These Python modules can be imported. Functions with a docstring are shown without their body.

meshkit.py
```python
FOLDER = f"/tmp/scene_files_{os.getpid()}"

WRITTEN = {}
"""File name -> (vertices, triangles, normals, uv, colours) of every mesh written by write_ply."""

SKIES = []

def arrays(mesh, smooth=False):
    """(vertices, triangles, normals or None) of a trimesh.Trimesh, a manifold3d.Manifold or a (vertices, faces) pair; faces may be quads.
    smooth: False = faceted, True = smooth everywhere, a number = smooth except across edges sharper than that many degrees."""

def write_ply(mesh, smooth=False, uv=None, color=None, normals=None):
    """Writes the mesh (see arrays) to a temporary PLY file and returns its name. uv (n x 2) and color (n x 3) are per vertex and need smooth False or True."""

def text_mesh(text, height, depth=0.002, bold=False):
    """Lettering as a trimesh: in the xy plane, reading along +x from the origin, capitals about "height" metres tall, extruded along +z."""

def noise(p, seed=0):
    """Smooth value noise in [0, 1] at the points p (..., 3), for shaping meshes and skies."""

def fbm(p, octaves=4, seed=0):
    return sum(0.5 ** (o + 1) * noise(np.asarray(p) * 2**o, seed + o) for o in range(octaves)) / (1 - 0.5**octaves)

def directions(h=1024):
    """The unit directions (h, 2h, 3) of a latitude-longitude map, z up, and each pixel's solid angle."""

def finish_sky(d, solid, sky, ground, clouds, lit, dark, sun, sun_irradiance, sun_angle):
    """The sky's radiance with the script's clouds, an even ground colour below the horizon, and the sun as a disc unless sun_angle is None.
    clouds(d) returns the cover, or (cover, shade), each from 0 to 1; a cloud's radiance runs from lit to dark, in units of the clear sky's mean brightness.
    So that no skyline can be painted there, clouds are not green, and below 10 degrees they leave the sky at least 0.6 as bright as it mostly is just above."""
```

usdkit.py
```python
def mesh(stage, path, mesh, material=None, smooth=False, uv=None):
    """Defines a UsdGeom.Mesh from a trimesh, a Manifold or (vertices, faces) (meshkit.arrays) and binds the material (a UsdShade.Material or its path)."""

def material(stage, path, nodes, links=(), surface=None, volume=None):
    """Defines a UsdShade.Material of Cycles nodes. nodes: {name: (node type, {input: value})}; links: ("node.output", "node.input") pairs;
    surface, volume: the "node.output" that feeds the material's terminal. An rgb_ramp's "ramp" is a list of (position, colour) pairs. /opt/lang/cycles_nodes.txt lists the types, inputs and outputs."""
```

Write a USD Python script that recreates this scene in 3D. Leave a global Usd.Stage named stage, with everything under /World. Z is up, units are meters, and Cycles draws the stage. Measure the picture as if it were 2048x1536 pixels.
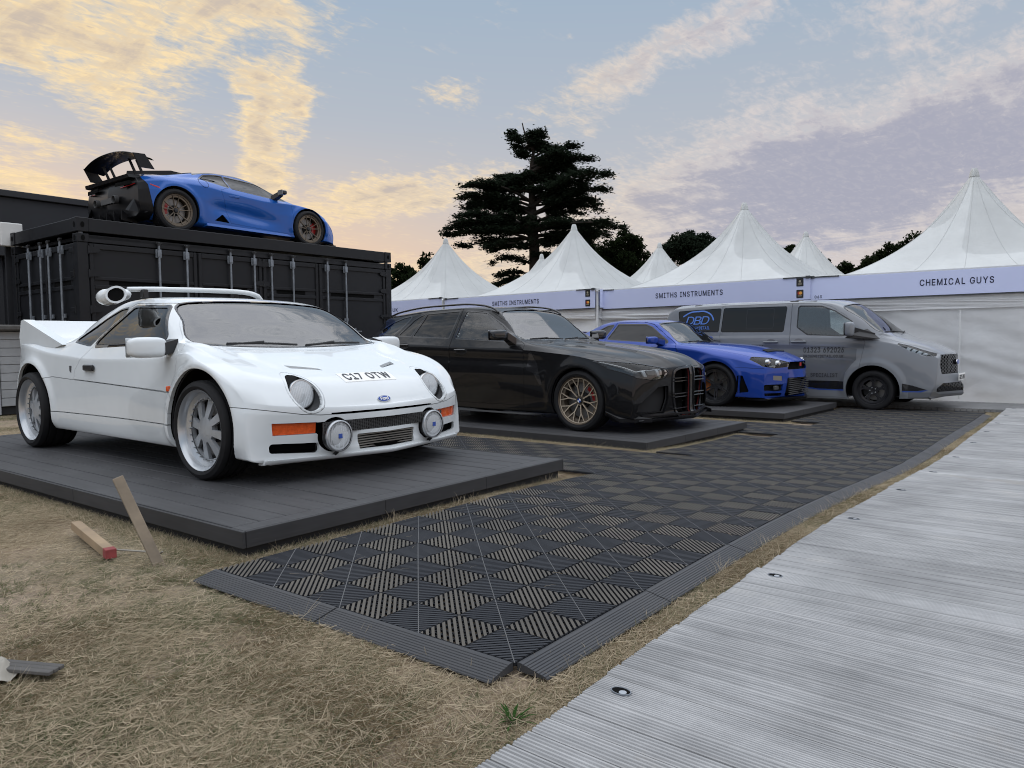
import math, random, sys
sys.path.insert(0, '/opt/lang')
import numpy as np, trimesh, manifold3d as m3, usdkit, meshkit
from shapely import geometry as sg, affinity as sa, ops as so
from scipy.interpolate import PchipInterpolator, Akima1DInterpolator
from pxr import Usd, UsdGeom, UsdLux, UsdShade, Gf, Sdf, Vt
random.seed(7); RNG = np.random.default_rng(7)
stage = Usd.Stage.CreateInMemory()
UsdGeom.SetStageUpAxis(stage, 'Z'); UsdGeom.SetStageMetersPerUnit(stage, 1.0)
UsdGeom.Xform.Define(stage, '/World'); UsdGeom.Scope.Define(stage, '/World/Looks')
PI = math.pi
# ------------------------------------------------------------------ camera, sky, sun
EYE = np.array([0, 0, 0.95]); HEAD = math.radians(39.9); PITCH = math.radians(3.17); ROLL = 0.013
fh = np.array([math.cos(HEAD), math.sin(HEAD), 0]); r0 = np.array([math.sin(HEAD), -math.cos(HEAD), 0]); zz = np.array([0, 0, 1.0])
fw = fh * math.cos(PITCH) - zz * math.sin(PITCH); u1 = fh * math.sin(PITCH) + zz * math.cos(PITCH)
rt = r0 * math.cos(ROLL) - u1 * math.sin(ROLL); up = r0 * math.sin(ROLL) + u1 * math.cos(ROLL)
cam = UsdGeom.Camera.Define(stage, '/World/camera')
cam.AddTransformOp().Set(Gf.Matrix4d(*rt, 0, *up, 0, *(-fw), 0, *EYE, 1))
cam.CreateHorizontalApertureAttr(36.0); cam.CreateVerticalApertureAttr(27.0); cam.CreateFocalLengthAttr(1515 / 2048 * 36)
cam.CreateClippingRangeAttr(Gf.Vec2f(0.05, 5000)); cam.CreateExposureAttr(0.45)
SUN_AZ, SUN_EL = math.radians(84), math.radians(2.5)     # towards the sun, azimuth from +x
sun_dir = np.array([math.cos(SUN_AZ) * math.cos(SUN_EL), math.sin(SUN_AZ) * math.cos(SUN_EL), math.sin(SUN_EL)])
SKY_K = 0.1

def sky_material():
    N = {}; L = []
    def n(name, kind, **kw): N[name] = (kind, kw)
    def l(a, b): L.append((a, b))
    n('tc', 'texture_coordinate'); n('nrm', 'vector_math', math_type='normalize'); l('tc.generated', 'nrm.vector1')
    n('sep', 'separate_xyz'); l('nrm.vector', 'sep.vector')
    n('sky', 'sky_texture', sky_type='single_scattering', sun_disc=False, sun_elevation=SUN_EL, sun_rotation=math.atan2(sun_dir[0], sun_dir[1]), air_density=1.0, aerosol_density=1.2, ozone_density=1.5)
    # flat cloud-layer coordinates
    n('zc', 'math', math_type='add', value2=0.13); l('sep.z', 'zc.value1')
    n('zc2', 'math', math_type='maximum', value2=0.05); l('zc.value', 'zc2.value1')
    n('qx', 'math', math_type='divide'); l('sep.x', 'qx.value1'); l('zc2.value', 'qx.value2')
    n('qy', 'math', math_type='divide'); l('sep.y', 'qy.value1'); l('zc2.value', 'qy.value2')
    n('q', 'combine_xyz'); l('qx.value', 'q.x'); l('qy.value', 'q.y')
    # azimuth / elevation in degrees
    n('at', 'math', math_type='arctan2'); l('sep.y', 'at.value1'); l('sep.x', 'at.value2')
    n('azd', 'math', math_type='multiply', value2=180 / PI); l('at.value', 'azd.value1')
    n('as', 'math', math_type='arcsine'); l('sep.z', 'as.value1')
    n('eld', 'math', math_type='multiply', value2=180 / PI); l('as.value', 'eld.value1')
    n('ae', 'combine_xyz'); l('azd.value', 'ae.x'); l('eld.value', 'ae.y')
    # warp
    n('wn', 'noise_texture', scale=0.13, detail=5, roughness=0.6); l('ae.vector', 'wn.vector')
    n('ws', 'vector_math', math_type='subtract', vector2=(0.5, 0.5, 0.5)); l('wn.color', 'ws.vector1')
    n('wm', 'vector_math', math_type='multiply', vector2=(11, 7, 0)); l('ws.vector', 'wm.vector1')
    n('aw', 'vector_math', math_type='add'); l('ae.vector', 'aw.vector1'); l('wm.vector', 'aw.vector2')
    # cloud banks: azimuth, elevation, half widths, tilt, weight
    BANKS = [(70, 20, 12, 5.5, -8, 1.0), (60, 23, 7, 5, 0, .95), (57.2, 15, 2.9, 7, 10, 1.0), (74, 8, 7, 6, -20, .95), (48.5, 11, 10, 1.9, 9, .95), (62, 9, 3, 1.5, 0, .5),
             (42, 5, 20, 3.4, 4, .85), (44.8, 18.3, 3, 1.3, 0, .6), (43.5, 24.5, 3.5, 1.5, 0, .25), (27, 20.5, 14, 2.4, 20, .85), (14, 11, 25, 6.5, 9, 1.5), (8, 22, 11, 3.2, 12, .85), (98, 18, 16, 12, 0, .5), (-25, 16, 22, 9, 0, .9), (130, 22, 22, 8, 0, .6), (-80, 25, 30, 10, 0, .7), (-140, 18, 30, 8, 0, .7)]
    prev = None
    for i, (a, e, ra, re, rot, wgt) in enumerate(BANKS):
        n(f'o{i}', 'vector_math', math_type='subtract', vector2=(a, e, 0)); l('aw.vector', f'o{i}.vector1')
        n(f'r{i}', 'vector_rotate', rotate_type='z_axis', angle=math.radians(rot)); l(f'o{i}.vector', f'r{i}.vector')
        n(f's{i}', 'vector_math', math_type='multiply', vector2=(1 / ra, 1 / re, 0)); l(f'r{i}.vector', f's{i}.vector1')
        n(f'd{i}', 'vector_math', math_type='length'); l(f's{i}.vector', f'd{i}.vector1')
        n(f'm{i}', 'map_range', range_type='smoothstep', from_min=1.5, from_max=0.0, to_min=0, to_max=wgt, clamp=True); l(f'd{i}.value', f'm{i}.value')
        if prev:
            n(f'x{i}', 'math', math_type='maximum'); l(prev, f'x{i}.value1'); l(f'm{i}.result', f'x{i}.value2'); prev = f'x{i}.value'
        else: prev = f'm{i}.result'
    # thin bright cloud deck added above the view to raise the light below
    n('hi', 'map_range', range_type='smoothstep', from_min=25, from_max=48, to_min=0, to_max=0.95, clamp=True); l('eld.value', 'hi.value')
    n('hix', 'math', math_type='maximum'); l(prev, 'hix.value1'); l('hi.result', 'hix.value2'); prev = 'hix.value'
    # ripples (altocumulus) in the layer plane, and soft billows
    n('qr', 'mapping', mapping_type='point', rotation=(0, 0, 0.5), scale=(1.0, 1.9, 1)); l('q.vector', 'qr.vector')
    n('rip', 'noise_texture', scale=19, detail=5, roughness=0.66, distortion=0.5); l('qr.vector', 'rip.vector')
    n('bil', 'noise_texture', scale=3.2, detail=7, roughness=0.62, distortion=0.25); l('qr.vector', 'bil.vector')
    n('big', 'noise_texture', scale=0.9, detail=4, roughness=0.55); l('q.vector', 'big.vector')
    n('str', 'mapping', mapping_type='point', rotation=(0, 0, -0.35), scale=(2.2, 0.75, 1)); l('q.vector', 'str.vector')
    n('wsp', 'noise_texture', scale=2.6, detail=8, roughness=0.66, distortion=0.9); l('str.vector', 'wsp.vector')
    n('e0', 'math', math_type='multiply_add', value2=1.25, value3=-0.62); l('rip.fac', 'e0.value1')
    n('e1', 'math', math_type='multiply_add', value2=1.3); l('bil.fac', 'e1.value1'); l('e0.value', 'e1.value3')
    n('e2', 'math', math_type='multiply_add', value2=1.1, value3=-1.2); l('wsp.fac', 'e2.value1')
    n('e4', 'math', math_type='add'); l('e1.value', 'e4.value1'); l('e2.value', 'e4.value2')
    n('e3', 'math', math_type='add'); l(prev, 'e3.value1'); l('e4.value', 'e3.value2')
    n('cov', 'map_range', range_type='smoothstep', from_min=0.22, from_max=1.05, to_min=0, to_max=0.97, clamp=True); l('e3.value', 'cov.value')
    # tints: warm towards the sun, lavender away from it; thin bright crests, thick shaded bodies
    n('sdot', 'vector_math', math_type='dot_product', vector2=tuple(sun_dir)); l('nrm.vector', 'sdot.vector1')
    n('warm', 'map_range', range_type='smoothstep', from_min=0.45, from_max=0.97, to_min=0, to_max=1, clamp=True); l('sdot.value', 'warm.value')
    n('lit', 'mix_color', a=(0.50, 0.465, 0.46), b=(0.76, 0.58, 0.32)); l('warm.result', 'lit.fac')
    n('lit2', 'mix_color', b=(1.10, 1.13, 1.18)); l('hi.result', 'lit2.fac'); l('lit.result', 'lit2.a')
    n('shd', 'mix_color', a=(0.29, 0.295, 0.36), b=(0.42, 0.36, 0.315)); l('warm.result', 'shd.fac')
    n('thk', 'map_range', range_type='smoothstep', from_min=0.55, from_max=1.25, to_min=0, to_max=1, clamp=True); l('e3.value', 'thk.value')
    n('crest', 'map_range', range_type='smoothstep', from_min=0.44, from_max=0.68, to_min=0, to_max=0.8, clamp=True); l('rip.fac', 'crest.value')
    n('deep', 'map_range', range_type='smoothstep', from_min=0.75, from_max=1.25, to_min=1, to_max=0.22, clamp=True); l('e3.value', 'deep.value')
    n('cr2', 'math', math_type='multiply'); l('crest.result', 'cr2.value1'); l('deep.result', 'cr2.value2')
    n('t2', 'math', math_type='subtract', use_clamp=True); l('thk.result', 't2.value1'); l('cr2.value', 't2.value2')
    n('cc', 'mix_color'); l('t2.value', 'cc.fac'); l('lit2.result', 'cc.a'); l('shd2.result', 'cc.b')
    n('shd2', 'mix_color', b=(0.82, 0.86, 0.95)); l('hi.result', 'shd2.fac'); l('shd.result', 'shd2.a')
    # clear sky between, with the pale veil low down
    n('sk', 'vector_math', math_type='scale', scale=CLEAR_K); l('sky.color', 'sk.vector1')
    n('ramp', 'rgb_ramp', ramp=[(0, (0.58, 0.46, 0.42)), (0.05, (0.52, 0.45, 0.44)), (0.13, (0.42, 0.43, 0.47)), (0.26, (0.31, 0.385, 0.48)), (1, (0.33, 0.40, 0.52))])
    n('ef', 'math', math_type='divide', value2=90); l('eld.value', 'ef.value1'); l('ef.value', 'ramp.fac')
    n('hz', 'mix_color', fac=VEIL); l('sk.vector', 'hz.a'); l('ramp.color', 'hz.b')
    n('glow', 'map_range', range_type='smoothstep', from_min=0.58, from_max=1.0, to_min=0, to_max=1, clamp=True); l('sdot.value', 'glow.value')
    n('elg', 'map_range', range_type='smoothstep', from_min=17, from_max=0, to_min=0, to_max=1, clamp=True); l('eld.value', 'elg.value')
    n('gg', 'math', math_type='multiply', use_clamp=True); l('glow.result', 'gg.value1'); l('elg.result', 'gg.value2')
    n('hg', 'mix_color', b=(0.78, 0.50, 0.26)); l('gg.value', 'hg.fac'); l('hz.result', 'hg.a')
    n('fin', 'mix_color'); l('cov.result', 'fin.fac'); l('hg.result', 'fin.a'); l('cc.result', 'fin.b')
    n('up', 'vector_math', math_type='scale', scale=1 / SKY_K); l('fin.result', 'up.vector1')
    n('bg', 'background_shader', strength=SKY_K); l('up.vector', 'bg.color')
    return usdkit.material(stage, '/World/Looks/sky_light', N, L, surface='bg.background')
CLEAR_K, VEIL = 0.08, 0.85
dome = UsdLux.DomeLight.Define(stage, '/World/sky')
UsdShade.MaterialBindingAPI.Apply(dome.GetPrim()).Bind(sky_material())
dome.GetPrim().SetCustomDataByKey('kind', 'structure')
sun = UsdLux.DistantLight.Define(stage, '/World/sun')
sun.CreateIntensityAttr(0.12); sun.CreateAngleAttr(10.0); sun.CreateColorAttr(Gf.Vec3f(1, 0.72, 0.45)); sun.CreateNormalizeAttr(True)
_z = sun_dir; _x = np.cross([0, 0, 1.0], _z); _x /= np.linalg.norm(_x); _y = np.cross(_z, _x)
sun.AddTransformOp().Set(Gf.Matrix4d(*_x, 0, *_y, 0, *_z, 0, 0, 0, 0, 1))
# ------------------------------------------------------------------ helpers
_used = {}
def path_for(parent, name):
    base = (parent or '/World') + '/' + name
    k = _used.get(base, 0); _used[base] = k + 1
    return base if k == 0 else f'{base}_{k:03d}'
def say(prim, label=None, cat=None, group=None, kind=None):
    for key, v in (('label', label), ('category', cat), ('group', group), ('kind', kind)):
        if v: prim.SetCustomDataByKey(key, v)
def thing(name, label, cat, loc=(0, 0, 0), rz=0.0, group=None, kind=None, ry=0.0, rx=0.0):
    p = path_for(None, name); x = UsdGeom.Xform.Define(stage, p)
    x.AddTranslateOp().Set(Gf.Vec3d(*map(float, loc)))
    if rz: x.AddRotateZOp().Set(math.degrees(rz))
    if ry: x.AddRotateYOp().Set(math.degrees(ry))
    if rx: x.AddRotateXOp().Set(math.degrees(rx))
    say(x.GetPrim(), label, cat, group, kind); return p
def part(parent, name, mesh, mat, smooth=False, label=None, kind=None, cat=None, group=None):
    if isinstance(mesh, list): mesh = cat_(mesh)
    p = path_for(parent, name); m = usdkit.mesh(stage, p, mesh, mat, smooth)
    say(m.GetPrim(), label, cat, group, kind); return p
def cat_(ms): return trimesh.util.concatenate([to_tri(m) for m in ms])
def to_tri(m):
    if isinstance(m, trimesh.Trimesh): return m
    if isinstance(m, list): return cat_(m)
    v, f, _ = meshkit.arrays(m); return trimesh.Trimesh(v, f, process=False)
def box(x0, x1, y0, y1, z0, z1):
    b = trimesh.creation.box([x1 - x0, y1 - y0, z1 - z0]); b.apply_translation([(x0 + x1) / 2, (y0 + y1) / 2, (z0 + z1) / 2]); return b
def bevel_box(x0, x1, y0, y1, z0, z1, r=0.006):
    c = np.array([[x, y, z] for x in (x0, x1) for y in (y0, y1) for z in (z0, z1)], float)
    mid = np.array([(x0 + x1) / 2, (y0 + y1) / 2, (z0 + z1) / 2]); pts = []
    for q in c:
        s = np.sign(q - mid)
        for k in range(3):
            o = -s * r; o[k] = 0; pts.append(q + o)
    return trimesh.convex.convex_hull(np.array(pts))
def hull(pts): return trimesh.convex.convex_hull(np.asarray(pts, float))
def cyl(p, q, r, n=12, r2=None):
    p, q = np.asarray(p, float), np.asarray(q, float); d = q - p; L = np.linalg.norm(d); d = d / L
    a = np.cross(d, [0, 0, 1.0] if abs(d[2]) < .9 else [1.0, 0, 0]); a /= np.linalg.norm(a); b = np.cross(d, a)
    t = np.arange(n) / n * 2 * PI; ring = np.outer(np.cos(t), a) + np.outer(np.sin(t), b); r2 = r if r2 is None else r2
    v = np.vstack([p + ring * r, q + ring * r2, [p], [q]]); f = []
    for i in range(n):
        j = (i + 1) % n; f += [[i, j, n + j], [i, n + j, n + i], [2 * n, j, i], [2 * n + 1, n + i, n + j]]
    return trimesh.Trimesh(v, f, process=False)
def tube(pts, r, n=8, closed=False, sx=1.0):
    pts = np.asarray(pts, float); N = len(pts); rr = np.broadcast_to(np.asarray(r, float), N)
    T = np.gradient(pts, axis=0) if not closed else np.roll(pts, -1, 0) - np.roll(pts, 1, 0)
    T /= np.maximum(np.linalg.norm(T, axis=1, keepdims=True), 1e-9)
    a = np.cross(T[0], [0, 0, 1.0] if abs(T[0][2]) < .9 else [1.0, 0, 0]); V = []
    th = np.arange(n) / n * 2 * PI
    for i in range(N):
        a = a - T[i] * (a @ T[i]); a /= np.linalg.norm(a); b = np.cross(T[i], a)
        V.append(pts[i] + rr[i] * (np.outer(np.cos(th), a) * sx + np.outer(np.sin(th), b)))
    V = np.vstack(V); F = []
    for i in range(N if closed else N - 1):
        i2 = (i + 1) % N
        for k in range(n):
            k2 = (k + 1) % n; F += [[i * n + k, i * n + k2, i2 * n + k2], [i * n + k, i2 * n + k2, i2 * n + k]]
    if not closed:
        c0, c1 = len(V), len(V) + 1; V = np.vstack([V, pts[:1], pts[-1:]])
        for k in range(n):
            k2 = (k + 1) % n; F += [[c0, k2, k], [c1, (N - 1) * n + k, (N - 1) * n + k2]]
    return trimesh.Trimesh(V, F, process=False)
def lathe(prof, n=48, axis='y'):
    """prof: (radius, axial) pairs; turned about the axis."""
    prof = np.asarray(prof, float); t = np.arange(n) / n * 2 * PI; V = []
    for r, a in prof: V.append(np.stack([r * np.cos(t), np.full(n, a), r * np.sin(t)], 1))
    V = np.vstack(V); F = []
    for i in range(len(prof) - 1):
        for k in range(n):
            k2 = (k + 1) % n; F += [[i * n + k, (i + 1) * n + k, (i + 1) * n + k2], [i * n + k, (i + 1) * n + k2, i * n + k2]]
    m = trimesh.Trimesh(V, F, process=False); return m
def extrude(poly, h):
    polys = getattr(poly, 'geoms', [poly]); out = []
    for g in polys:
        if g.area > 1e-9: out.append(trimesh.creation.extrude_polygon(g, h, engine='earcut'))
    return cat_(out)
def framed(mesh, o, ex, ey, ez):
    """moves a mesh from local xyz into the frame o, ex, ey, ez"""
    m = to_tri(mesh).copy(); v = m.vertices
    M = np.stack([ex, ey, ez], 1).astype(float); m.vertices = v @ M.T + np.asarray(o, float)
    if np.linalg.det(M) < 0: m.invert()
    return m
def grid_mesh(P, flip=False):
    n, m = P.shape[:2]; i = np.arange(n * m).reshape(n, m)
    q = np.stack([i[:-1, :-1], i[1:, :-1], i[1:, 1:], i[:-1, 1:]], -1).reshape(-1, 4)
    f = np.vstack([q[:, [0, 1, 2]], q[:, [0, 2, 3]]])
    if flip: f = f[:, ::-1]
    return trimesh.Trimesh(P.reshape(-1, 3), f, process=False)
def spl(pts, n=40, closed=False):
    pts = np.asarray(pts, float); d = np.r_[0, np.cumsum(np.maximum(np.linalg.norm(np.diff(pts, axis=0), axis=1), 1e-6))]
    return PchipInterpolator(d, pts, axis=0)(np.linspace(0, d[-1], n))
def sm(a, b, x):
    t = np.clip((np.asarray(x, float) - a) / (b - a), 0, 1); return t * t * (3 - 2 * t)
def letters(text, h, width=None, gap=.28, bold=True, depth=.002):
    x = 0; out = []
    for ch in text:
        if ch == ' ': x += h * .55; continue
        m = meshkit.text_mesh(ch, h, depth, bold); w = m.bounds[1][0] - m.bounds[0][0]; m.vertices[:, 0] += x - m.bounds[0][0]; out.append(m); x += w + h * gap
    m = cat_(out)
    if width: m.vertices[:, 0] *= width / m.bounds[1][0]
    return m
# ------------------------------------------------------------------ materials
MAT = {}
def mat(name, color, rough=0.5, metal=0.0, coat=0.0, spec=0.5, noise=None, bump=None, **kw):
    """noise: (scale, spread, second colour or None); bump: (scale, distance)"""
    N = {'p': ('principled_bsdf', dict(base_color=tuple(color), roughness=rough, metallic=metal, coat_weight=coat, specular_ior_level=spec, **kw))}; L = []
    if noise or bump: N['tc'] = ('texture_coordinate', {})
    if noise:
        sc, spread, c2 = noise; c2 = c2 or tuple(min(1, c * (1 + spread)) for c in color); c1 = tuple(c * (1 - spread) for c in color) if noise[2] is None else color
        N['nz'] = ('noise_texture', dict(scale=sc, detail=5, roughness=0.6)); N['nr'] = ('rgb_ramp', {'ramp': [(0.3, tuple(c1)), (0.7, tuple(c2))]})
        L += [('tc.object', 'nz.vector'), ('nz.fac', 'nr.fac'), ('nr.color', 'p.base_color')]
        N['rr'] = ('map_range', dict(from_min=0.3, from_max=0.7, to_min=rough * 0.85, to_max=min(1, rough * 1.15), clamp=True)); L += [('nz.fac', 'rr.value'), ('rr.result', 'p.roughness')]
    if bump:
        N['bn'] = ('noise_texture', dict(scale=bump[0], detail=4, roughness=0.6)); N['bm'] = ('bump', dict(strength=1.0, distance=bump[1]))
        L += [('tc.object', 'bn.vector'), ('bn.fac', 'bm.height'), ('bm.normal', 'p.normal')]
    MAT[name] = usdkit.material(stage, '/World/Looks/' + name, N, L, surface='p.BSDF'); return MAT[name]
def paint(name, color, coat=1.0, rough=0.32, metal=0.0):
    mat(name, color, rough=rough, metal=metal, coat=coat, coat_roughness=0.015, spec=0.12, noise=(2.0, 0.03, None))
paint('white_paint', (0.62, 0.65, 0.66)); paint('black_paint', (0.0035, 0.0035, 0.004), coat=.62); paint('blue_paint', (0.010, 0.04, 0.24), metal=0.3)
paint('sky_blue_paint', (0.008, 0.075, 0.31), metal=0.35); paint('grey_paint', (0.17, 0.18, 0.195)); paint('dark_grey_wrap', (0.105, 0.11, 0.12))
mat('gloss_black', (0.008, 0.008, 0.009), rough=0.12, coat=0.6); mat('satin_black', (0.012, 0.012, 0.013), rough=0.4); mat('matt_black', (0.012, 0.012, 0.013), rough=0.75)
mat('tail_black', (0.004, 0.004, 0.0045), rough=0.28, spec=.3); mat('void_black', (0.004, 0.004, 0.004), rough=0.95, spec=0.1)
mat('tyre_rubber', (0.010, 0.010, 0.011), rough=0.6, spec=.25, noise=(18, 0.3, None), bump=(60, 0.0006))
mat('alloy_silver', (0.40, 0.42, 0.44), rough=0.36, metal=0.55, noise=(12, 0.08, None)); mat('polished_lip', (0.50, 0.52, 0.54), rough=0.26, metal=0.75)
mat('bronze_alloy', (0.56, 0.47, 0.36), rough=0.32, metal=0.6); mat('dark_bronze', (0.16, 0.13, 0.10), rough=0.35, metal=0.75)
mat('black_alloy', (0.014, 0.014, 0.016), rough=0.28, metal=0.3, coat=0.4); mat('disc_steel', (0.28, 0.27, 0.26), rough=0.4, metal=1.0); mat('chrome', (0.75, 0.76, 0.77), rough=0.08, metal=1.0)
mat('caliper_red', (0.35, 0.012, 0.012), rough=0.35, coat=0.5); mat('caliper_copper', (0.45, 0.14, 0.04), rough=0.4); mat('amber_lens', (0.62, 0.085, 0.012), rough=0.14, coat=1.0, noise=(60, 0.2, None)); mat('red_lens', (0.4, 0.01, 0.01), rough=0.15, coat=1.0)
mat('red_edge', (0.10, 0.01, 0.01), rough=0.4); mat('red_leather', (0.34, 0.03, 0.03), rough=0.6); mat('seat_dark', (0.02, 0.02, 0.022), rough=0.7); mat('pale_trim', (0.45, 0.45, 0.44), rough=0.7)
mat('plate_white', (0.78, 0.78, 0.76), rough=0.4); mat('ink_black', (0.012, 0.012, 0.014), rough=0.5); mat('badge_blue', (0.02, 0.06, 0.28), rough=0.25, coat=0.5); mat('print_blue', (0.10, 0.22, 0.62), rough=0.4); mat('print_grey', (0.035, 0.038, 0.043), rough=0.5)
mat('mesh_grey', (0.05, 0.05, 0.05), rough=0.5); mat('core_metal', (0.25, 0.24, 0.22), rough=0.45, metal=0.8)
mat('carbon_black', (0.006, 0.006, 0.007), rough=0.3, spec=.35)
mat('container_paint', (0.008, 0.0085, 0.010), rough=0.4, spec=.3, noise=(1.3, 0.25, None), bump=(1.1, 0.006)); mat('building_black', (0.012, 0.0125, 0.015), rough=0.55, noise=(0.7, 0.2, None))
mat('galvanised', (0.20, 0.22, 0.245), rough=0.42, metal=0.6, noise=(14, 0.25, None)); mat('box_grey', (0.62, 0.62, 0.60), rough=0.6, noise=(4, 0.06, None))
mat('planter_board', (0.33, 0.34, 0.35), rough=0.7, noise=(5, 0.12, None)); mat('planter_top', (0.085, 0.08, 0.075), rough=0.75, noise=(9, 0.25, None))
mat('rubber_rib', (0.024, 0.0245, 0.027), rough=0.55, noise=(3, 0.35, (0.042, 0.042, 0.042)), bump=(90, 0.0006)); mat('rubber_ramp', (0.022, 0.023, 0.026), rough=0.5, noise=(5, 0.3, (0.042, 0.042, 0.044)))
for _n, _a, _b in (('rubber_rib', (.016, .018, .023), (.027, .029, .034)), ('rubber_rib_dusty_lit', (.066, .060, .051), (.108, .097, .080))):  # dusty rubber, with each quadrant's shading from the view put into its colour
    MAT[_n] = usdkit.material(stage, '/World/Looks/' + _n + '_baked', {'g': ('geometry', {}), 'sx': ('separate_xyz', {}), 'm': ('map_range', dict(from_min=.6, from_max=.98, to_min=0, to_max=1, clamp=True)), 'n': ('noise_texture', dict(scale=2.2, detail=5, roughness=.6)), 'nr': ('rgb_ramp', {'ramp': [(.35, _a), (.65, _b)]}), 'x': ('mix_color', dict(a=(.012, .013, .016))), 'p': ('principled_bsdf', dict(roughness=.55, specular_ior_level=.3))}, [('g.true_normal', 'sx.vector'), ('sx.z', 'm.value'), ('g.position', 'n.vector'), ('n.fac', 'nr.fac'), ('m.result', 'x.fac'), ('nr.color', 'x.b'), ('x.result', 'p.base_color')], surface='p.BSDF')
mat('seam_line', (0.16, 0.16, 0.16), rough=0.6)
mat('pole_white', (0.62, 0.63, 0.63), rough=0.45); mat('gutter_dark', (0.05, 0.055, 0.06), rough=0.6); mat('banner', (0.56, 0.61, 0.84), rough=0.55, noise=(0.7, 0.03, None)); mat('banner_ink', (0.02, 0.025, 0.06), rough=0.6)
mat('sign_red', (0.42, 0.05, 0.02), rough=0.5); mat('sign_amber', (0.75, 0.35, 0.06), rough=0.5); mat('sign_gold', (0.35, 0.32, 0.24), rough=0.5)
mat('stake_wood', (0.20, 0.16, 0.115), rough=0.75, noise=(7, 0.3, None), bump=(40, 0.002)); mat('fresh_wood', (0.33, 0.24, 0.15), rough=0.7, noise=(9, 0.22, None)); mat('red_dye', (0.27, 0.05, 0.05), rough=0.7, noise=(20, 0.25, None))
mat('rope', (0.30, 0.28, 0.24), rough=0.9); mat('bark', (0.028, 0.022, 0.017), rough=0.9, noise=(1.5, 0.35, None)); mat('flat_black_strip', (0.02, 0.02, 0.022), rough=0.6)
mat('far_ground', (0.05, 0.048, 0.035), rough=0.95)
def leaf(name, c1, c2, trans=0.2, scale=0.6):
    usd = usdkit.material(stage, '/World/Looks/' + name, {'g': ('geometry', {}), 'r': ('rgb_ramp', {'ramp': [(0, c1), (1, c2)]}), 'd': ('diffuse_bsdf', {'roughness': 0.4}), 't': ('translucent_bsdf', {}), 'm': ('mix_closure', {'fac': trans})},
        [('g.random_per_island', 'r.fac'), ('r.color', 'd.color'), ('r.color', 't.color'), ('d.BSDF', 'm.closure1'), ('t.BSDF', 'm.closure2')], surface='m.closure'); MAT[name] = usd
leaf('cedar_needle', (0.022, 0.032, 0.021), (0.06, 0.076, 0.048), .2); leaf('oak_leaf', (0.018, 0.027, 0.012), (0.05, 0.066, 0.026), .2); leaf('olive_leaf', (0.022, 0.030, 0.014), (0.07, 0.078, 0.035), .2)
leaf('straw', (0.56, 0.47, 0.34), (0.88, 0.78, 0.62), .3); leaf('dry_grass', (0.40, 0.335, 0.23), (0.70, 0.60, 0.45), .3); leaf('green_grass', (0.17, 0.185, 0.10), (0.42, 0.41, 0.27), .3); leaf('weed_green', (0.05, 0.11, 0.03), (0.10, 0.17, 0.06), .3)
leaf('thatch', (0.20, 0.15, 0.09), (0.40, 0.31, 0.20), .1)
def glass(name, tint, ior=1.45, rough=0.0, body=None):
    """thin pane: tinted see-through mixed with a mirror reflection by fresnel"""
    MAT[name] = usdkit.material(stage, '/World/Looks/' + name, {'t': ('transparent_bsdf', {'color': tint}), 'g': ('glossy_bsdf', {'color': (1, 1, 1), 'roughness': rough}), 'f': ('fresnel', {'IOR': ior}), 'm': ('mix_closure', {})},
        [('f.fac', 'm.fac'), ('t.BSDF', 'm.closure1'), ('g.BSDF', 'm.closure2')], surface='m.closure')
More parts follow.
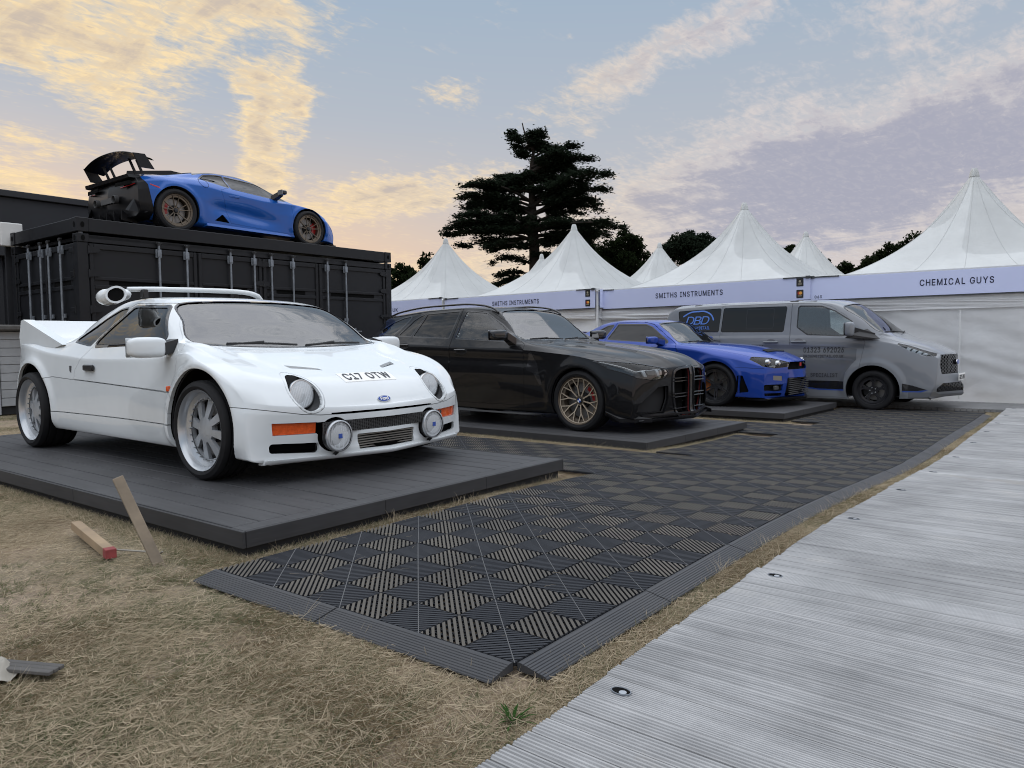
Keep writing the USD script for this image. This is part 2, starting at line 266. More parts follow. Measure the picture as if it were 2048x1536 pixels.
glass('clear_glass', (0.84, 0.88, 0.88), 1.9); glass('bright_glass', (0.78, 0.82, 0.83), 3.0); glass('screen_glass', (0.60, 0.62, 0.64), 3.0); glass('tint_glass', (0.10, 0.105, 0.11), 1.6); glass('dark_glass', (0.025, 0.025, 0.028), 1.6); glass('lamp_glass', (0.85, 0.87, 0.88), 1.45); mat('lamp_silver', (0.78, 0.80, 0.82), rough=0.42, metal=0.35)
MAT['fluted_glass'] = usdkit.material(stage, '/World/Looks/fluted_glass', {'t': ('transparent_bsdf', {'color': (.9, .92, .93)}), 'p': ('principled_bsdf', dict(base_color=(.80, .83, .85), roughness=.22, coat_weight=.6)), 'm': ('mix_closure', {'fac': .38})}, [('t.BSDF', 'm.closure1'), ('p.BSDF', 'm.closure2')], surface='m.closure')
def ground_material():
    N = {'g': ('geometry', {}), 'a': ('noise_texture', dict(scale=0.9, detail=6, roughness=0.6)), 'len': ('vector_math', dict(math_type='length')), 'fm': ('map_range', dict(from_min=15, from_max=32, to_min=0, to_max=1, clamp=True)), 'far': ('mix_color', dict(b=(.075, .072, .04))), 'b': ('noise_texture', dict(scale=55, detail=5, roughness=0.7)),
         'c': ('rgb_ramp', {'ramp': [(0.30, (0.34, 0.27, 0.21)), (0.48, (0.37, 0.295, 0.225)), (0.58, (0.29, 0.25, 0.18)), (0.72, (0.21, 0.195, 0.125))]}),
         'd': ('rgb_ramp', {'ramp': [(0.3, (0.55, 0.55, 0.55)), (0.7, (1.25, 1.22, 1.15))]}), 'x': ('mix_color', dict(blend_type='multiply', fac=1.0, use_clamp=False)),
         'bp': ('bump', dict(strength=1.0, distance=0.012)), 'p': ('principled_bsdf', dict(roughness=0.95, specular_ior_level=0.15))}
    L = [('g.position', 'a.vector'), ('g.position', 'b.vector'), ('a.fac', 'c.fac'), ('b.fac', 'd.fac'), ('c.color', 'x.a'), ('d.color', 'x.b'), ('g.position', 'len.vector1'), ('len.value', 'fm.value'), ('fm.result', 'far.fac'), ('x.result', 'far.a'), ('far.result', 'p.base_color'), ('b.fac', 'bp.height'), ('bp.normal', 'p.normal')]
    MAT['ground'] = usdkit.material(stage, '/World/Looks/ground', N, L, surface='p.BSDF')
ground_material()
def grain_material(name, c1, c2, axis_scale, rough, bump=0.0015, spot=None, spec=0.5, metal=0.0, mud=None):
    """long grain along one axis, with stains of their own shape"""
    N = {'tc': ('texture_coordinate', {}), 'mp': ('mapping', dict(mapping_type='point', scale=axis_scale)), 'n': ('noise_texture', dict(scale=1.0, detail=6, roughness=0.65)), 'r': ('rgb_ramp', {'ramp': [(0.3, c1), (0.7, c2)]}),
         's': ('noise_texture', dict(scale=2.3, detail=5, roughness=0.62)), 'sr': ('rgb_ramp', {'ramp': [(0.35, (0.75, 0.75, 0.75)), (0.6, (1.0, 1.0, 1.0)), (0.8, spot or (1.3, 1.28, 1.25))]}), 'x': ('mix_color', dict(blend_type='multiply', fac=1.0, use_clamp=False)),
         'bm': ('bump', dict(strength=0.7, distance=bump)), 'p': ('principled_bsdf', dict(roughness=rough, specular_ior_level=spec, metallic=metal)), 'g': ('geometry', {}),
         'oi': ('geometry', {}), 'isl': ('map_range', dict(to_min=0.80, to_max=1.16)), 'y': ('vector_math', dict(math_type='scale'))}
    L = [('g.position', 'mp.vector'), ('mp.vector', 'n.vector'), ('n.fac', 'r.fac'), ('g.position', 's.vector'), ('s.fac', 'sr.fac'), ('r.color', 'x.a'), ('sr.color', 'x.b'), ('x.result', 'y.vector1'), ('oi.random_per_island', 'isl.value'), ('isl.result', 'y.scale'), ('y.vector', 'p.base_color'), ('n.fac', 'bm.height'), ('bm.normal', 'p.normal')]
    if mud:                                                        # trodden-in earth in patches
        N.update({'mn': ('noise_texture', dict(scale=.85, detail=7, roughness=.65)), 'mr': ('map_range', dict(from_min=.60, from_max=.72, to_min=0, to_max=.55, clamp=True)), 'mx': ('mix_color', dict(b=mud))})
        L = [q for q in L if q[1] != 'p.base_color'] + [('g.position', 'mn.vector'), ('mn.fac', 'mr.value'), ('mr.result', 'mx.fac'), ('y.vector', 'mx.a'), ('mx.result', 'p.base_color')]
    MAT[name] = usdkit.material(stage, '/World/Looks/' + name, N, L, surface='p.BSDF')
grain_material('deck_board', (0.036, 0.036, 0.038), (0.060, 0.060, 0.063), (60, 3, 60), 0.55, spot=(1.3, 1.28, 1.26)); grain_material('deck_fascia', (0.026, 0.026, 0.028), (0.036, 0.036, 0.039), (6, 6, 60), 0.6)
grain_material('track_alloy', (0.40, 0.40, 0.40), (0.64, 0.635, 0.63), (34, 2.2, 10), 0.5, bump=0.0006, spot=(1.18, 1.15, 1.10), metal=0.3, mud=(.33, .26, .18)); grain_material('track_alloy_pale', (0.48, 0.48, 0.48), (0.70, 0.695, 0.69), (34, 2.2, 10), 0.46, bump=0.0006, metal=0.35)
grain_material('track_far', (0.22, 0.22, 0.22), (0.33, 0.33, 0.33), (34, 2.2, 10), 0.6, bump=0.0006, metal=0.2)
def fabric_material(name, col, trans):
    N = {'g': ('geometry', {}), 'n': ('noise_texture', dict(scale=1.6, detail=6, roughness=0.6)), 'r': ('rgb_ramp', {'ramp': [(0.35, tuple(c * 0.90 for c in col)), (0.65, col)]}), 'd': ('principled_bsdf', dict(roughness=0.5)), 't': ('translucent_bsdf', {}), 'm': ('mix_closure', {'fac': trans}),
         'w': ('noise_texture', dict(scale=2.4, detail=5, roughness=0.55, distortion=0.6)), 'b': ('bump', dict(strength=0.8, distance=0.02))}
    L = [('g.position', 'n.vector'), ('n.fac', 'r.fac'), ('r.color', 'd.base_color'), ('r.color', 't.color'), ('g.position', 'w.vector'), ('w.fac', 'b.height'), ('b.normal', 'd.normal'), ('d.BSDF', 'm.closure1'), ('t.BSDF', 'm.closure2')]
    MAT[name] = usdkit.material(stage, '/World/Looks/' + name, N, L, surface='m.closure')
fabric_material('tent_roof', (0.69, 0.71, 0.70), 0.2); fabric_material('tent_wall', (0.82, 0.83, 0.84), 0.12)
# ------------------------------------------------------------------ the ground and what lies on it
def zg(x): return -0.16 * sm(3.2, 8, x) - 0.03 * sm(8, 12, x)
def build_ground():
    g = np.unique(np.r_[np.linspace(-1600, -40, 9), np.linspace(-40, -2, 10), np.linspace(-2, 16, 60), np.linspace(16, 60, 12), np.linspace(60, 2500, 9)])
    X, Y = np.meshgrid(g, g, indexing='ij'); P = np.stack([X, Y, zg(X) - 0.012], -1)
    part(None, 'ground', grid_mesh(P), MAT['ground'], True, kind='structure')
build_ground()
ROT = math.radians(2.0); C0 = np.array([1.64, 1.375]); E1 = np.array([math.cos(ROT), math.sin(ROT)]); E2 = np.array([-math.sin(ROT), math.cos(ROT)])
def row(u, v): return C0 + u * E1 + v * E2
def row_mesh(m, lift=0.0):
    v = m.vertices.copy(); xy = C0 + v[:, :1] * E1 + v[:, 1:2] * E2
    m.vertices = np.column_stack([xy, v[:, 2] + zg(xy[:, 0]) + lift]); return m
T = 0.39
def tile_proto():
    """one tile of concentric diamond ribs: four quadrants of slanting ribs on a sparse grid"""
    ribs = []; light = []; q = T / 2; pitch = 0.0182; wd = 0.0105; h = 0.013
    for (sx, sy) in ((-1, -1), (1, 1), (-1, 1), (1, -1)):
        sq = sg.box(0.002, 0.002, q - 0.002, q - 0.002)
        c = pitch * 0.55
        while c < 2 * q / math.sqrt(2):
            a = np.array([c, c]) / math.sqrt(2); dr = np.array([1, -1]) / math.sqrt(2)
            strip = sg.LineString([a - dr, a + dr]).buffer(wd / 2, cap_style=2).intersection(sq); c += pitch
            if strip.area < 3e-5: continue
            p = np.array(strip.minimum_rotated_rectangle.exterior.coords)[:4]
            p = np.array(strip.convex_hull.exterior.coords)[:-1]; ctr = p.mean(0); inn = ctr + (p - ctr) * 0.9
            inn = p - (p - ctr) / np.maximum(np.linalg.norm(p - ctr, axis=1, keepdims=True), 1e-6) * 0.0025
            v = np.vstack([np.c_[p, np.zeros(len(p))], np.c_[p, np.full(len(p), h - .003)], np.c_[inn, np.full(len(p), h)]]); n = len(p); f = []
            for k in range(n):
                k2 = (k + 1) % n
                for lo in (0, n): f += [[lo + k, lo + k2, lo + n + k2], [lo + k, lo + n + k2, lo + n + k]]
            for k in range(1, n - 1): f.append([2 * n, 2 * n + k, 2 * n + k + 1])
            f = np.array(f); area = np.sum(p[:, 0] * np.roll(p[:, 1], -1) - np.roll(p[:, 0], -1) * p[:, 1])
            if area * sx * sy < 0: f = f[:, ::-1]
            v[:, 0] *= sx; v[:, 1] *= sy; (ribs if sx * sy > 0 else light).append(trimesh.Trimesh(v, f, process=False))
    for k in range(12):                                            # the carrying grid under the ribs
        a = -T / 2 + (k + .5) * T / 12
        ribs += [box(a - .0022, a + .0022, -T / 2 + .002, T / 2 - .002, -.004, .004), box(-T / 2 + .002, T / 2 - .002, a - .0022, a + .0022, -.005, .003)]
    return cat_(ribs), cat_(light)
mat_thing = thing('rubber_mat', 'black ribbed rubber floor mat of diamond pattern tiles beside the boardwalk', 'floor mat')
TILE, TILE2 = tile_proto(); TILE_N = 0
def seam(u, v): return cyl([u - T / 2, v - T / 2, .0125], [u + T / 2, v + T / 2, .0125], .0016, 4)
def lay(i, j, u0=0.0, v0=0.0):
    global TILE_N
    t = TILE.copy(); t2 = TILE2.copy(); s = seam(0, 0); jig = RNG.normal(0, .0012, 2); tilt = RNG.normal(0, .004, 2)
    for m in (t, t2, s): m.vertices = m.vertices + [u0 + (i + .5) * T + jig[0], v0 + (j + .5) * T + jig[1], 0.012]; m.vertices[:, 2] += (m.vertices[:, 0] - u0 - (i + .5) * T) * tilt[0] + (m.vertices[:, 1] - v0 - (j + .5) * T) * tilt[1]
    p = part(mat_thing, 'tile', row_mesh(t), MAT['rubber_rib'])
    part(p, 'rib_panel', row_mesh(t2), MAT['rubber_rib_dusty_lit'])
    part(p, 'seam', row_mesh(s), MAT['seam_line']); TILE_N += 1
NF = 29
for i in range(NF):
    for j in range(4): lay(i, j)
for i in range(4):
    for j in range(4, 13): lay(i, j, 7.62 * T, 0)
for i in range(12, NF):
    if not 17 <= i <= 21: lay(i, 4)
for i in range(3):
    for j in range(4, 9): lay(i, j, 17.8 * T, 0)
def ramp_piece(L):
    """edge ramp, along +u, falling towards -v, fine ridges"""
    prof = [(0, 0.0), (0, 0.024), (-.006, .0255)]; k = 8
    for n in range(k):
        a = -.012 - .088 * n / k; z = .025 - .019 * n / k
        prof += [(a, z), (a - .0072, z - .0013), (a - .0086, z - .0042), (a - .0106, z - .0042)]
    prof += [(-.104, .004), (-.106, 0)]
    prof = np.array(prof); us = np.linspace(0, L, 7)
    P = np.stack([np.stack([np.full(len(prof), u), prof[:, 0], prof[:, 1]], 1) for u in us])
    m = grid_mesh(P, True)
    caps = [extrude(sg.Polygon(prof), .0015) for _ in range(2)]
    for c, u in zip(caps, (0, L - .0015)): c.vertices = np.column_stack([u + c.vertices[:, 2], c.vertices[:, 0], c.vertices[:, 1]])
    return cat_([m] + caps)
for k in range(14):
    r = ramp_piece(2 * T - .006); r.vertices = r.vertices + [k * 2 * T + .003, -.004, .0]; r.vertices[:, 1] += RNG.normal(0, .002)
    part(mat_thing, 'edge_ramp', row_mesh(r, .002), MAT['rubber_ramp'], 25)
for k in range(2):
    r = ramp_piece(2 * T - .006); v = r.vertices.copy(); r.vertices = np.column_stack([v[:, 1] - .004, 2 * T * (k + 1) - .003 - v[:, 0], v[:, 2]]); part(mat_thing, 'edge_ramp', row_mesh(r, .002), MAT['rubber_ramp'], 25)
# ---- aluminium trackway (the boardwalk) laid across, plank by plank
def plank(w, ribs, L0, L1, h=.045):
    prof = [(0.0035, 0), (0.0035, h - .006)]; p = (w - .010) / ribs
    for k in range(ribs):
        a = .005 + k * p; prof += [(a + p * .10, h - .0042), (a + p * .24, h), (a + p * .66, h), (a + p * .80, h - .0042)]
    prof += [(w - .0035, h - .006), (w - .0035, 0)]; prof = np.array(prof)
    P = np.stack([np.stack([prof[:, 0], np.full(len(prof), y), prof[:, 1]], 1) for y in (L0, L1)]); m = grid_mesh(P)
    caps = []
    for y, s in ((L0, 1), (L1, -1)):
        c = extrude(sg.Polygon(prof), .0012); c.vertices = np.column_stack([c.vertices[:, 0], y + s * c.vertices[:, 2], c.vertices[:, 1]]); 
        caps.append(c)
    return cat_([m] + caps)
BR = math.radians(2.3); PANEL = 1.18
def boardwalk_edge(x): return 1.045 + (x - .4) * math.tan(BR)
def bw_mesh(m, x0):
    v = m.vertices; c, s = math.cos(BR), math.sin(BR); X = x0 + v[:, 0] * c - v[:, 1] * s * 0; Y = boardwalk_edge(x0) + v[:, 0] * s + v[:, 1] * c
    m.vertices = np.column_stack([X, Y, v[:, 2] + zg(X) + .006]); return m
ORD = ['first', 'second', 'third', 'fourth', 'fifth', 'sixth', 'seventh', 'eighth', 'ninth', 'tenth', 'eleventh', 'twelfth', 'thirteenth']
for k in range(11):
    x0 = .52 + (k - 0) * PANEL + .0
    th = thing('trackway_panel', f'ribbed grey aluminium walkway panel, {ORD[k]} one counting away from the camera', 'walkway panel', group='panels of the aluminium walkway')
    n = 14; w = (PANEL - .135 - .004) / n; dy = RNG.normal(0, .006)
    for q in range(n + 1):
        a = q * w if q < n else n * w
        m = plank(w if q < n else .135, 5 if q < n else 14, -2.6, dy + RNG.normal(0, .0025) + (.004 if q == n else 0)); m.vertices[:, 0] += a; m.vertices[:, 2] += RNG.normal(0, .0007)
        p = part(th, 'plank', bw_mesh(m, x0), MAT['track_alloy' if q < n else 'track_alloy_pale'])
        if q == n:                                                  # the fixing socket near the edge
            oval = sa.scale(sg.Point(0, 0).buffer(.017, 10), 1.5, 1.0); oval = sa.rotate(oval, 90)
            o = extrude(oval, .0016); o.vertices += [a + .067, -.085, .0455]; part(p, 'socket', bw_mesh(o, x0), MAT['void_black'])
            rim = extrude(oval.buffer(.003).difference(oval), .003); rim.vertices += [a + .067, -.085, .0450]; part(p, 'socket_rim', bw_mesh(rim, x0), MAT['galvanised'])
            bolt = cyl([a + .062, -.093, .0465], [a + .062, -.093, .0482], .0105, 10); part(p, 'bolt', bw_mesh(bolt, x0), MAT['polished_lip'])
def far_track():
    for k in range(9):
        y0 = -1.4 + k * 1.18
        th = thing('cross_trackway_panel', f'flat grey walkway panel in front of the tents, {ORD[k]} one from the right', 'walkway panel', group='panels of the walkway in front of the tents')
        for q in range(15):
            m = plank(.0785, 5, -1.36, 0); v = m.vertices; m.vertices = np.column_stack([13.22 - v[:, 1], y0 + q * .0787 + v[:, 0], v[:, 2] + zg(13.3) + .002])
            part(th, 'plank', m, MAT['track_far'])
far_track()
# ---- low display platforms of dark deck boards
def platform(label, corner, top, rot, W, L, nb, base):
    th = thing('display_platform', label, 'platform', (corner[0], corner[1], 0), rot, 'low decked platforms the cars stand on')
    bw = (W - .012) / nb; e = .10
    part(th, 'edge_board', bevel_box(0, W, 0, e, top - .026, top, .003), MAT['deck_board'])
    part(th, 'edge_board', bevel_box(0, W, L - e, L, top - .026, top, .003), MAT['deck_board'])
    for k in range(nb):
        x = .006 + k * bw; cut = RNG.uniform(.6, L - .8)
        if k in (1, nb - 2): cut = .75
        for y0, y1 in ((e + .006, cut - .002), (cut + .002, L - e - .006)):
            part(th, 'deck_board', bevel_box(x + .0035, x + bw - .0035, y0, y1, top - .027 + RNG.normal(0, .0006), top - .0012 + RNG.normal(0, .0006), .003), MAT['deck_board'])
    part(th, 'substructure', box(.03, W - .03, .03, L - .03, top - .07, top - .045), MAT['void_black'])
    F = .078; seg = 3
    for k in range(seg):
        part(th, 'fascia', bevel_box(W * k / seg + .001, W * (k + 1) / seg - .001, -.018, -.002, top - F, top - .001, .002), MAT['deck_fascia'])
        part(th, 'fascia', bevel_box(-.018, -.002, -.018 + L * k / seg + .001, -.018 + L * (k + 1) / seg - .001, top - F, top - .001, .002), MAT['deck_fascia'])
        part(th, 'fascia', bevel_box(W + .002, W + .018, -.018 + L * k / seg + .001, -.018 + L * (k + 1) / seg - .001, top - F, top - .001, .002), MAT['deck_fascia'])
    part(th, 'plinth', box(.012, W - .012, .012, L - .012, base - .05, top - .071), MAT['matt_black'])
P1Z, P2Z, P3Z = .12, -.04, -.05
P1R = math.radians(1.7)
platform('dark decked platform under the white rally car', (1.80, 3.085), P1Z, P1R, 2.50, 5.3, 17, -.02)
platform('dark decked platform under the black estate car', (6.44, 3.70), P2Z, math.radians(-1.0), 2.28, 5.2, 16, -.18)
platform('dark decked platform under the blue coupe', (10.09, 3.70), P3Z, math.radians(-.8), 2.1, 5.2, 15, -.2)
# ---- grass: clumps of blades strewn over everything that is not covered
def blades(n, kind, seed):
    r = np.random.default_rng(seed); V = []; F = []
    for _ in range(n):
        az = r.uniform(0, 2 * PI); d = np.array([math.cos(az), math.sin(az), 0]); s = np.array([-d[1], d[0], 0])
        if kind == 'lying': L = r.uniform(.025, .075); tilt = r.uniform(-.05, .22); base = np.r_[r.uniform(-.09, .09, 2), r.uniform(0, .014)]; w = r.uniform(.0005, .0012); bend = r.uniform(-.025, .025)
        elif kind == 'tuft': L = r.uniform(.02, .055); tilt = r.uniform(.2, 1.2); base = np.r_[r.normal(0, .028, 2), -.004]; w = r.uniform(.0006, .0013); bend = r.uniform(.005, .03)
        elif kind == 'tall': L = r.uniform(.05, .12); tilt = r.uniform(.7, 1.4); base = np.r_[r.normal(0, .02, 2), -.004]; w = r.uniform(.0008, .0014); bend = r.uniform(.01, .05)
        else: L = r.uniform(.015, .04); tilt = r.uniform(.1, .9); base = np.r_[r.uniform(-.06, .06, 2), -.003]; w = r.uniform(.0006, .0011); bend = r.uniform(.003, .015)
        s2 = s * math.cos(r.uniform(0, 1)) + np.array([0, 0, 1]) * .4; i0 = len(V)
        for t, ww in ((0, 1), (.45, .85), (.8, .5), (1, 0.12)):
            c = base + d * L * math.cos(tilt) * t + np.array([0, 0, L * math.sin(tilt) * t]) + s * bend * t * t - np.array([0, 0, bend * .6 * t * t * (kind != 'lying')])
            V += [c + s2 * w * ww, c - s2 * w * ww]
        for k in range(3): F += [[i0 + 2 * k, i0 + 2 * k + 1, i0 + 2 * k + 3], [i0 + 2 * k, i0 + 2 * k + 3, i0 + 2 * k + 2]]
    return trimesh.Trimesh(np.array(V), np.array(F), process=False)
def instancer(name, protos, pts, label, cat, idx, scale_lo=.8, scale_hi=1.25):
    p = path_for(None, name); pi = UsdGeom.PointInstancer.Define(stage, p); rel = pi.CreatePrototypesRel()
    for nm, m, mt in protos:
        q = part(p, nm, m, MAT[mt]); rel.AddTarget(q)
    n = len(pts); r = np.random.default_rng(len(pts)); a = r.uniform(0, 2 * PI, n); s = r.uniform(scale_lo, scale_hi, n)
    pi.CreatePositionsAttr(Vt.Vec3fArray.FromNumpy(np.asarray(pts, np.float32))); pi.CreateProtoIndicesAttr(Vt.IntArray.FromNumpy(np.asarray(idx, np.int32)))
    pi.CreateOrientationsAttr(Vt.QuathArray([Gf.Quath(float(math.cos(t / 2)), 0, 0, float(math.sin(t / 2))) for t in a]))
    pi.CreateScalesAttr(Vt.Vec3fArray.FromNumpy(np.repeat(s[:, None], 3, 1).astype(np.float32)))
    say(pi.GetPrim(), label, cat, kind='stuff')
def uv_of(x, y):
    d = np.stack([x - C0[0], y - C0[1]], -1); return d @ E1, d @ E2
def covered(x, y, m=0.0):
    u, v = uv_of(x, y)
    c = (u > -.09 + m) & (u < NF * T) & (v > -.09 + m) & (v < 4 * T - m)
    c |= (u > 7.62 * T) & (u < 11.62 * T) & (v > 0) & (v < 13 * T)
    c |= (u > 17.8 * T) & (u < 20.8 * T) & (v > 0) & (v < 9 * T)
    c |= (u > 12 * T) & (u < NF * T) & (v > 0) & (v < 5 * T - m)
    c |= (y < boardwalk_edge(x) - .0) & (x > .45) & (x < 13.5)
    c |= (x > 13.2) & (x < 14.6) & (y < 9)
    for (cx, cy), rot, W, L in (((1.80, 3.085), P1R, 2.50, 5.3), ((6.44, 3.70), math.radians(-1), 2.28, 5.2), ((10.09, 3.70), math.radians(-.8), 2.1, 5.2)):
        dx, dy = x - cx, y - cy; a = dx * math.cos(rot) + dy * math.sin(rot); b = -dx * math.sin(rot) + dy * math.cos(rot)
        c |= (a > .0) & (a < W) & (b > .0) & (b < L)
    return c
def strew():
    r = np.random.default_rng(3); N = 105000
    az = np.radians(r.uniform(3, 76, N)); t = r.uniform(0, 1, N); d = 1.15 * (13.0 / 1.15) ** (t ** .8)
    x, y = d * np.cos(az), d * np.sin(az)
    # the wide strips between things get extra
    M = 26000; u = r.uniform(-.2, 11.5, M); v = np.where(r.uniform(size=M) < .5, r.uniform(-.42, -.06, M), np.where(r.uniform(size=M) < .6, r.uniform(1.58, 1.85, M), r.uniform(1.58, 2.5, M))); q = C0 + u[:, None] * E1 + v[:, None] * E2
    x, y = np.r_[x, q[:, 0]], np.r_[y, q[:, 1]]; keep = ~covered(x, y); x, y = x[keep], y[keep]
    P3 = np.stack([x, y, 0 * x], -1); f = meshkit.fbm(P3 * 1.15 + 5, 4, 3); g = meshkit.fbm(P3 * 2.6 + 17, 3, 9); bare = meshkit.fbm(P3 * .9 + 31, 3, 21)
    edge = sm(.25, .02, y - boardwalk_edge(x)) * (y > boardwalk_edge(x)); near = sm(4.5, 1.5, np.hypot(x, y))
    keep = r.uniform(size=len(x)) > sm(.52, .63, bare) * .85; x, y, f, g, edge = [a[keep] for a in (x, y, f, g, edge)]
    e = r.uniform(size=len(x)); green = sm(.42, .57, f + .14 * edge)
    kind = np.where(e < .62 - .26 * green, 0, np.where(e < .86 - .30 * green, 2, np.where(e < .985, np.where(r.uniform(size=len(x)) < green, 4, 3), 5)))
    kind = kind + ((kind == 0) & (r.uniform(size=len(x)) < .5)); kind = np.where((kind == 5) & (g < .5), 3, kind)
    kind = np.where((kind <= 1) & (r.uniform(size=len(x)) < .55 * sm(.42, .56, g)), 6, kind)
    z = zg(x) - .010 + .012 * (f - .5)
    protos = [('straw_clump', blades(26, 'lying', 1), 'straw'), ('dry_straw_clump', blades(26, 'lying', 2), 'dry_grass'), ('short_tuft', blades(22, 'short', 3), 'straw'), ('dry_tuft', blades(20, 'tuft', 4), 'dry_grass'), ('green_tuft', blades(24, 'tuft', 5), 'green_grass'), ('tall_tuft', blades(7, 'tall', 6), 'straw'), ('thatch_clump', blades(28, 'lying', 7), 'thatch')]
    instancer('grass', protos, np.stack([x, y, z], 1), 'dry straw coloured grass around the platforms, the mat and the walkway', 'grass', kind)
def fringe():
    r = np.random.default_rng(8); P = []
    for (cx, cy), rot, W, L in (((1.80, 3.085), P1R, 2.50, 5.3), ((6.44, 3.70), math.radians(-1), 2.28, 3.2), ((10.09, 3.70), math.radians(-.8), 2.1, 2.2)):
        n = int(900 * (W + L)); t = r.uniform(-.03, W + L, n); o = np.abs(r.normal(0, .045, n)) + .012; a = np.where(t < W, t, -o); b = np.where(t < W, -o, t - W)
        P.append(np.stack([cx + a * math.cos(rot) - b * math.sin(rot), cy + a * math.sin(rot) + b * math.cos(rot)], 1))
    n = 8500; u = r.uniform(-.3, 11, n) ** 1.0; v = -r.uniform(.10, .40, n); q = C0 + u[:, None] * E1 + v[:, None] * E2; P.append(q[q[:, 1] > boardwalk_edge(q[:, 0]) + .008])
    P = np.vstack(P); u, v = uv_of(P[:, 0], P[:, 1]); k = ~((u > 0) & (v > 0) & (v < 4 * T) & (u < NF * T)); P = P[k]
    protos = [('edge_tuft', blades(7, 'tuft', 21), 'straw'), ('edge_dry_tuft', blades(7, 'tuft', 22), 'dry_grass'), ('edge_green_tuft', blades(6, 'tuft', 23), 'green_grass')]
    instancer('edge_grass', protos, np.column_stack([P, zg(P[:, 0]) - .008]), 'uncut grass standing along the edges of the display platforms', 'grass', r.choice(3, len(P), p=[.42, .33, .25]), .7, 1.5)
strew(); fringe()
# clippings blown on the mat
def clippings():
    r = np.random.default_rng(12); n = 420; u = r.uniform(.1, 9, n) ** 1.0; v = r.uniform(.05, 1.6, n); xy = C0 + u[:, None] * E1 + v[:, None] * E2
    protos = [('blade_scrap', blades(1, 'lying', s), 'straw') for s in (11, 12, 13)]
    instancer('grass_clippings', protos, np.column_stack([xy, zg(xy[:, 0]) + .0265]), 'dry grass clippings scattered over the rubber mat', 'grass clippings', r.integers(0, 3, n), .4, .8)
clippings()
def weed(name, loc, label, n, L, seed):
    r = np.random.default_rng(seed); th = thing(name, label, 'plant', (*loc, zg(loc[0]) - .01))
    for k in range(n):
        az = r.uniform(0, 2 * PI); el = r.uniform(.3, 1.1); l = L * r.uniform(.6, 1.1); d = np.array([math.cos(az), math.sin(az), 0]); s = np.array([-d[1], d[0], 0]); P = []
        for t in np.linspace(0, 1, 6):
            c = d * l * math.cos(el) * t + np.array([0, 0, l * math.sin(el) * t - l * .35 * t * t]); w = .0035 * math.sin(PI * min(1, .12 + t * .9)); P.append([c + s * w, c - s * w])
        part(th, 'leaf', grid_mesh(np.array(P)), MAT['weed_green'])
weed('broadleaf_weed', (1.42, 1.20), 'small green grassy weed at the edge of the grey walkway', 18, .085, 4)
# ---- stakes, the rope and the scrap on the grass
def beam(name, label, p, q, w, h, m, cap=None):
    p, q = np.array(p, float), np.array(q, float); d = q - p; L = np.linalg.norm(d); d /= L; a = np.cross(d, [0, 0, 1.0] if abs(d[2]) < .7 else [0.3, 1, 0]); a /= np.linalg.norm(a); b = np.cross(d, a)
    th = thing(name, label, 'wooden stake', group=None)
    part(th, 'shaft', framed(bevel_box(-w / 2, w / 2, -h / 2, h / 2, 0, L, .002), p, a, b, d), m)
    if cap: part(th, 'dyed_end', framed(bevel_box(-w / 2 - .0008, w / 2 + .0008, -h / 2 - .0008, h / 2 + .0008, L - cap, L + .001, .002), p, a, b, d), MAT['red_dye'])
    return th
beam('wooden_stake', 'weathered wooden stake leaning out of the grass by the white car platform', (1.525, 3.31, -.03), (1.43, 3.48, .372), .045, .045, MAT['stake_wood'])
beam('wooden_stake', 'short wooden peg with a red end lying in the dry grass', (1.50, 4.17, .045), (1.415, 3.545, .022), .045, .042, MAT['fresh_wood'], cap=.045)
def rope():
    pts = spl([(1.46, 3.62, .02), (1.52, 3.55, .012), (1.56, 3.42, .014), (1.545, 3.33, .04)], 30); part(None, 'guy_rope', tube(pts, .0045, 6), MAT['rope'], True, label='thin pale rope in the grass between the two stakes', cat='rope')
rope()
def scrap():
    th = thing('crumpled_cloth', 'crumpled pale cloth scrap at the left edge of the grass', 'cloth scrap', (.69, 2.53, 0))
    r = np.linspace(-1, 1, 26); X, Y = np.meshgrid(r, r, indexing='ij'); Z = .05 * np.exp(-2 * (X * X + Y * Y)) + .035 * (meshkit.fbm(np.stack([X * 2.5, Y * 2.5, 0 * X], -1), 4, 5) - .35)
    part(th, 'sheet', grid_mesh(np.stack([X * .055, Y * .075, np.maximum(Z, .002)], -1)), MAT['rope'], True)
    th = thing('timber_offcut', 'dark grooved strip of board lying beside the crumpled cloth', 'board', (.735, 2.47, .022), math.radians(-62))
    for k in range(3): part(th, 'slat', bevel_box(-.11, .11, -.03 + k * .02, -.012 + k * .02, 0, .012, .002), MAT['planter_top'])
scrap()
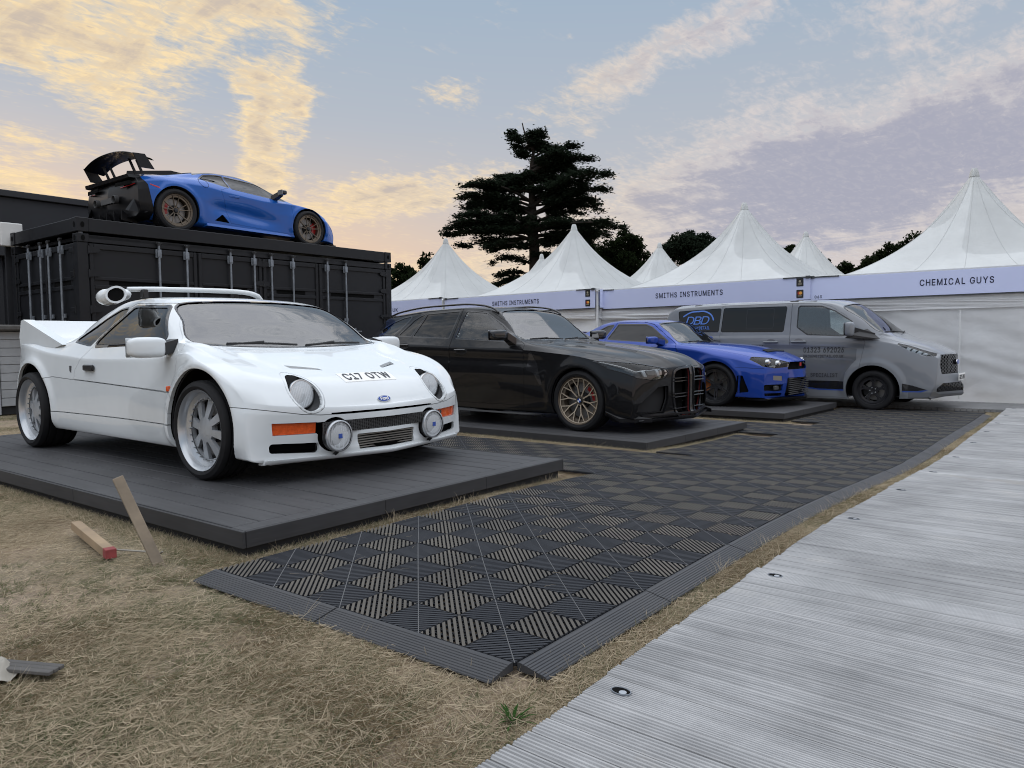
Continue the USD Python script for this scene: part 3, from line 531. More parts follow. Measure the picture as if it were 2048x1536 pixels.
# ------------------------------------------------------------------ container, black building, tents, trees
def container():
    a = math.radians(2.06); th = thing('shipping_container', 'black side-opening shipping container with the blue supercar on its roof', 'container', (4.393, 11.708, 0), a)
    B = MAT['container_paint']; L, W, H = 6.06, 2.44, 2.585
    def casting(x, y, z0, z1, name, dx, dy):
        w, d = .165, .15; x0, x1 = (x, x + w) if dx > 0 else (x - w, x); y0, y1 = (y, y + d) if dy > 0 else (y - d, y)
        p = part(th, name, bevel_box(x0, x1, y0, y1, z0, z1, .006), B)
        cx, cy, cz = (x0 + x1) / 2, (y0 + y1) / 2, (z0 + z1) / 2; ov = sa.scale(sg.Point(0, 0).buffer(.032, 8), .8, 1.25); h = extrude(ov, .004)
        fy = y0 if dy > 0 else y1; fx = x0 if dx > 0 else x1
        part(p, 'socket', [framed(h, (cx, fy - (.002 if dy > 0 else -.002), cz), (1, 0, 0), (0, 0, 1), (0, -1 if dy > 0 else 1, 0)), framed(h, (fx - (.002 if dx > 0 else -.002), cy, cz), (0, 1, 0), (0, 0, 1), (-1 if dx > 0 else 1, 0, 0))], MAT['void_black'])
    for x, dx in ((0, 1), (L, -1)):
        for y, dy in ((0, 1), (W, -1)):
            casting(x, y, H - .12, H, 'corner_casting', dx, dy); casting(x, y, H + .028, H + .228, 'frame_corner', dx, dy)
            part(th, 'corner_post', bevel_box(x + .004 * dx if dx > 0 else x - .15, x + .15 if dx > 0 else x - .004, y + .004 if dy > 0 else y - .14, y + .14 if dy > 0 else y - .004, 0, H - .122, .008), B)
            part(th, 'twist_lock', cyl([x + dx * .08, y + dy * .075, H], [x + dx * .08, y + dy * .075, H + .028], .035, 10), MAT['galvanised'])
    z0, z1 = H + .032, H + .224
    for y in (.012, W - .012 - .08): part(th, 'roof_frame_rail', bevel_box(.166, L - .166, y, y + .08, z0, z1, .006), B)
    for x in (.012, L - .012 - .08): part(th, 'roof_frame_rail', bevel_box(x, x + .08, .151, W - .151, z0, z1, .006), B)
    part(th, 'roof_deck', box(.09, L - .09, .09, W - .09, z1 - .02, z1 - .004), B)
    part(th, 'roof', box(.15, L - .15, .02, W - .02, H - .06, H - .012), B); part(th, 'header_beam', bevel_box(.166, L - .166, .02, .12, H - .118, H - .012, .006), B); part(th, 'back_wall', box(.1, L - .1, W - .06, W - .02, 0, H - .06), B); part(th, 'right_wall', box(L - .06, L - .02, .14, W - .14, 0, H - .12), B); part(th, 'inner_floor', box(.1, L - .1, .12, W - .1, 0.02, .15), B)
    def door(x0, x1, hinge_left, bars):
        d = part(th, 'door_panel', bevel_box(x0 + .004, x1 - .004, .035, .075, .16, H - .125, .006), B)
        fr = [bevel_box(x0 + .012, x0 + .07, .012, .034, .17, H - .135, .006), bevel_box(x1 - .07, x1 - .012, .012, .034, .17, H - .135, .006)]
        zs = [(.17, .24), (.95, 1.02), (1.80, 1.86), (1.93, 1.98), (H - .21, H - .135)]
        fr += [bevel_box(x0 + .071, x1 - .071, .016, .034, a_, b_, .006) for a_, b_ in zs]
        part(d, 'door_frame', fr, B); part(d, 'lashing_recess', box(x0 + .28, x1 - .30, .0335, .0348, 1.862, 1.928), MAT['void_black'])
        hx = x0 if hinge_left else x1; s = 1 if hinge_left else -1
        for z in (.45, .98, 1.50, 2.02, 2.36):
            bl = sg.Polygon([(-.02, -.05), (.12, -.035), (.155, 0), (.12, .035), (-.02, .05)]); m = extrude(bl, .014); m.vertices[:, 0] *= s
            if s < 0: m.invert()
            part(d, 'hinge', [framed(m, (hx + s * .01, .010, z), (1, 0, 0), (0, 0, 1), (0, -1, 0)), cyl([hx - s * .005, .002, z - .06], [hx - s * .005, .002, z + .06], .012, 8)], B)
        for bx in bars:
            b = part(th, 'locking_bar', cyl([bx, -.02, .14], [bx, -.02, H - .03], .0175, 10), MAT['galvanised'], 40)
            part(b, 'bracket', [bevel_box(bx - .045, bx + .045, -.012, .013, z - h, z + h, .003) for z, h in ((H - .20, .065), (1.42, .03), (.6, .03))] + [bevel_box(bx - .03, bx + .03, -.043, -.036, H - .25, H - .15, .002)], MAT['galvanised'])
            part(b, 'cam', [cyl([bx, -.02, H - .075], [bx, -.02, H - .035], .028, 8), box(bx - .05, bx + .05, -.032, -.008, H - .05, H - .03)], MAT['matt_black'])
            part(b, 'handle', [cyl([bx, -.045, 1.20], [bx + .34, -.045, 1.20], .009, 6), bevel_box(bx + .02, bx + .07, -.055, -.01, 1.165, 1.235, .004), bevel_box(bx + .17, bx + .20, -.055, .005, 1.14, 1.26, .004)], MAT['galvanised'])
    door(.155, 1.83, True, (1.18, 1.63)); door(1.834, 3.03, False, (2.40, 2.85)); door(3.034, 4.23, True, (3.19, 3.64)); door(4.234, L - .155, False, (4.41, 4.85))
    # the end towards the left: pair of doors with four bars
    for v0, v1, bars in ((.145, 1.115, (.53, .95)), (1.119, W - .145, (1.24, 1.69))):
        d = part(th, 'end_door', bevel_box(.035, .075, v0 + .003, v1 - .003, .16, H - .125, .006), B)
        part(d, 'door_frame', [bevel_box(.014, .034, v0 + .01, v0 + .07, .17, H - .135, .005), bevel_box(.014, .034, v1 - .07, v1 - .01, .17, H - .135, .005)] + [bevel_box(.018, .034, v0 + .071, v1 - .071, a_, b_, .005) for a_, b_ in ((.17, .24), (.95, 1.02), (1.80, 1.86), (1.93, 1.98), (H - .21, H - .135))], B)
        part(d, 'lashing_recess', box(.0335, .0348, v0 + .2, v1 - .2, 1.862, 1.928), MAT['void_black'])
        for bv in bars:
            b = part(th, 'locking_bar', cyl([-.02, bv, .14], [-.02, bv, H - .03], .0175, 10), MAT['galvanised'], 40)
            part(b, 'bracket', [bevel_box(-.012, .013, bv - .045, bv + .045, z - h, z + h, .003) for z, h in ((H - .20, .065), (1.42, .03), (.6, .03))] + [bevel_box(-.043, -.036, bv - .03, bv + .03, H - .25, H - .15, .002)], MAT['galvanised'])
            part(b, 'cam', [cyl([-.02, bv, H - .075], [-.02, bv, H - .035], .028, 8), box(-.032, -.008, bv - .05, bv + .05, H - .05, H - .03)], MAT['matt_black'])
            part(b, 'handle', [cyl([-.045, bv, 1.20], [-.045, bv - .3, 1.20], .009, 6), bevel_box(-.055, -.01, bv - .07, bv - .02, 1.165, 1.235, .004)], MAT['galvanised'])
        for z in (.45, .98, 1.50, 2.02, 2.36):
            hv = v0 if v0 < .5 else v1; s = 1 if v0 < .5 else -1
            part(d, 'hinge', [bevel_box(.0, .013, min(hv, hv + s * .14), max(hv, hv + s * .14), z - .035, z + .035, .004), cyl([.002, hv - s * .005, z - .06], [.002, hv - s * .005, z + .06], .012, 8)], B)
container()
def building():
    th = thing('black_building', 'large dark clad building behind the shipping container on the left', 'building', (-7.5, 15.5, 0), math.radians(2.0))
    K = MAT['building_black']; W = 17.4
    part(th, 'wall', box(0, W, .12, 9, 0, 2.62), K); part(th, 'fascia', bevel_box(-.05, W, -.10, 9, 2.62, 3.86 - .18, .01), K); part(th, 'roof_edge', bevel_box(-.10, W + .04, -.16, 9.05, 3.86 - .178, 3.86 - .06, .01), K)
    n = 62
    for k in range(n):                                             # upright cladding ribs
        x = W * k / n; part(th, 'cladding_rib', hull([(x, .118, 0), (x + .05, .03, 0), (x + .15, .03, 0), (x + .2, .118, 0), (x, .118, 2.615), (x + .05, .03, 2.615), (x + .15, .03, 2.615), (x + .2, .118, 2.615)]), K)
building()
def side_bits():
    th = thing('junction_box', 'pale grey plastic junction box beside the top left corner of the container', 'junction box', (4.21, 14.22, 2.53), math.radians(2))
    part(th, 'lid', bevel_box(-.02, .30, -.02, .0, .08, .46, .012), MAT['box_grey']); part(th, 'casing', bevel_box(-.01, .29, .003, .16, .09, .45, .012), MAT['box_grey'])
    part(th, 'mounting_post', box(.10, .18, .165, .22, -2.5, .40), MAT['building_black']); part(th, 'cable', tube(spl([(.2, .05, .09), (.24, .02, -.05), (.30, .05, -.12), (.34, .1, -.3)], 16), .008, 6), MAT['matt_black'], True)
    th = thing('timber_cabinet', 'pale grey boarded cabinet with a dark top behind the white car', 'cabinet', (3.2, 12.55, 0), math.radians(2))
    for k in range(9): part(th, 'board', bevel_box(.42, 1.5, 0, .03, .12 + k * .12, .12 + k * .12 + .114, .004), MAT['planter_board'])
    part(th, 'corner_panel', bevel_box(.10, .405, -.02, .03, .0, 1.20, .005), MAT['planter_board']); part(th, 'corner_panel', bevel_box(-.3, .09, -.015, .035, .0, 1.20, .005), MAT['planter_board']); part(th, 'core', box(-.28, 1.48, .04, .8, .02, 1.18), MAT['planter_board'])
    part(th, 'top', bevel_box(-.45, 1.6, -.10, .9, 1.205, 1.29, .02), MAT['planter_top']); part(th, 'plinth', box(.42, 1.5, .035, .5, 0, .115), MAT['matt_black'])
side_bits()
# ---- peaked tents
def cam_xy(lat, dep): return fh[:2] * dep + r0[:2] * lat
TW = 2.5
def tent(label, front_mid, right_dir, peak, eave=2.12, gz=-.18, texts=(), signs=(), walls=True, tag_l=None, peak_r=.06, wall_seed=0):
    """front_mid, right_dir: (lateral, depth) in the view's level frame, turned into the place's own axes"""
    o = cam_xy(*front_mid); ex = np.array(cam_xy(*right_dir)); ex /= np.linalg.norm(ex); rz = math.atan2(ex[1], ex[0])
    ey = np.array([-ex[1], ex[0]]); c = o + ey * TW
    th = thing('peaked_tent', label, 'tent', (*c, 0), rz, 'white peaked tents in a row')
    rs = np.r_[np.linspace(0, .12, 5), np.linspace(.16, 1, 20)]; n = 64; P = []
    for r in rs:
        a = np.arange(n + 1) / n * 2 * PI - PI * .75; cx, sx = np.cos(a), np.sin(a); k = 1 / np.maximum(np.abs(cx), np.abs(sx)); rad = (1 + (k - 1) * sm(.0, .8, r)) * (TW + .03)
        z = eave - .02 - .06 * sm(.8, 1, r) + (peak - eave + .02) * np.maximum(1 - r / .86, 0) ** 1.55 - .06 * r * (1 - r) * np.abs(np.cos(2 * a)) * 2
        if r < .03: z = z * 0 + peak
        rr = max(r, .0); P.append(np.stack([rad * max(rr, .001) * cx, rad * max(rr, .001) * sx, z], 1))
    P = np.array(P); P[:, -1] = P[:, 0]
    P[1:3, :, 2] = np.minimum(P[1:3, :, 2], peak - .01)
    rf = part(th, 'roof', grid_mesh(P), MAT['tent_roof'], 50)
    part(rf, 'cap', lathe([(.001, peak + .05), (.05, peak + .04), (.075, peak - .03), (.095, peak - .12)], 16, 'y').apply_transform(trimesh.transformations.rotation_matrix(PI / 2, [1, 0, 0])), MAT['tent_roof'], True)
    sm_ = []                                                       # welded seams, a finger proud
    for k in range(0, n, 4):
        if k % 8 in (0, 4): sm_.append(tube(P[2:, k] + [0, 0, .001], .004, 4))
    part(rf, 'seam', sm_, MAT['tent_roof'], True)
    for sx_ in (-1, 1):
        for sy in (-1, 1): part(th, 'corner_pole', cyl([sx_ * (TW - .03), sy * (TW - .03), gz], [sx_ * (TW - .03), sy * (TW - .03), eave - .01], .035, 10), MAT['pole_white'], 40)
    for (ax, sgn) in ((1, -1), (0, -1), (0, 1), (1, 1)):
        def put(m):
            v = m.vertices.copy()
            if ax == 1: m.vertices = np.column_stack([v[:, 0], sgn * v[:, 1] * -1 * -1, v[:, 2]]) if sgn < 0 else np.column_stack([-v[:, 0], -v[:, 1], v[:, 2]])
            else: m.vertices = np.column_stack([v[:, 1], -v[:, 0], v[:, 2]]) if sgn < 0 else np.column_stack([-v[:, 1], v[:, 0], v[:, 2]])
            return m
        if ax == 1 and sgn < 0: put = lambda m: m
        part(th, 'eave_gutter', put(bevel_box(-TW + .06, TW - .06, -TW - .012, -TW + .04, eave - .035, eave + .0, .006)), MAT['pole_white'])
        if not walls: continue
        r = np.random.default_rng(wall_seed + ax * 2 + sgn); nu, nv = 90, 44; U = np.linspace(-TW + .07, TW - .07, nu); Z = np.linspace(gz - .02, eave - .42, nv); UU, ZZ = np.meshgrid(U, Z, indexing='ij'); t = (ZZ - gz) / (eave - gz - .4)
        half = np.abs(np.abs(UU) - TW / 2) / (TW / 2)
        Q = np.stack([UU * .5 + r.uniform(0, 9), ZZ * 2.2 + .55 * np.abs(UU) * np.sign(np.sin(UU)), UU * 0 + wall_seed], -1)
        D = .28 * (meshkit.fbm(Q, 4, wall_seed) - .5) * (1 - .35 * t) + .05 * (meshkit.noise(np.stack([UU * .9 + 3, ZZ * 4.5 + .8 * UU, UU * 0], -1), 5 + wall_seed) - .5) * (1 - t * .5) + .05 * (1 - half) * (1 - t) * .5
        part(th, 'wall', put(grid_mesh(np.stack([UU, -TW + .03 - D * sm(0, .25, 1 - np.abs(UU) / TW + .06), ZZ], -1), False)), MAT['tent_wall'], True)
        part(th, 'wall_flap', put(grid_mesh(np.stack([UU, -TW - .004 - .4 * D - .022 * t, ZZ * .30 / (eave - gz - .4) + (eave - .42 - .27) - gz * .30 / (eave - gz - .4)], -1))), MAT['tent_wall'], True)
        if ax == 1 and sgn < 0: part(th, 'wall_seam', [box(-.012, .012, -TW - .075, -TW - .068, gz + .05, eave - .72)] + [box(-.03, -.018, -TW - .078, -TW - .072, z, z + .012) for z in np.arange(gz + .3, eave - .8, .2)], MAT['pole_white'])
        bn = part(th, 'banner', put(bevel_box(-TW + .03, TW - .03, -TW - .062, -TW - .05, eave - .45, eave - .036, .002)), MAT['banner'])
        part(th, 'banner_rail', put(box(-TW + .03, TW - .03, -TW - .058, -TW - .03, eave - .474, eave - .452)), MAT['gutter_dark'])
        if ax == 1 and sgn < 0:
            part(th, 'gutter_end', [box(-TW, -TW + .55, -TW - .075, -TW - .045, eave - .034, eave - .012), box(TW - .55, TW, -TW - .075, -TW - .045, eave - .034, eave - .012)] + [bevel_box(s * TW - .04, s * TW + .04, -TW - .085, -TW - .04, eave - .05, eave + .0, .006) for s in (-.97, .97)], MAT['gutter_dark'])
            for tx, x0, w, h, z in texts: part(bn, 'lettering', framed(letters(tx, h, w), (x0, -TW - .0625, eave + z), (1, 0, 0), (0, 0, 1), (0, -1, 0)), MAT['banner_ink'], kind='stuff')
            for x0 in signs:
                for z, kind in ((eave - .20, 0), (eave - .42, 1)):
                    s = part(bn, 'small_sign', framed(extrude(sg.box(.02, .02, .13, .15).buffer(.012), .004), (x0, -TW - .0625, z), (1, 0, 0), (0, 0, 1), (0, -1, 0)), MAT['ink_black'])
                    f = lambda poly, m, d=.0045: part(s, 'emblem', framed(extrude(poly, d), (x0, -TW - .0645, z), (1, 0, 0), (0, 0, 1), (0, -1, 0)), MAT[m])
                    if kind == 0: f(so.unary_union([sg.Point(.075, .105).buffer(.022), sg.box(.045, .066, .105, .074), sg.box(.035, .048, .115, .056), sg.box(.045, .032, .105, .038)]), 'sign_gold')
                    else: f(sg.Point(.062, .10).buffer(.03), 'sign_red', .0035); f(sg.Point(.09, .10).buffer(.03), 'sign_amber', .0045); f(sg.box(.04, .04, .11, .054), 'sign_gold')
    return th
def front_x(u_px, mid, dr, v=600):
    """where the sight line through column u_px meets the tent's front, measured from the front's middle"""
    k = (u_px - 1024) / 1515; l = math.hypot(*dr); dx, dd = dr[0] / l, dr[1] / l
    return (k * mid[1] - mid[0]) / (dx - k * dd)
D1, D2 = (.75, -.66), (.82, -.57)
mA, mB, mC, mD = (-3.70, 22.4), (.10, 19.05), (3.84, 16.05), (7.72, 13.05)
def span(a, b, m, d): x0, x1 = front_x(a, m, d), front_x(b, m, d); return x0, x1 - x0
sB, sC, sD = span(990, 1083, mB, D1), span(1315, 1448.5, mC, D1), span(1838.5, 1986, mD, D2)
sA = span(730, 803, mA, D1)
tent('white peaked tent left of the row, half hidden by the black container', mA, D1, 4.22, 2.2, texts=((' PORSCH UK'.replace('PORSC', ''), sA[1] * .35 + sA[0] + .55, .42, .1, -.33),), wall_seed=3) if False else tent('white peaked tent at the left end of the row, half hidden by the black container', mA, D1, 4.22, 2.2, texts=(('H UK', front_x(783, mA, D1), .42, .10, -.33),), wall_seed=3)
tent('white peaked tent with the SMITHS INSTRUMENTS banner in front of the cedar trunk', mB, D1, 4.10, 2.16, texts=(('SMITHS INSTRUMENTS', sB[0], sB[1], .105, -.28),), signs=(2.2,), wall_seed=11)
tent('white peaked tent with the SMITHS INSTRUMENTS banner above the grey van', mC, D1, 4.09, 2.13, texts=(('SMITHS INSTRUMENTS', sC[0], sC[1], .105, -.27), ('062', -2.38, .13, .05, -.42)), signs=(2.2,), wall_seed=23)
tent('large white peaked tent with the CHEMICAL GUYS banner at the right edge', mD, D2, 4.20, 2.12, texts=(('CHEMICAL GUYS', sD[0], sD[1], .105, -.28), ('063', -2.38, .13, .05, -.42)), wall_seed=37)
for lab, upx, dep, pk in (('white tent peak behind, between the two middle tents', 1320, 25.5, 4.15), ('white tent peak behind, left of the CHEMICAL GUYS tent', 1610, 23.3, 4.15), ('white tent peak behind, half hidden in front of the cedar', 1086, 28.3, 4.15), ('tiny white tent tip showing in the gap left of the grey van', 1245, 41, 4.2), ('white tent tip just showing behind the left slope of the CHEMICAL GUYS tent', 1776, 34, 4.0)):
    lat = (upx - 1024) / 1515 * dep; tent(lab, (lat - .66 * TW, dep - .75 * TW), D1, pk, 2.15, walls=False)
# ---- trees
def cards(P, N, size, r, flat=.0):
    """leaf-sized triangles at the points P, facing roughly N"""
    n = len(P); a = r.normal(size=(n, 3)); a[:, 2] *= (1 - flat); a /= np.linalg.norm(a, axis=1, keepdims=True); b = np.cross(a, N + r.normal(0, .35, (n, 3))); b /= np.maximum(np.linalg.norm(b, axis=1, keepdims=True), 1e-6)
    s = size * r.uniform(.6, 1.3, (n, 1)); V = np.stack([P - a * s * .5 - b * s * .28, P - a * s * .5 + b * s * .28, P + a * s * .55], 1).reshape(-1, 3)
    return trimesh.Trimesh(V, np.arange(3 * n).reshape(-1, 3), process=False)
def cedar():
    r = np.random.default_rng(5); dep = 60.; lat = (1069 - 1024) / 1515 * dep; c = cam_xy(lat, dep); th = thing('cedar_tree', 'tall dark cedar with layered flat branches behind the tents', 'tree', (*c, 0), math.atan2(r0[1], r0[0]))
    k = .01315; Zc = lambda y: (1334 - y) * k + .95; X = lambda x: (x - 870) * k
    trunk = spl([(X(885), 0, 0), (X(880), 0, Zc(850)), (X(872), .1, Zc(600)), (X(866), 0, Zc(330)), (X(880), 0, Zc(200)), (X(855), 0, Zc(160)), (X(815), 0, Zc(40))], 40)
    part(th, 'trunk', tube(trunk, np.interp(np.linspace(0, 1, 40), [0, .3, .6, .85, 1], [.62, .50, .33, .13, .04]), 9), MAT['bark'], True)
    zz_, xl, xr = [np.array(a, float) for a in zip(*[(40, 800, 850), (85, 690, 955), (125, 650, 930), (180, 800, 1080), (215, 770, 1250), (275, 740, 1200), (345, 625, 1200), (400, 545, 1290), (450, 480, 1330), (500, 430, 1415), (560, 400, 1360), (610, 350, 1430), (655, 340, 1290), (700, 430, 1200), (770, 395, 1130), (840, 430, 1010), (900, 590, 960), (985, 660, 890)])]
    LP, LN, limbs = [], [], []
    for y in np.r_[np.linspace(55, 205, 17), np.linspace(215, 690, 66), np.linspace(700, 990, 16)]:
        y = y + r.normal(0, 8); a, b = np.interp(y, zz_, xl), np.interp(y, zz_, xr); z = Zc(y)
        base = np.array([np.interp(min(z + .0, trunk[-1, 2]), trunk[:, 2], trunk[:, 0]), 0, z - .8 + r.normal(0, .2)])
        az = r.choice([r.normal(0, .45), r.normal(PI, .45), r.uniform(0, 2 * PI)], p=[.38, .38, .24])
        ext = (X(b) if math.cos(az) > 0 else -X(a)) * abs(math.cos(az)) + .5 * (X(b) - X(a)) * .5 * abs(math.sin(az)); ext *= r.uniform(.52, 1.06) if y > 60 else .9
        if y > 700 and math.cos(az) > 0: ext *= .55
        ext = max(ext - (base[0] * math.cos(az)), 1.1 if y < 205 else 0.7); d = np.array([math.cos(az), math.sin(az), 0]); s = np.array([-d[1], d[0], 0]); rise = r.uniform(.0, .17) * ext
        droop = .08 * ext + (.55 if y > 700 else 0)
        path = np.array([base + d * ext * t + np.array([0, 0, rise * math.sin(t * 2.2) * 1.6 - droop * t * t * 1.1 + .35 * t]) + s * .3 * math.sin(t * 3 + y) for t in np.linspace(0, 1, 12)])
        limbs.append(tube(path, np.linspace(.03 + .02 * ext, .02, 12), 5))
        nb = int(5 + ext * 3.2)
        for q in range(nb):
            t = r.uniform(.22, 1.0); p0 = path[int(t * 11)]; side = r.choice([-1, 1]); l = (.35 + .30 * ext * (1.15 - t)) * r.uniform(.6, 1.2); dirn = s * side * .9 + d * r.uniform(.2, .9); dirn /= np.linalg.norm(dirn)
            tw = np.array([p0 + dirn * l * u + np.array([0, 0, .10 * l * math.sin(u * 2.5) - .06 * u]) for u in np.linspace(0, 1, 5)]); limbs.append(tube(tw, np.linspace(.028, .01, 5), 3))
            m = int(30 + 38 * l); u = r.uniform(.15, 1.1, m)[:, None]; pts = p0 + dirn * l * u + np.c_[r.normal(0, .20, m), r.normal(0, .20, m), .03 + r.normal(0, .115, m)] * (.6 + .5 * u)
            LP.append(pts); LN.append(np.tile([0, 0, 1.0], (m, 1)))
    LP, LN = np.vstack(LP), np.vstack(LN)
    part(th, 'limb', limbs, MAT['bark'], True); part(th, 'crown', cards(LP, LN, .27, r, .72), MAT['cedar_needle'], kind='stuff')
cedar()
def round_tree(name, label, upx, dep, top_px, base_px, halfw_px, mt, seed, n=5200, flat=1.0, trunk_top=None, leaf_m=None, dens=1.0):
    r = np.random.default_rng(seed); c = cam_xy((upx - 1024) / 1515 * dep, dep); hz = 684 - .013 * (upx - 1024); s = dep / 1515
    zt, zb, w = (hz - top_px) * s + .95, (hz - base_px) * s + .95, halfw_px * s; th = thing(name, label, 'tree', (*c, 0), math.atan2(r0[1], r0[0]))
    part(th, 'trunk', tube(spl([(0, 0, -.2), (.1, 0, zb), (.0, .1, (zb + zt) / 2), (-.1, 0, zt * .92)], 12), np.linspace(.05 + .03 * w, .04, 12), 7), MAT['bark'], True)
    P, limbs = [], []; nc = 60
    for k in range(nc):
        v = r.normal(size=3); v /= np.linalg.norm(v); rad = r.uniform(.45, .95) ** .7; ctr = np.array([v[0] * w * rad, v[1] * w * rad * .8, (zb + zt) / 2 + v[2] * (zt - zb) / 2 * rad * flat])
        sz = w * r.uniform(.20, .36); m = int(n * 1.7) // nc; q = r.normal(size=(m, 3)); q /= np.linalg.norm(q, axis=1, keepdims=True); q *= sz * r.uniform(.35, 1.15, (m, 1)); q[:, 2] *= .75; P.append(ctr + q)
        limbs.append(tube(spl([(0, 0, zb * .7 + .3 * ctr[2] - .3), (ctr[0] * .5, ctr[1] * .5, ctr[2] * .85 + .1), tuple(ctr)], 6), np.linspace(.05, .015, 6), 3))
    part(th, 'limb', limbs, MAT['bark'], True); part(th, 'crown', cards(np.vstack(P), np.tile([0, 0, 1.0], (len(np.vstack(P)), 1)), leaf_m or .32 * dep / 60, r, .1), MAT[mt], kind='stuff')
round_tree('broadleaf_tree', 'dark broadleaf tree showing right of the cedar behind the tents', 1255, 66, 466, 610, 62, 'oak_leaf', 21, 9000)
round_tree('broadleaf_tree', 'dense dark tree between the cedar and the second SMITHS tent', 1195, 70, 470, 640, 55, 'oak_leaf', 22, 7000)
round_tree('umbrella_cedar', 'flat topped spreading cedar left of the SMITHS INSTRUMENTS peak', 1382, 72, 468, 528, 52, 'cedar_needle', 23, 6500, .9)
round_tree('broadleaf_tree', 'dark rounded tree behind the small peak above the van', 1578, 64, 485, 600, 18, 'oak_leaf', 24, 2600); round_tree('broadleaf_tree', 'dark tree showing at the right slope of the small peak above the van', 1640, 62, 506, 600, 24, 'oak_leaf', 25, 2600)
round_tree('broadleaf_tree', 'small sparse tree between the two right hand tents', 1686, 60, 519, 575, 17, 'olive_leaf', 26, 700)
for k, (u_, t_, w_) in enumerate(((1735, 513, 32), (1778, 490, 42), (1830, 470, 50))): round_tree('broadleaf_tree', ('low bushy tree left of the CHEMICAL GUYS tent', 'mid height bushy tree left of the CHEMICAL GUYS tent', 'tallest bushy tree behind the left slope of the CHEMICAL GUYS tent')[k], u_, 58, t_, 600, w_, 'olive_leaf', 30 + k, 4200)
round_tree('broadleaf_tree', 'dark low tree right of the container beside the first tent peak', 808, 62, 528, 640, 34, 'oak_leaf', 41, 5200); round_tree('broadleaf_tree', 'sparse thin tree behind the left slope of the first tent peak', 856, 64, 506, 590, 20, 'olive_leaf', 42, 700); round_tree('broadleaf_tree', 'dark leafy tree behind the foot of the first tent peak', 838, 60, 545, 640, 34, 'oak_leaf', 43, 4200); round_tree('broadleaf_tree', 'small dark tree in the gap right of the first tent peak', 944, 66, 540, 620, 9, 'oak_leaf', 44, 900)

def far_wood():
    r = np.random.default_rng(77); P = []
    for a in np.radians(np.r_[np.arange(92, 215, .9)]):
        d = r.uniform(85, 110); h = r.uniform(7, 11); w = r.uniform(2.5, 4.5); m = 150; q = r.normal(size=(m, 3)); q /= np.linalg.norm(q, axis=1, keepdims=True); q *= r.uniform(.6, 1, (m, 1)); P.append(np.array([d * math.cos(a), d * math.sin(a), h * .5]) + q * [w, w, h * .55])
    P = np.vstack(P); part(None, 'distant_wood', cards(P, np.tile([0, 0, 1.0], (len(P), 1)), 1.6, r, .1), MAT['oak_leaf'], label='far belt of trees around the showground', cat='wood', kind='stuff')
far_wood()
# ------------------------------------------------------------------ car building tools
# car axes: x to the car's left, y to its rear (0 at the front axle), z up (0 under the tyres); lines are given for one half (w = |x|)
def MF(m):
    m = to_tri(m); return m3.Manifold(m3.Mesh(vert_properties=np.asarray(m.vertices, np.float32), tri_verts=np.asarray(m.faces, np.uint32)))
def side_prism(poly, x0, x1):
    return MF(framed(extrude(poly, x1 - x0), (x0, 0, 0), (0, 1, 0), (0, 0, 1), (1, 0, 0)))
def front_prism(poly, y0, y1):
    return MF(framed(extrude(poly, y1 - y0), (0, y1, 0), (1, 0, 0), (0, 0, 1), (0, -1, 0)))
def top_prism(poly, z0, z1):
    return MF(framed(extrude(poly, z1 - z0), (0, 0, z0), (1, 0, 0), (0, 1, 0), (0, 0, 1)))
def P(*pts, r=0.0):
    p = sg.Polygon(pts)
    return p.buffer(-r).buffer(r, 6) if r else p
def smooth_poly(pts, n=10, r=None):
    """closed outline rounded by a spline through its points"""
    pts = np.asarray(pts, float); k = len(pts); out = []
    for i in range(k):
        p0, p1, p2, p3_ = pts[i - 1], pts[i], pts[(i + 1) % k], pts[(i + 2) % k]
        for t in np.arange(n) / n:
            out.append(.5 * (2 * p1 + (p2 - p0) * t + (2 * p0 - 5 * p1 + 4 * p2 - p3_) * t * t + (3 * p1 - p0 - 3 * p2 + p3_) * t ** 3))
    return sg.Polygon(out).buffer(0)
def mirror_poly(p): return sa.scale(p, -1, 1, origin=(0, 0))
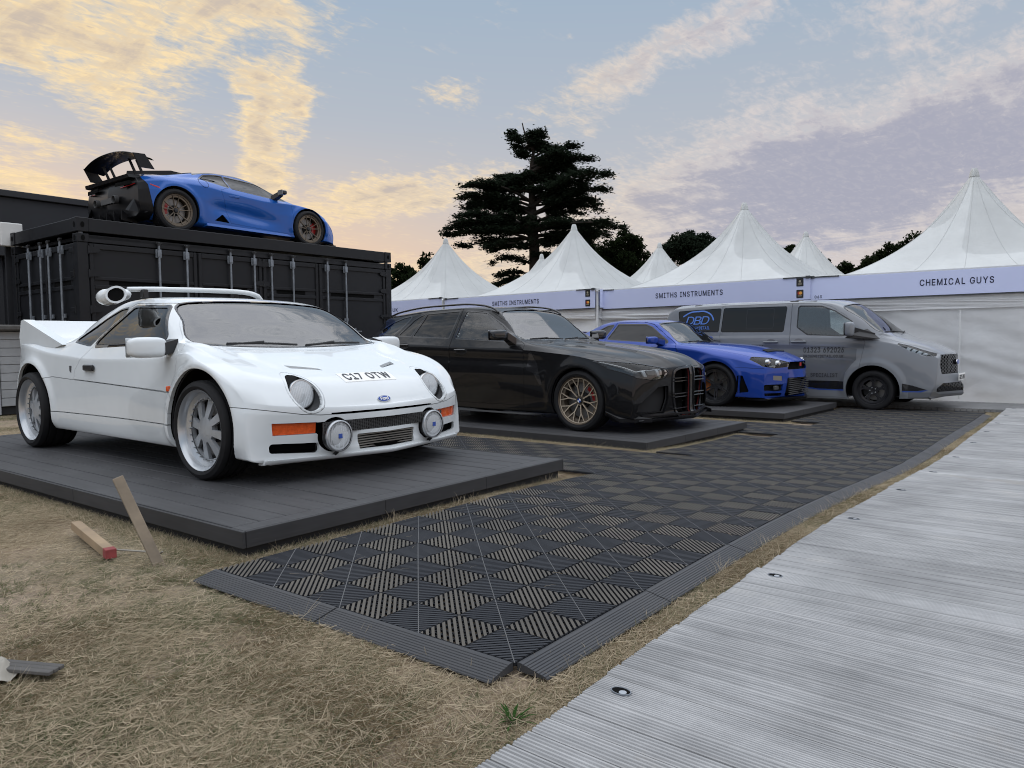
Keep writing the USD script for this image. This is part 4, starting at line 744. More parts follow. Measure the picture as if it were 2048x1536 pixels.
class Body:
    def __init__(self, lines, crease, ks, nose, tail, deform=None, nt=170, per=9, thick=.022):
        K = len(lines); t = np.linspace(0, 1, nt); t = t + .06 * np.sin(2 * PI * t) * -.5          # a little denser at the ends
        L = np.zeros((K, nt, 3))
        for k, pts in enumerate(lines):
            a = np.array(pts, float); s = a[0, 0] + (a[-1, 0] - a[0, 0]) * t
            L[k] = np.column_stack([s, PchipInterpolator(a[:, 0], a[:, 1])(s), PchipInterpolator(a[:, 0], a[:, 2])(s)])
        seg = np.linalg.norm(np.diff(L, axis=0), axis=2).mean(1); u = np.r_[0, np.cumsum(np.maximum(seg, .02))]
        cuts = sorted(set([0, 1, ks, K - 1]) | set(crease)); ntop = 0; S = []; start = {}
        for a, b in zip(cuts[:-1], cuts[1:]):
            n = per * (b - a); f = PchipInterpolator(u[a:b + 1], L[a:b + 1], axis=0) if b - a > 1 else (lambda q, a=a, b=b: L[a] + (L[b] - L[a]) * ((q - u[a]) / (u[b] - u[a]))[:, None, None])
            q = np.linspace(u[a], u[b], n + 1)
            if b - a > 1: q = np.sort(np.unique(np.r_[q, u[a:b + 1]])); q = q[np.r_[True, np.diff(q) > 1e-4]]
            start[a] = sum(len(x) - 1 for x in S); S.append(f(q))
        start[K - 1] = sum(len(x) - 1 for x in S)
        # the underside takes as many samples as the top, so that the end faces fit
        ntop = start[K - 1] - start[ks]; S[0] = L[0] + (L[1] - L[0]) * np.linspace(0, 1, ntop + 1)[:, None, None]
        G = np.concatenate([S[0]] + [x[1:] for x in S[1:]]); i1 = ntop; iks = i1 + start[ks] - start[1]
        if deform: G = deform(G)
        G[0, :, 1] = 0; G[-1, :, 1] = 0
        def cap(j, prof):
            left, top, bot = G[i1:iks + 1, j], G[iks:, j], G[:i1 + 1, j][::-1]
            pr = np.array([G[0, j][[0, 2]], *prof, G[-1, j][[0, 2]]], float); d = np.r_[0, np.cumsum(np.maximum(np.hypot(*np.diff(pr, axis=0).T), 1e-4))]
            R = len(left); zr = np.linspace(0, 1, R); c = PchipInterpolator(d / d[-1], pr)(zr); cen = np.column_stack([c[:, 0], 0 * zr, c[:, 1]]); cen[0] = bot[-1]; cen[-1] = top[-1]
            def frac(a): q = np.r_[0, np.cumsum(np.linalg.norm(np.diff(a, axis=0), axis=1))]; return q / q[-1]
            v = frac(left)[:, None]; fb, ft = frac(bot), frac(top); U = (1 - v) * fb + v * ft; c2 = PchipInterpolator(d / d[-1], pr)(frac(left)); cen = np.column_stack([c2[:, 0], 0 * zr, c2[:, 1]]); cen[0] = bot[-1]; cen[-1] = top[-1]
            v3, U3 = v[:, :, None], U[:, :, None]
            C = (1 - v3) * bot[None] + v3 * top[None] + (1 - U3) * left[:, None] + U3 * cen[:, None] - ((1 - U3) * (1 - v3) * bot[0] + U3 * (1 - v3) * bot[-1] + (1 - U3) * v3 * top[0] + U3 * v3 * top[-1])
            C[:, 0] = left; C[:, -1] = cen; C[0] = bot; C[-1] = top; C[:, -1, 1] = 0; return C
        ms = []
        to = lambda A: np.stack([A[..., 1], A[..., 0], A[..., 2]], -1)                      # (s, w, z) -> x, y, z on the left half
        main = grid_mesh(to(G)); fc = grid_mesh(to(cap(0, nose))); rc = grid_mesh(to(cap(nt - 1, tail)))
        half = [main, fc, rc]
        # one consistent outside: orient each patch by its own mean
        def fix(m, want):
            n = (m.face_normals * m.area_faces[:, None]).sum(0)
            if n @ want < 0: m.invert()
            return m
        half = [fix(main, np.array([1.0, 0, .6])), fix(fc, np.array([0, -1.0, 0])), fix(rc, np.array([0, 1.0, 0]))]
        other = []
        for m in half:
            q = m.copy(); q.vertices[:, 0] *= -1; q.invert(); other.append(q)
        full = trimesh.util.concatenate(half + other); full.merge_vertices(digits_vertex=6); full.update_faces(full.nondegenerate_faces()); full.remove_unreferenced_vertices()
        self.mesh = full; self.tight = full.is_watertight; self.cache = {}; self.thick = thick
        self.outer = MF(full); self.shell = self.outer - self.off(thick)
    def off(self, d):
        if d not in self.cache:
            m = self.mesh.copy(); m.vertices = m.vertices - d * m.vertex_normals; self.cache[d] = MF(m)
        return self.cache[d]
    def sheet(self, a, b): return self.off(a) - self.off(b)
    def take(self, prism, grown):
        p = self.shell ^ prism; self.shell = self.shell - grown; return p
def both(poly, kind, lo, hi):
    """prisms for the right (-x) and the left side"""
    return [side_prism(poly, -hi, -lo), side_prism(poly, lo, hi)]
class CarBuilder:
    def __init__(self, name, label, loc, rz, body, paint, cat='car', group='cars on show', rx=0.0, ry=0.0):
        self.root = thing(name, label, cat, loc, rz, group=None, rx=rx, ry=ry); self.b = body; self.paint = paint; self.lin = None
        self.lining = body.sheet(.034, .040)
    def add(self, name, m, material, smooth=32, parent=None, label=None, kind=None):
        m = to_tri(m)
        if len(m.faces) == 0: return None
        return part(parent or self.root, name, m, MAT[material], smooth, label=label, kind=kind)
    def window(self, poly, proj, glass_, trim=.018, name='window', lo=.2, hi=1.4, gdepth=.006, trim_mat='gloss_black', y=None):
        prs = lambda p: (both(p, 0, lo, hi) if proj == 'side' else [front_prism(p, *y)] if proj == 'front' else [top_prism(p, *y)])
        out = []
        inner = poly; grown = poly.buffer(trim, 6); sh = self.b.sheet(gdepth, gdepth + .005)
        for a, g, e in zip(prs(inner), prs(grown), prs(poly.buffer(.008))):
            w = self.add(name, sh ^ e, glass_, True)
            ring = (self.b.shell ^ g) - a; self.b.shell = self.b.shell - g; self.lining = self.lining - e
            if trim: self.add('seal', ring, trim_mat, 32, w)
            out.append(w)
        return out
    def panel(self, name, poly, proj, gap=.0035, lo=.2, hi=1.4, y=None, material=None, label=None):
        prs = lambda p: (both(p, 0, lo, hi) if proj == 'side' else [front_prism(p, *y)] if proj == 'front' else [top_prism(p, *y)])
        return [self.add(name, self.b.take(a, g), material or self.paint, 32, label=label) for a, g in zip(prs(poly), prs(poly.buffer(gap, 4)))]
    def cut(self, man): self.b.shell = self.b.shell - man; self.lining = self.lining - man
    def arches(self, places, R, depth=.42, half=.95):
        """wheel openings with a dark liner inside"""
        for (s, z, r) in places:
            c = MF(cyl([-1.4, s, z], [1.4, s, z], r, 72)); inner = MF(box(-(half - depth), half - depth, s - 2, s + 2, -1, 3)); c = c - inner; self.cut(c)
            for sg_ in (-1, 1):
                n = 36; a = np.linspace(-.25, PI + .25, n); x0, x1 = sg_ * (half - depth), sg_ * (half - .035); q = np.array([[[x, s + (r + .004) * math.cos(t), z + (r + .004) * math.sin(t)] for t in a] for x in (x0, x1)])
                disc = [[x0, s + (r + .004) * math.cos(t), z + (r + .004) * math.sin(t)] for t in a]; dk = trimesh.Trimesh(np.array([[x0, s, z]] + disc), [[0, i, i + 1] for i in range(1, n)], process=False)
                self.add('wheel_liner', cat_([grid_mesh(q), dk]), 'void_black', False)
    def finish(self, name='body'):
        self.add(name, self.b.shell, self.paint); self.add('cabin_lining', self.lining, 'seat_dark', 40)
def tyre_mesh(R, w, rim, n=72, squat=.0, tread='slots'):
    e = w / 2; prof = [(rim + .0085, e * .80), (rim + .0095, e * .90), (rim + .012, e * .93), (rim + (R - rim) * .45, e * 1.0), (R - .030, e * .975), (R - .012, e * .91), (R - .003, e * .80)]
    for k in (-.62, -.22, .22, .62):
        pass
    g = [(.60, .016), (.22, .018)]; pr = list(prof)
    for c, wd in g: pr += [(R - .001, e * c + wd / 2), (R - .009, e * c + wd / 2 - .002), (R - .009, e * c - wd / 2 + .002), (R, e * c - wd / 2)]
    pr = pr + [(r, -a) for r, a in pr[::-1]]; pr += [(rim + .010, -e * .78), (rim + .010, e * .78), prof[0]]
    m = lathe(pr, n); return m
def barrel_mesh(rim, w, lip, n=64):
    e = w / 2 * .9
    return lathe([(rim + .006, e), (rim + .009, e - .006), (rim - .004, e - .012), (rim - .010, e - .03), (rim - .022, e - lip), (rim - .03, e - lip - .02), (rim - .04, 0), (rim - .03, -e), (rim, -e)], n)
def lip_mesh(rim, w, lip, n=64, inner=None):
    e = w / 2 * .9 + .0008
    if inner: return lathe([(rim + .0065, e - .001), (rim + .006, e + .001), (rim - .004, e - .010), (rim - .009, e - .026), (rim - .016, e - lip + .010), (inner + .008, e - lip - .002), (inner, e - lip - .006)], n)
    return lathe([(rim + .0065, e - .001), (rim + .006, e + .001), (rim - .004, e - .011), (rim - .0095, e - .029), (rim - .021, e - lip), (rim - .05, e - lip - .004)], n)
def spoke_face(poly, depth, dish, e0, maxlen=.02):
    """a flat wheel face given in the wheel's plane, thickened and dished: dish(r) is how far it lies inside e0"""
    m = extrude(poly, depth); v, f = trimesh.remesh.subdivide_to_size(m.vertices, m.faces, maxlen, max_iter=6); m = trimesh.Trimesh(v, f, process=False); m.merge_vertices()
    v = m.vertices; r = np.hypot(v[:, 0], v[:, 1]); top = v[:, 2] > depth * .5
    m.vertices = np.column_stack([v[:, 0], e0 - dish(r) - np.where(top, 0, depth), v[:, 1]])
    m.fix_normals(); return m
def radial(r0, r1, w0, w1, a, skew=0.0):
    """one spoke: a strip from radius r0 to r1 at angle a (the outer end turned by skew)"""
    c0 = np.array([math.cos(a), math.sin(a)]) * r0; c1 = np.array([math.cos(a + skew), math.sin(a + skew)]) * r1; d = (c1 - c0) / np.linalg.norm(c1 - c0); s = np.array([-d[1], d[0]])
    return sg.Polygon([c0 + s * w0 / 2, c1 + s * w1 / 2, c1 - s * w1 / 2, c0 - s * w0 / 2])
def ring2(r, w): return sg.Point(0, 0).buffer(r, 40).difference(sg.Point(0, 0).buffer(r - w, 40))
def wheel(car, s, z, x_face, side, R, w, rim, face, lip, spoke_mat, lip_mat, caliper, hub_mat=None, badge=None, steer=0.0, bolts=0, disc_r=None, cal_ang=0.0, inner=None):
    """a wheel at station s whose outer tyre face stands at |x| = x_face; parts are built facing +axis and turned to the side"""
    cx = side * (x_face - w / 2); ca, sa_ = math.cos(steer), math.sin(steer)
    def put(m):
        m = to_tri(m).copy(); v = m.vertices; X = v[:, 1] * side; Y = v[:, 0] * (1 if side < 0 else -1) * 1.0; Z = v[:, 2]
        m.vertices = np.column_stack([cx + X * ca - Y * sa_, s + X * sa_ + Y * ca, z + Z]); 
        if m.volume < 0: m.invert()
        return m
    wp = car.add('wheel', put(tyre_mesh(R, w, rim)), 'tyre_rubber', 30)
    def sub(n, m, mt, smv=30): return car.add(n, put(m), mt, smv, wp)
    sub('rim', barrel_mesh(rim, w, lip), spoke_mat); sub('rim_lip', lip_mesh(rim, w, lip, inner=inner), lip_mat)
    e = w / 2 * .9; sub('spokes', face(e), spoke_mat, 35)
    dr = disc_r or rim * .78; sub('brake_disc', lathe([(dr * .4, e - .115), (dr, e - .115), (dr, e - .14), (dr * .4, e - .14)], 40), 'disc_steel'); sub('hub', lathe([(.001, e - .09), (dr * .45, e - .09), (dr * .45, e - .15), (.001, e - .15)], 24), 'matt_black')
    a = np.linspace(-.55, .55, 9) + cal_ang; outer = np.c_[np.cos(a), np.sin(a)] * (dr + .012); inn = np.c_[np.cos(a[::-1]), np.sin(a[::-1])] * (dr - .075)
    cal = extrude(sg.Polygon(np.vstack([outer, inn])), .07); v = cal.vertices; cal.vertices = np.column_stack([v[:, 0], e - .10 - v[:, 2], v[:, 1]]); sub('caliper', cal, caliper)
    sub('hub_back', lathe([(.001, -e * .5), (rim - .045, -e * .5)], 32), 'void_black')
    return wp, put, e
def disc_on(car, parent, name, center, normal, r, mt, h=.003, n=24, updir=(0, 0, 1)):
    nrm = np.array(normal, float); nrm /= np.linalg.norm(nrm); return car.add(name, cyl(np.array(center), np.array(center) + nrm * h, r, n), mt, 40, parent)
def mirror_unit(car, side, c, size, base, mt, arm_mt='satin_black', label=None):
    """door mirror: a rounded housing, its glass and its foot; c the housing's middle, size half extents (x, y, z)"""
    th = np.linspace(0, PI, 13); ph = np.linspace(0, 2 * PI, 25); V = []
    A, B = np.meshgrid(th, ph, indexing='ij'); pw = lambda q, e: np.sign(q) * np.abs(q) ** e
    X = pw(np.cos(A), .55) * size[0]; Y = pw(np.sin(A), .55) * pw(np.cos(B), .55) * size[1]; Z = pw(np.sin(A), .55) * pw(np.sin(B), .55) * size[2]
    Y = np.where(Y < 0, Y * (1 - .25 * np.abs(X / size[0])), Y * .75)
    m = grid_mesh(np.stack([c[0] + X, c[1] + Y, c[2] + Z], -1)); m.merge_vertices()
    if m.volume < 0: m.invert()
    h = car.add('door_mirror', m, mt, 60, label=label); ov = sg.box(-size[0] * .82, -size[2] * .78, size[0] * .82, size[2] * .78).buffer(.01)
    car.add('mirror_glass', framed(extrude(ov, .004), (c[0], c[1] + size[1] * .752, c[2]), (1, 0, 0), (0, 0, 1), (0, 1, 0)), 'chrome', False, h)
    car.add('mirror_foot', hull([(c[0] - side * size[0] * .8, c[1] + dy, c[2] + dz) for dy in (-.05, .03) for dz in (-.05, .03)] + [(base[0], base[1] + dy, base[2] + dz) for dy in (-.07, .05) for dz in (-.035, .05)]), arm_mt, 40, h)
def seats(car, ys, xs, z, mt='seat_dark'):
    for y in ys:
        for x in xs:
            s_ = car.add('seat', bevel_box(x - .24, x + .24, y - .28, y + .22, z, z + .16, .04), mt, 40); b = hull([(x + dx, y + .20 + dy, z + .08) for dx in (-.23, .23) for dy in (0, .12)] + [(x + dx * .75, y + .38 + dy, z + .58) for dx in (-.22, .22) for dy in (0, .08)])
            car.add('seat_back', b, mt, 40, s_); car.add('headrest', bevel_box(x - .12, x + .12, y + .38, y + .47, z + .60, z + .76, .03), mt, 40, s_)
def cockpit(car, y, z, w, side=-1, mt='seat_dark', wheel_mt='seat_dark', sx=.36, dash_d=.3):
    d = car.add('dashboard', hull([(x, yy, zz2) for x in (-w, w) for yy, zz2 in ((y - dash_d, z - .02), (y, z - .01), (y + .05, z - .10), (y - dash_d, z - .3))]), mt, 40)
    t = np.linspace(0, 2 * PI, 33)[:-1]; c = np.array([side * sx, y + .20, z - .02]); n = np.array([0, .9, .42]); n /= np.linalg.norm(n); a = np.array([1.0, 0, 0]); b = np.cross(n, a)
    car.add('steering_wheel', [tube(c + .18 * (np.outer(np.cos(t), a) + np.outer(np.sin(t), b)), .014, 8, True)] and cat_([tube(c + .18 * (np.outer(np.cos(t), a) + np.outer(np.sin(t), b)), .014, 8, True), cyl(c - n * .02, c + n * .02, .06, 12), cyl(c - a * .17, c + a * .17, .013, 6)]), wheel_mt, 50, d)
def wiper(car, p, q, lift=.012):
    p, q = np.array(p, float), np.array(q, float); m = (p + q) / 2 + [0, -.008, lift + .012]
    w = car.add('wiper', tube(spl([p, p + (m - p) * .6, m], 10), .008, 6), 'satin_black', True)
    car.add('wiper_blade', tube(np.array([p + (q - p) * t + [0, -.004, lift * .5 + .006 * math.sin(PI * t)] for t in np.linspace(.0, 1, 9)]), .008, 5), 'matt_black', True, w)
def decal(car, text, h, width, o, ex, ey, mt, parent=None, bold=True, gap=.22, name='lettering', proj=None):
    """flat lettering laid on the body: flat letters, or moved onto the skin along 'proj' (+x or -x) when the body curves"""
    m = letters(text, h, width, gap, bold, .0016); ex, ey = np.array(ex, float), np.array(ey, float); ez = np.cross(ex, ey); m = framed(m, o, ex, ey, ez)
    if proj is not None: m = drape(car, m, proj)
    return car.add(name, m, mt, False, parent, kind='stuff')
def drape(car, m, d, out=.0015):
    """slides each vertex along direction d back onto the body's skin"""
    d = np.asarray(d, float); v = m.vertices; n = d / np.linalg.norm(d); base = v.copy(); t0 = base @ n; mid = np.median(t0)
    org = base - n * (t0[:, None] - mid) - n * 2.0; tri = getattr(car, '_tri', None)
    if tri is None: car._tri = tri = car.b.mesh
    loc, ri, _ = tri.ray.intersects_location(org, np.tile(n, (len(org), 1)), multiple_hits=False)
    hit = np.full(len(v), np.nan); hit[ri] = loc @ n; ok = ~np.isnan(hit)
    if not ok.any(): return m
    hit[~ok] = np.nanmedian(hit); m.vertices = base + n * ((hit - out - (t0 - t0.min() if False else 0) - t0) + (0))[:, None] - n * 0
    # keep the letters' own thickness
    th = t0 - t0.min(); m.vertices = m.vertices + n * (th - th.max())[:, None] * 1.0; return m
def patch(car, poly, proj, grow=0.0, depth=(-.0, .004), out=.0025, lo=.2, hi=1.5, y=None, sides=(0, 1)):
    """a thin skin over part of the body, standing out by 'out': for decals, lamps' faces and trims"""
    o = car.b.off(-out) - car.b.off(depth[1] - .002 if depth[1] > .002 else .001)
    prs = both(poly, 0, lo, hi) if proj == 'side' else [front_prism(poly, *y)] if proj == 'front' else [top_prism(poly, *y)]
    return [o ^ p for p in prs]
# ------------------------------------------------------------------ the white rally car
def white_car():
    W = lambda *a: list(a)
    lines = [
        [(-.62, 0, .14), (0, 0, .15), (2.6, 0, .17), (3.02, 0, .28)],
        [(-.50, .80, .135), (0, .80, .15), (2.6, .80, .17), (3.03, .80, .28)],
        [(-.475, .895, .16), (-.30, .915, .17), (.3, .90, .175), (1.2, .885, .175), (2.3, .90, .18), (2.7, .95, .20), (3.06, .89, .27)],
        [(-.455, .905, .31), (-.25, .94, .31), (.35, .935, .31), (1.2, .905, .31), (2.3, .935, .31), (2.75, .965, .32), (3.12, .90, .36)],
        [(-.44, .90, .44), (-.20, .945, .50), (.1, .955, .56), (.40, .925, .54), (1.2, .905, .565), (2.2, .93, .60), (2.7, .965, .60), (3.11, .90, .55)],
        [(-.43, .885, .50), (-.36, .91, .585), (-.2, .93, .68), (0, .937, .745), (.22, .905, .782), (.45, .88, .76), (.8, .885, .735), (1.5, .895, .735), (2.1, .915, .765), (2.5, .93, .81), (2.8, .925, .85), (3.06, .89, .86)],
        [(-.53, .79, .48), (-.46, .79, .555), (-.36, .80, .63), (-.2, .81, .70), (0, .82, .762), (.22, .835, .825), (.45, .835, .855), (.6, .845, .845), (1.0, .85, .83), (1.7, .85, .828), (2.05, .85, .865), (2.5, .84, .86), (2.8, .84, .885), (3.03, .82, .90)],
        [(-.59, .66, .465), (-.53, .66, .535), (-.45, .67, .605), (-.34, .68, .65), (-.2, .69, .69), (0, .70, .746), (.25, .765, .845), (.45, .785, .872), (.60, .775, .955), (.85, .735, 1.05), (1.2, .725, 1.04), (1.6, .735, 1.02), (2.0, .745, .965), (2.4, .735, .895), (2.7, .72, .86), (3.02, .70, .87)],
        [(-.625, .50, .455), (-.565, .51, .528), (-.49, .52, .595), (-.40, .53, .634), (-.2, .54, .684), (0, .55, .732), (.22, .66, .815), (.42, .735, .868), (.60, .69, 1.005), (.84, .625, 1.135), (1.0, .60, 1.172), (1.35, .585, 1.195), (1.60, .59, 1.185), (1.85, .605, 1.13), (2.2, .62, 1.015), (2.6, .61, .89), (2.8, .6, .85), (3.01, .58, .815)],
        [(-.648, .25, .445), (-.595, .26, .518), (-.525, .265, .582), (-.44, .27, .627), (-.28, .28, .675), (0, .29, .735), (.20, .33, .796), (.32, .36, .855), (.55, .335, 1.025), (.78, .31, 1.155), (1.0, .30, 1.195), (1.35, .29, 1.215), (1.6, .29, 1.195), (1.85, .30, 1.11), (2.2, .31, .98), (2.6, .30, .885), (2.8, .3, .85), (3.01, .29, .815)],
        [(-.655, 0, .44), (-.60, 0, .515), (-.53, 0, .58), (-.45, 0, .625), (-.30, 0, .672), (0, 0, .737), (.20, 0, .79), (.26, 0, .812), (.52, 0, 1.02), (.76, 0, 1.16), (1.0, 0, 1.20), (1.35, 0, 1.22), (1.6, 0, 1.20), (1.85, 0, 1.10), (2.2, 0, .97), (2.6, 0, .885), (2.8, 0, .85), (3.01, 0, .815)]]
    AX = 2.69
    def deform(G):
        s, w, z = G[..., 0], G[..., 1], G[..., 2]
        for a, zc, r, amp in ((0, .31, .405, .022), (AX, .31, .41, .022)):
            d = np.hypot(s - a, z - zc); G[..., 1] = G[..., 1] + amp * np.exp(-((d - r) / .032) ** 2) * sm(.15, .25, z) * sm(.80, .88, w)
        # raised middle of the bonnet
        G[..., 2] = G[..., 2] + .018 * sm(.62, .50, w) * sm(-.35, -.05, s) * sm(.22, .10, s)
        return G
    body = Body(lines, {4, 6}, 5, [(-.665, .135), (-.715, .145), (-.715, .185), (-.695, .20), (-.69, .30), (-.685, .40), (-.665, .44)], [(3.07, .3), (3.12, .45), (3.09, .7), (3.05, .78)], deform)
    o = onx_ = None
    c = CarBuilder('rally_car', 'white wide-arched rally car with a roof scoop and round lamps on the near platform', (2.313 + .955, 4.48, P1Z), math.radians(.8), body, 'white_paint')
    c.arches([(0, .31, .385), (AX, .315, .392)], .385, .36, .955)
    # glass
    ws = smooth_poly([(-.745, .868), (-.60, .835), (0, .818), (.60, .835), (.745, .868), (.70, 1.0), (.625, 1.122), (.35, 1.152), (0, 1.158), (-.35, 1.152), (-.625, 1.122), (-.70, 1.0)], 6)
    c.window(ws, 'front', 'screen_glass', .009, 'windscreen', y=(.0, 1.02))
    sw = P((1.70, .845), (1.395, 1.118), (1.36, 1.125), (.86, 1.105), (.82, 1.09), (.60, .885), (.62, .868), r=.02)
    c.window(sw, 'side', 'tint_glass', .022, 'side_window', lo=.45)
    qw = P((2.06, .885), (1.80, .852), (1.755, .85), (1.47, 1.10), (1.50, 1.125), (1.60, 1.115), (1.80, 1.045), (1.98, .955), r=.015)
    c.window(qw, 'side', 'dark_glass', .012, 'quarter_window', lo=.45)
    # doors, panels
    door = P((1.90, .588), (1.885, .66), (1.74, .80), (1.46, 1.13), (1.40, 1.155), (.80, 1.135), (.735, 1.10), (.50, .90), (.37, .80), (.345, .70), (.345, .535), (1.2, .562))
    c.panel('door', door, 'side', lo=.40)
    low = P((2.32, .325), (2.43, .58), (2.28, .598), (1.90, .580), (1.2, .554), (.385, .527), (.375, .325)); c.panel('lower_door_panel', low, 'side', .004, lo=.40)
    sill = P((2.315, .10), (2.32, .318), (.372, .318), (.37, .10)); c.panel('sill', sill, 'side', .0025, lo=.55)
    # nose: bumper below, bonnet above
    bump = P((-1.0, -.2), (1.0, -.2), (1.0, .478), (.86, .455), (.62, .412), (.50, .40), (.30, .395), (-.30, .395), (-.50, .40), (-.62, .412), (-.86, .455), (-1.0, .478))
    def cutfront(poly): return front_prism(poly, -1.2, -.30)
    # openings in the bumper
    ind = [P((s * .52, .290), (s * .775, .294), (s * .782, .368), (s * .52, .360)) for s in (-1, 1)]
    intake = [P((s * .50, .170), (s * .79, .188), (s * .79, .246), (s * .50, .232), r=.02) for s in (-1, 1)]
    fog = [sg.Point(s * .405, .274).buffer(.108, 24) for s in (-1, 1)]
    up_g = P((-.52, .285), (.52, .285), (.52, .358), (-.52, .358)); low_g = P((-.235, .165), (.235, .165), (.245, .262), (-.245, .262), r=.01)
    for p in ind + intake + fog + [up_g, low_g]: c.cut(front_prism(p, -1.2, -.25))
    bp = c.b.take(cutfront(bump), cutfront(bump.buffer(.004))); bid = c.add('front_bumper', bp, 'white_paint')
    c.add('front_splitter', front_prism(sg.box(-.82, .118, .82, .150), -.76, -.45) ^ body.off(-.018), 'white_paint', 32, bid)
    c.add('bumper_lining', body.sheet(.05, .055) ^ front_prism(sg.box(-.85, .15, .85, .39), -1, -.30), 'void_black', 40, bid)
    for s, p in zip((-1, 1), ind): c.add('indicator', body.sheet(.012, .02) ^ front_prism(p.buffer(-.002), -1.2, -.25), 'amber_lens', 32)
    bars = [box(-.24, .24, -.655 + .004 * 0, -.63, z, z + .007) for z in np.arange(.172, .262, .0155)]; g = c.add('lower_grille', cat_(bars), 'core_metal', False); c.add('core', box(-.245, .245, -.62, -.60, .16, .265), 'matt_black', False, g)
    gm = [box(-.51, .51, -.665, -.658, z, z + .0035) for z in np.arange(.288, .356, .009)] + [box(x, x + .0035, -.668, -.66, .286, .357) for x in np.arange(-.51, .51, .018)]; c.add('upper_grille', cat_(gm), 'mesh_grey', False)
    for s in (-1, 1):
        x = s * .405; f = c.add('fog_lamp', lathe([(.001, -.02), (0.094, -.02), (0.098, .02), (0.0955, .034), (0.089, .036), (0.087, .03)], 36).apply_transform(trimesh.transformations.rotation_matrix(PI, [0, 0, 1])).apply_translation([x, -.655, .268]), 'satin_black', 30)
        c.add('reflector', lathe([(.001, -.045), (.05, -.032), (.085, .0), (.087, .028)], 36).apply_transform(trimesh.transformations.rotation_matrix(PI, [0, 0, 1])).apply_translation([x, -.655, .268]), 'lamp_silver', True, f)
        ln = lathe([(.0005, .040), (.05, .037), (.083, .031), (.088, .026)], 36).apply_transform(trimesh.transformations.rotation_matrix(PI, [0, 0, 1])).apply_translation([x, -.655, .268]); c.add('lens', ln, 'fluted_glass', True, f)
        c.add('lens_flutes', cat_([box(x + q - .0008, x + q + .0008, -.6895, -.6885, .274 - h, .274 + h) for q in np.linspace(-.07, .07, 15) for h in [math.sqrt(.08 ** 2 - q * q)]]), 'mesh_grey', False, f, kind='stuff')
        c.add('bulb_cover', box(x - .014, x + .014, -.697, -.694, .254, .282), 'badge_blue', False, f); c.add('ring', lathe([(0.089, .036), (.097, .036), (0.098, .02), (.093, .02)], 36).apply_transform(trimesh.transformations.rotation_matrix(PI, [0, 0, 1])).apply_translation([x, -.6555, .268]), 'polished_lip', True, f)
        c.add('bracket', cyl([x, -.62, .14], [x, -.66, .17], .012, 8), 'satin_black', True, f)
        # headlamps in teardrop pods
        pod = sa.translate(sa.scale(sg.Point(0, 0).buffer(1, 24), .094, .108), s * .548, .535)
        ring = (c.b.shell ^ front_prism(pod.buffer(.014), -1.2, -.28)) - front_prism(pod, -1.2, -.28); c.cut(front_prism(pod.buffer(.0155), -1.2, -.28)); rp = c.add('lamp_surround', ring, 'white_paint')
        c.add('pod_lining', framed(extrude(pod.buffer(.012).difference(pod.buffer(.001)), .30), (0, -.40, 0), (1, 0, 0), (0, 0, 1), (0, -1, 0)) if False else MF(framed(extrude(pod.buffer(.006).difference(pod.buffer(.0005)), .40), (0, -.30, 0), (1, 0, 0), (0, 0, 1), (0, -1, 0))) ^ body.off(.012), 'satin_black', 32, rp); c.add('pod_back', framed(extrude(pod, .004), (0, -.40, 0), (1, 0, 0), (0, 0, 1), (0, -1, 0)), 'matt_black', 32, rp)
        hc = np.array([s * .545, -.50, .527]); nrm = np.array([0, -.99, .12]); nrm /= np.linalg.norm(nrm); T_ = trimesh.geometry.align_vectors([0, 1, 0], nrm); T_[:3, 3] = hc
        h = c.add('headlamp', lathe([(.001, -.03), (.088, -.03), (.092, .0), (.088, .012), (.083, .012)], 36).apply_transform(T_), 'chrome', 30); c.add('reflector', lathe([(.001, -.05), (.05, -.035), (.082, .005)], 36).apply_transform(T_), 'lamp_silver', True, h); c.add('lens', lathe([(.0005, .028), (.05, .022), (.084, .010)], 36).apply_transform(T_), 'fluted_glass', True, h)
        c.add('lens_flutes', kind='stuff', m=cat_([box(-.0012, .0012, .004, .007, -math.sqrt(max(.08 ** 2 - q * q, 0)), math.sqrt(max(.08 ** 2 - q * q, 0))).apply_translation([q, 0, 0]) for q in np.linspace(-.072, .072, 13)]).apply_transform(T_), material='polished_lip', smooth=False, parent=h)
    bon = sg.Polygon([(-1.05, -1.1), (1.05, -1.1), (1.05, .335), (.80, .335), (.79, .42), (.70, .262), (.40, .19), (0, .165), (-.40, .19), (-.70, .262), (-.79, .42), (-.80, .335), (-1.05, .335)])
    for s in (-1, 1):
        v = P((s * .25, -.34), (s * .265, -.295), (s * .46, -.19), (s * .445, -.255), r=.006)
        c.cut(top_prism(v, .55, .95)); c.add('bonnet_vent', body.sheet(.03, .034) ^ top_prism(v.buffer(.02), .55, .95), 'void_black', 32)
    slot = sg.box(-.43, .392, .43, .410); c.cut(front_prism(slot, -1.2, -.5)); c.add('slot_lining', body.sheet(.05, .054) ^ front_prism(slot.buffer(.03), -1.2, -.5), 'void_black')
    tp = top_prism(bon, .30, 1.0); gp = top_prism(bon.buffer(.004), .30, 1.0)
    bo = c.add('bonnet', c.b.take(tp, gp), 'white_paint')
    # number plate lettering and oval on the bonnet
    up_ = np.array([0, .90, .43]); up_ /= np.linalg.norm(up_)
    pl = c.add('number_plate', body.sheet(-.003, .001) ^ top_prism(sg.box(-.215, -.520, .215, -.425).buffer(.004), .45, .8), 'plate_white', 32)
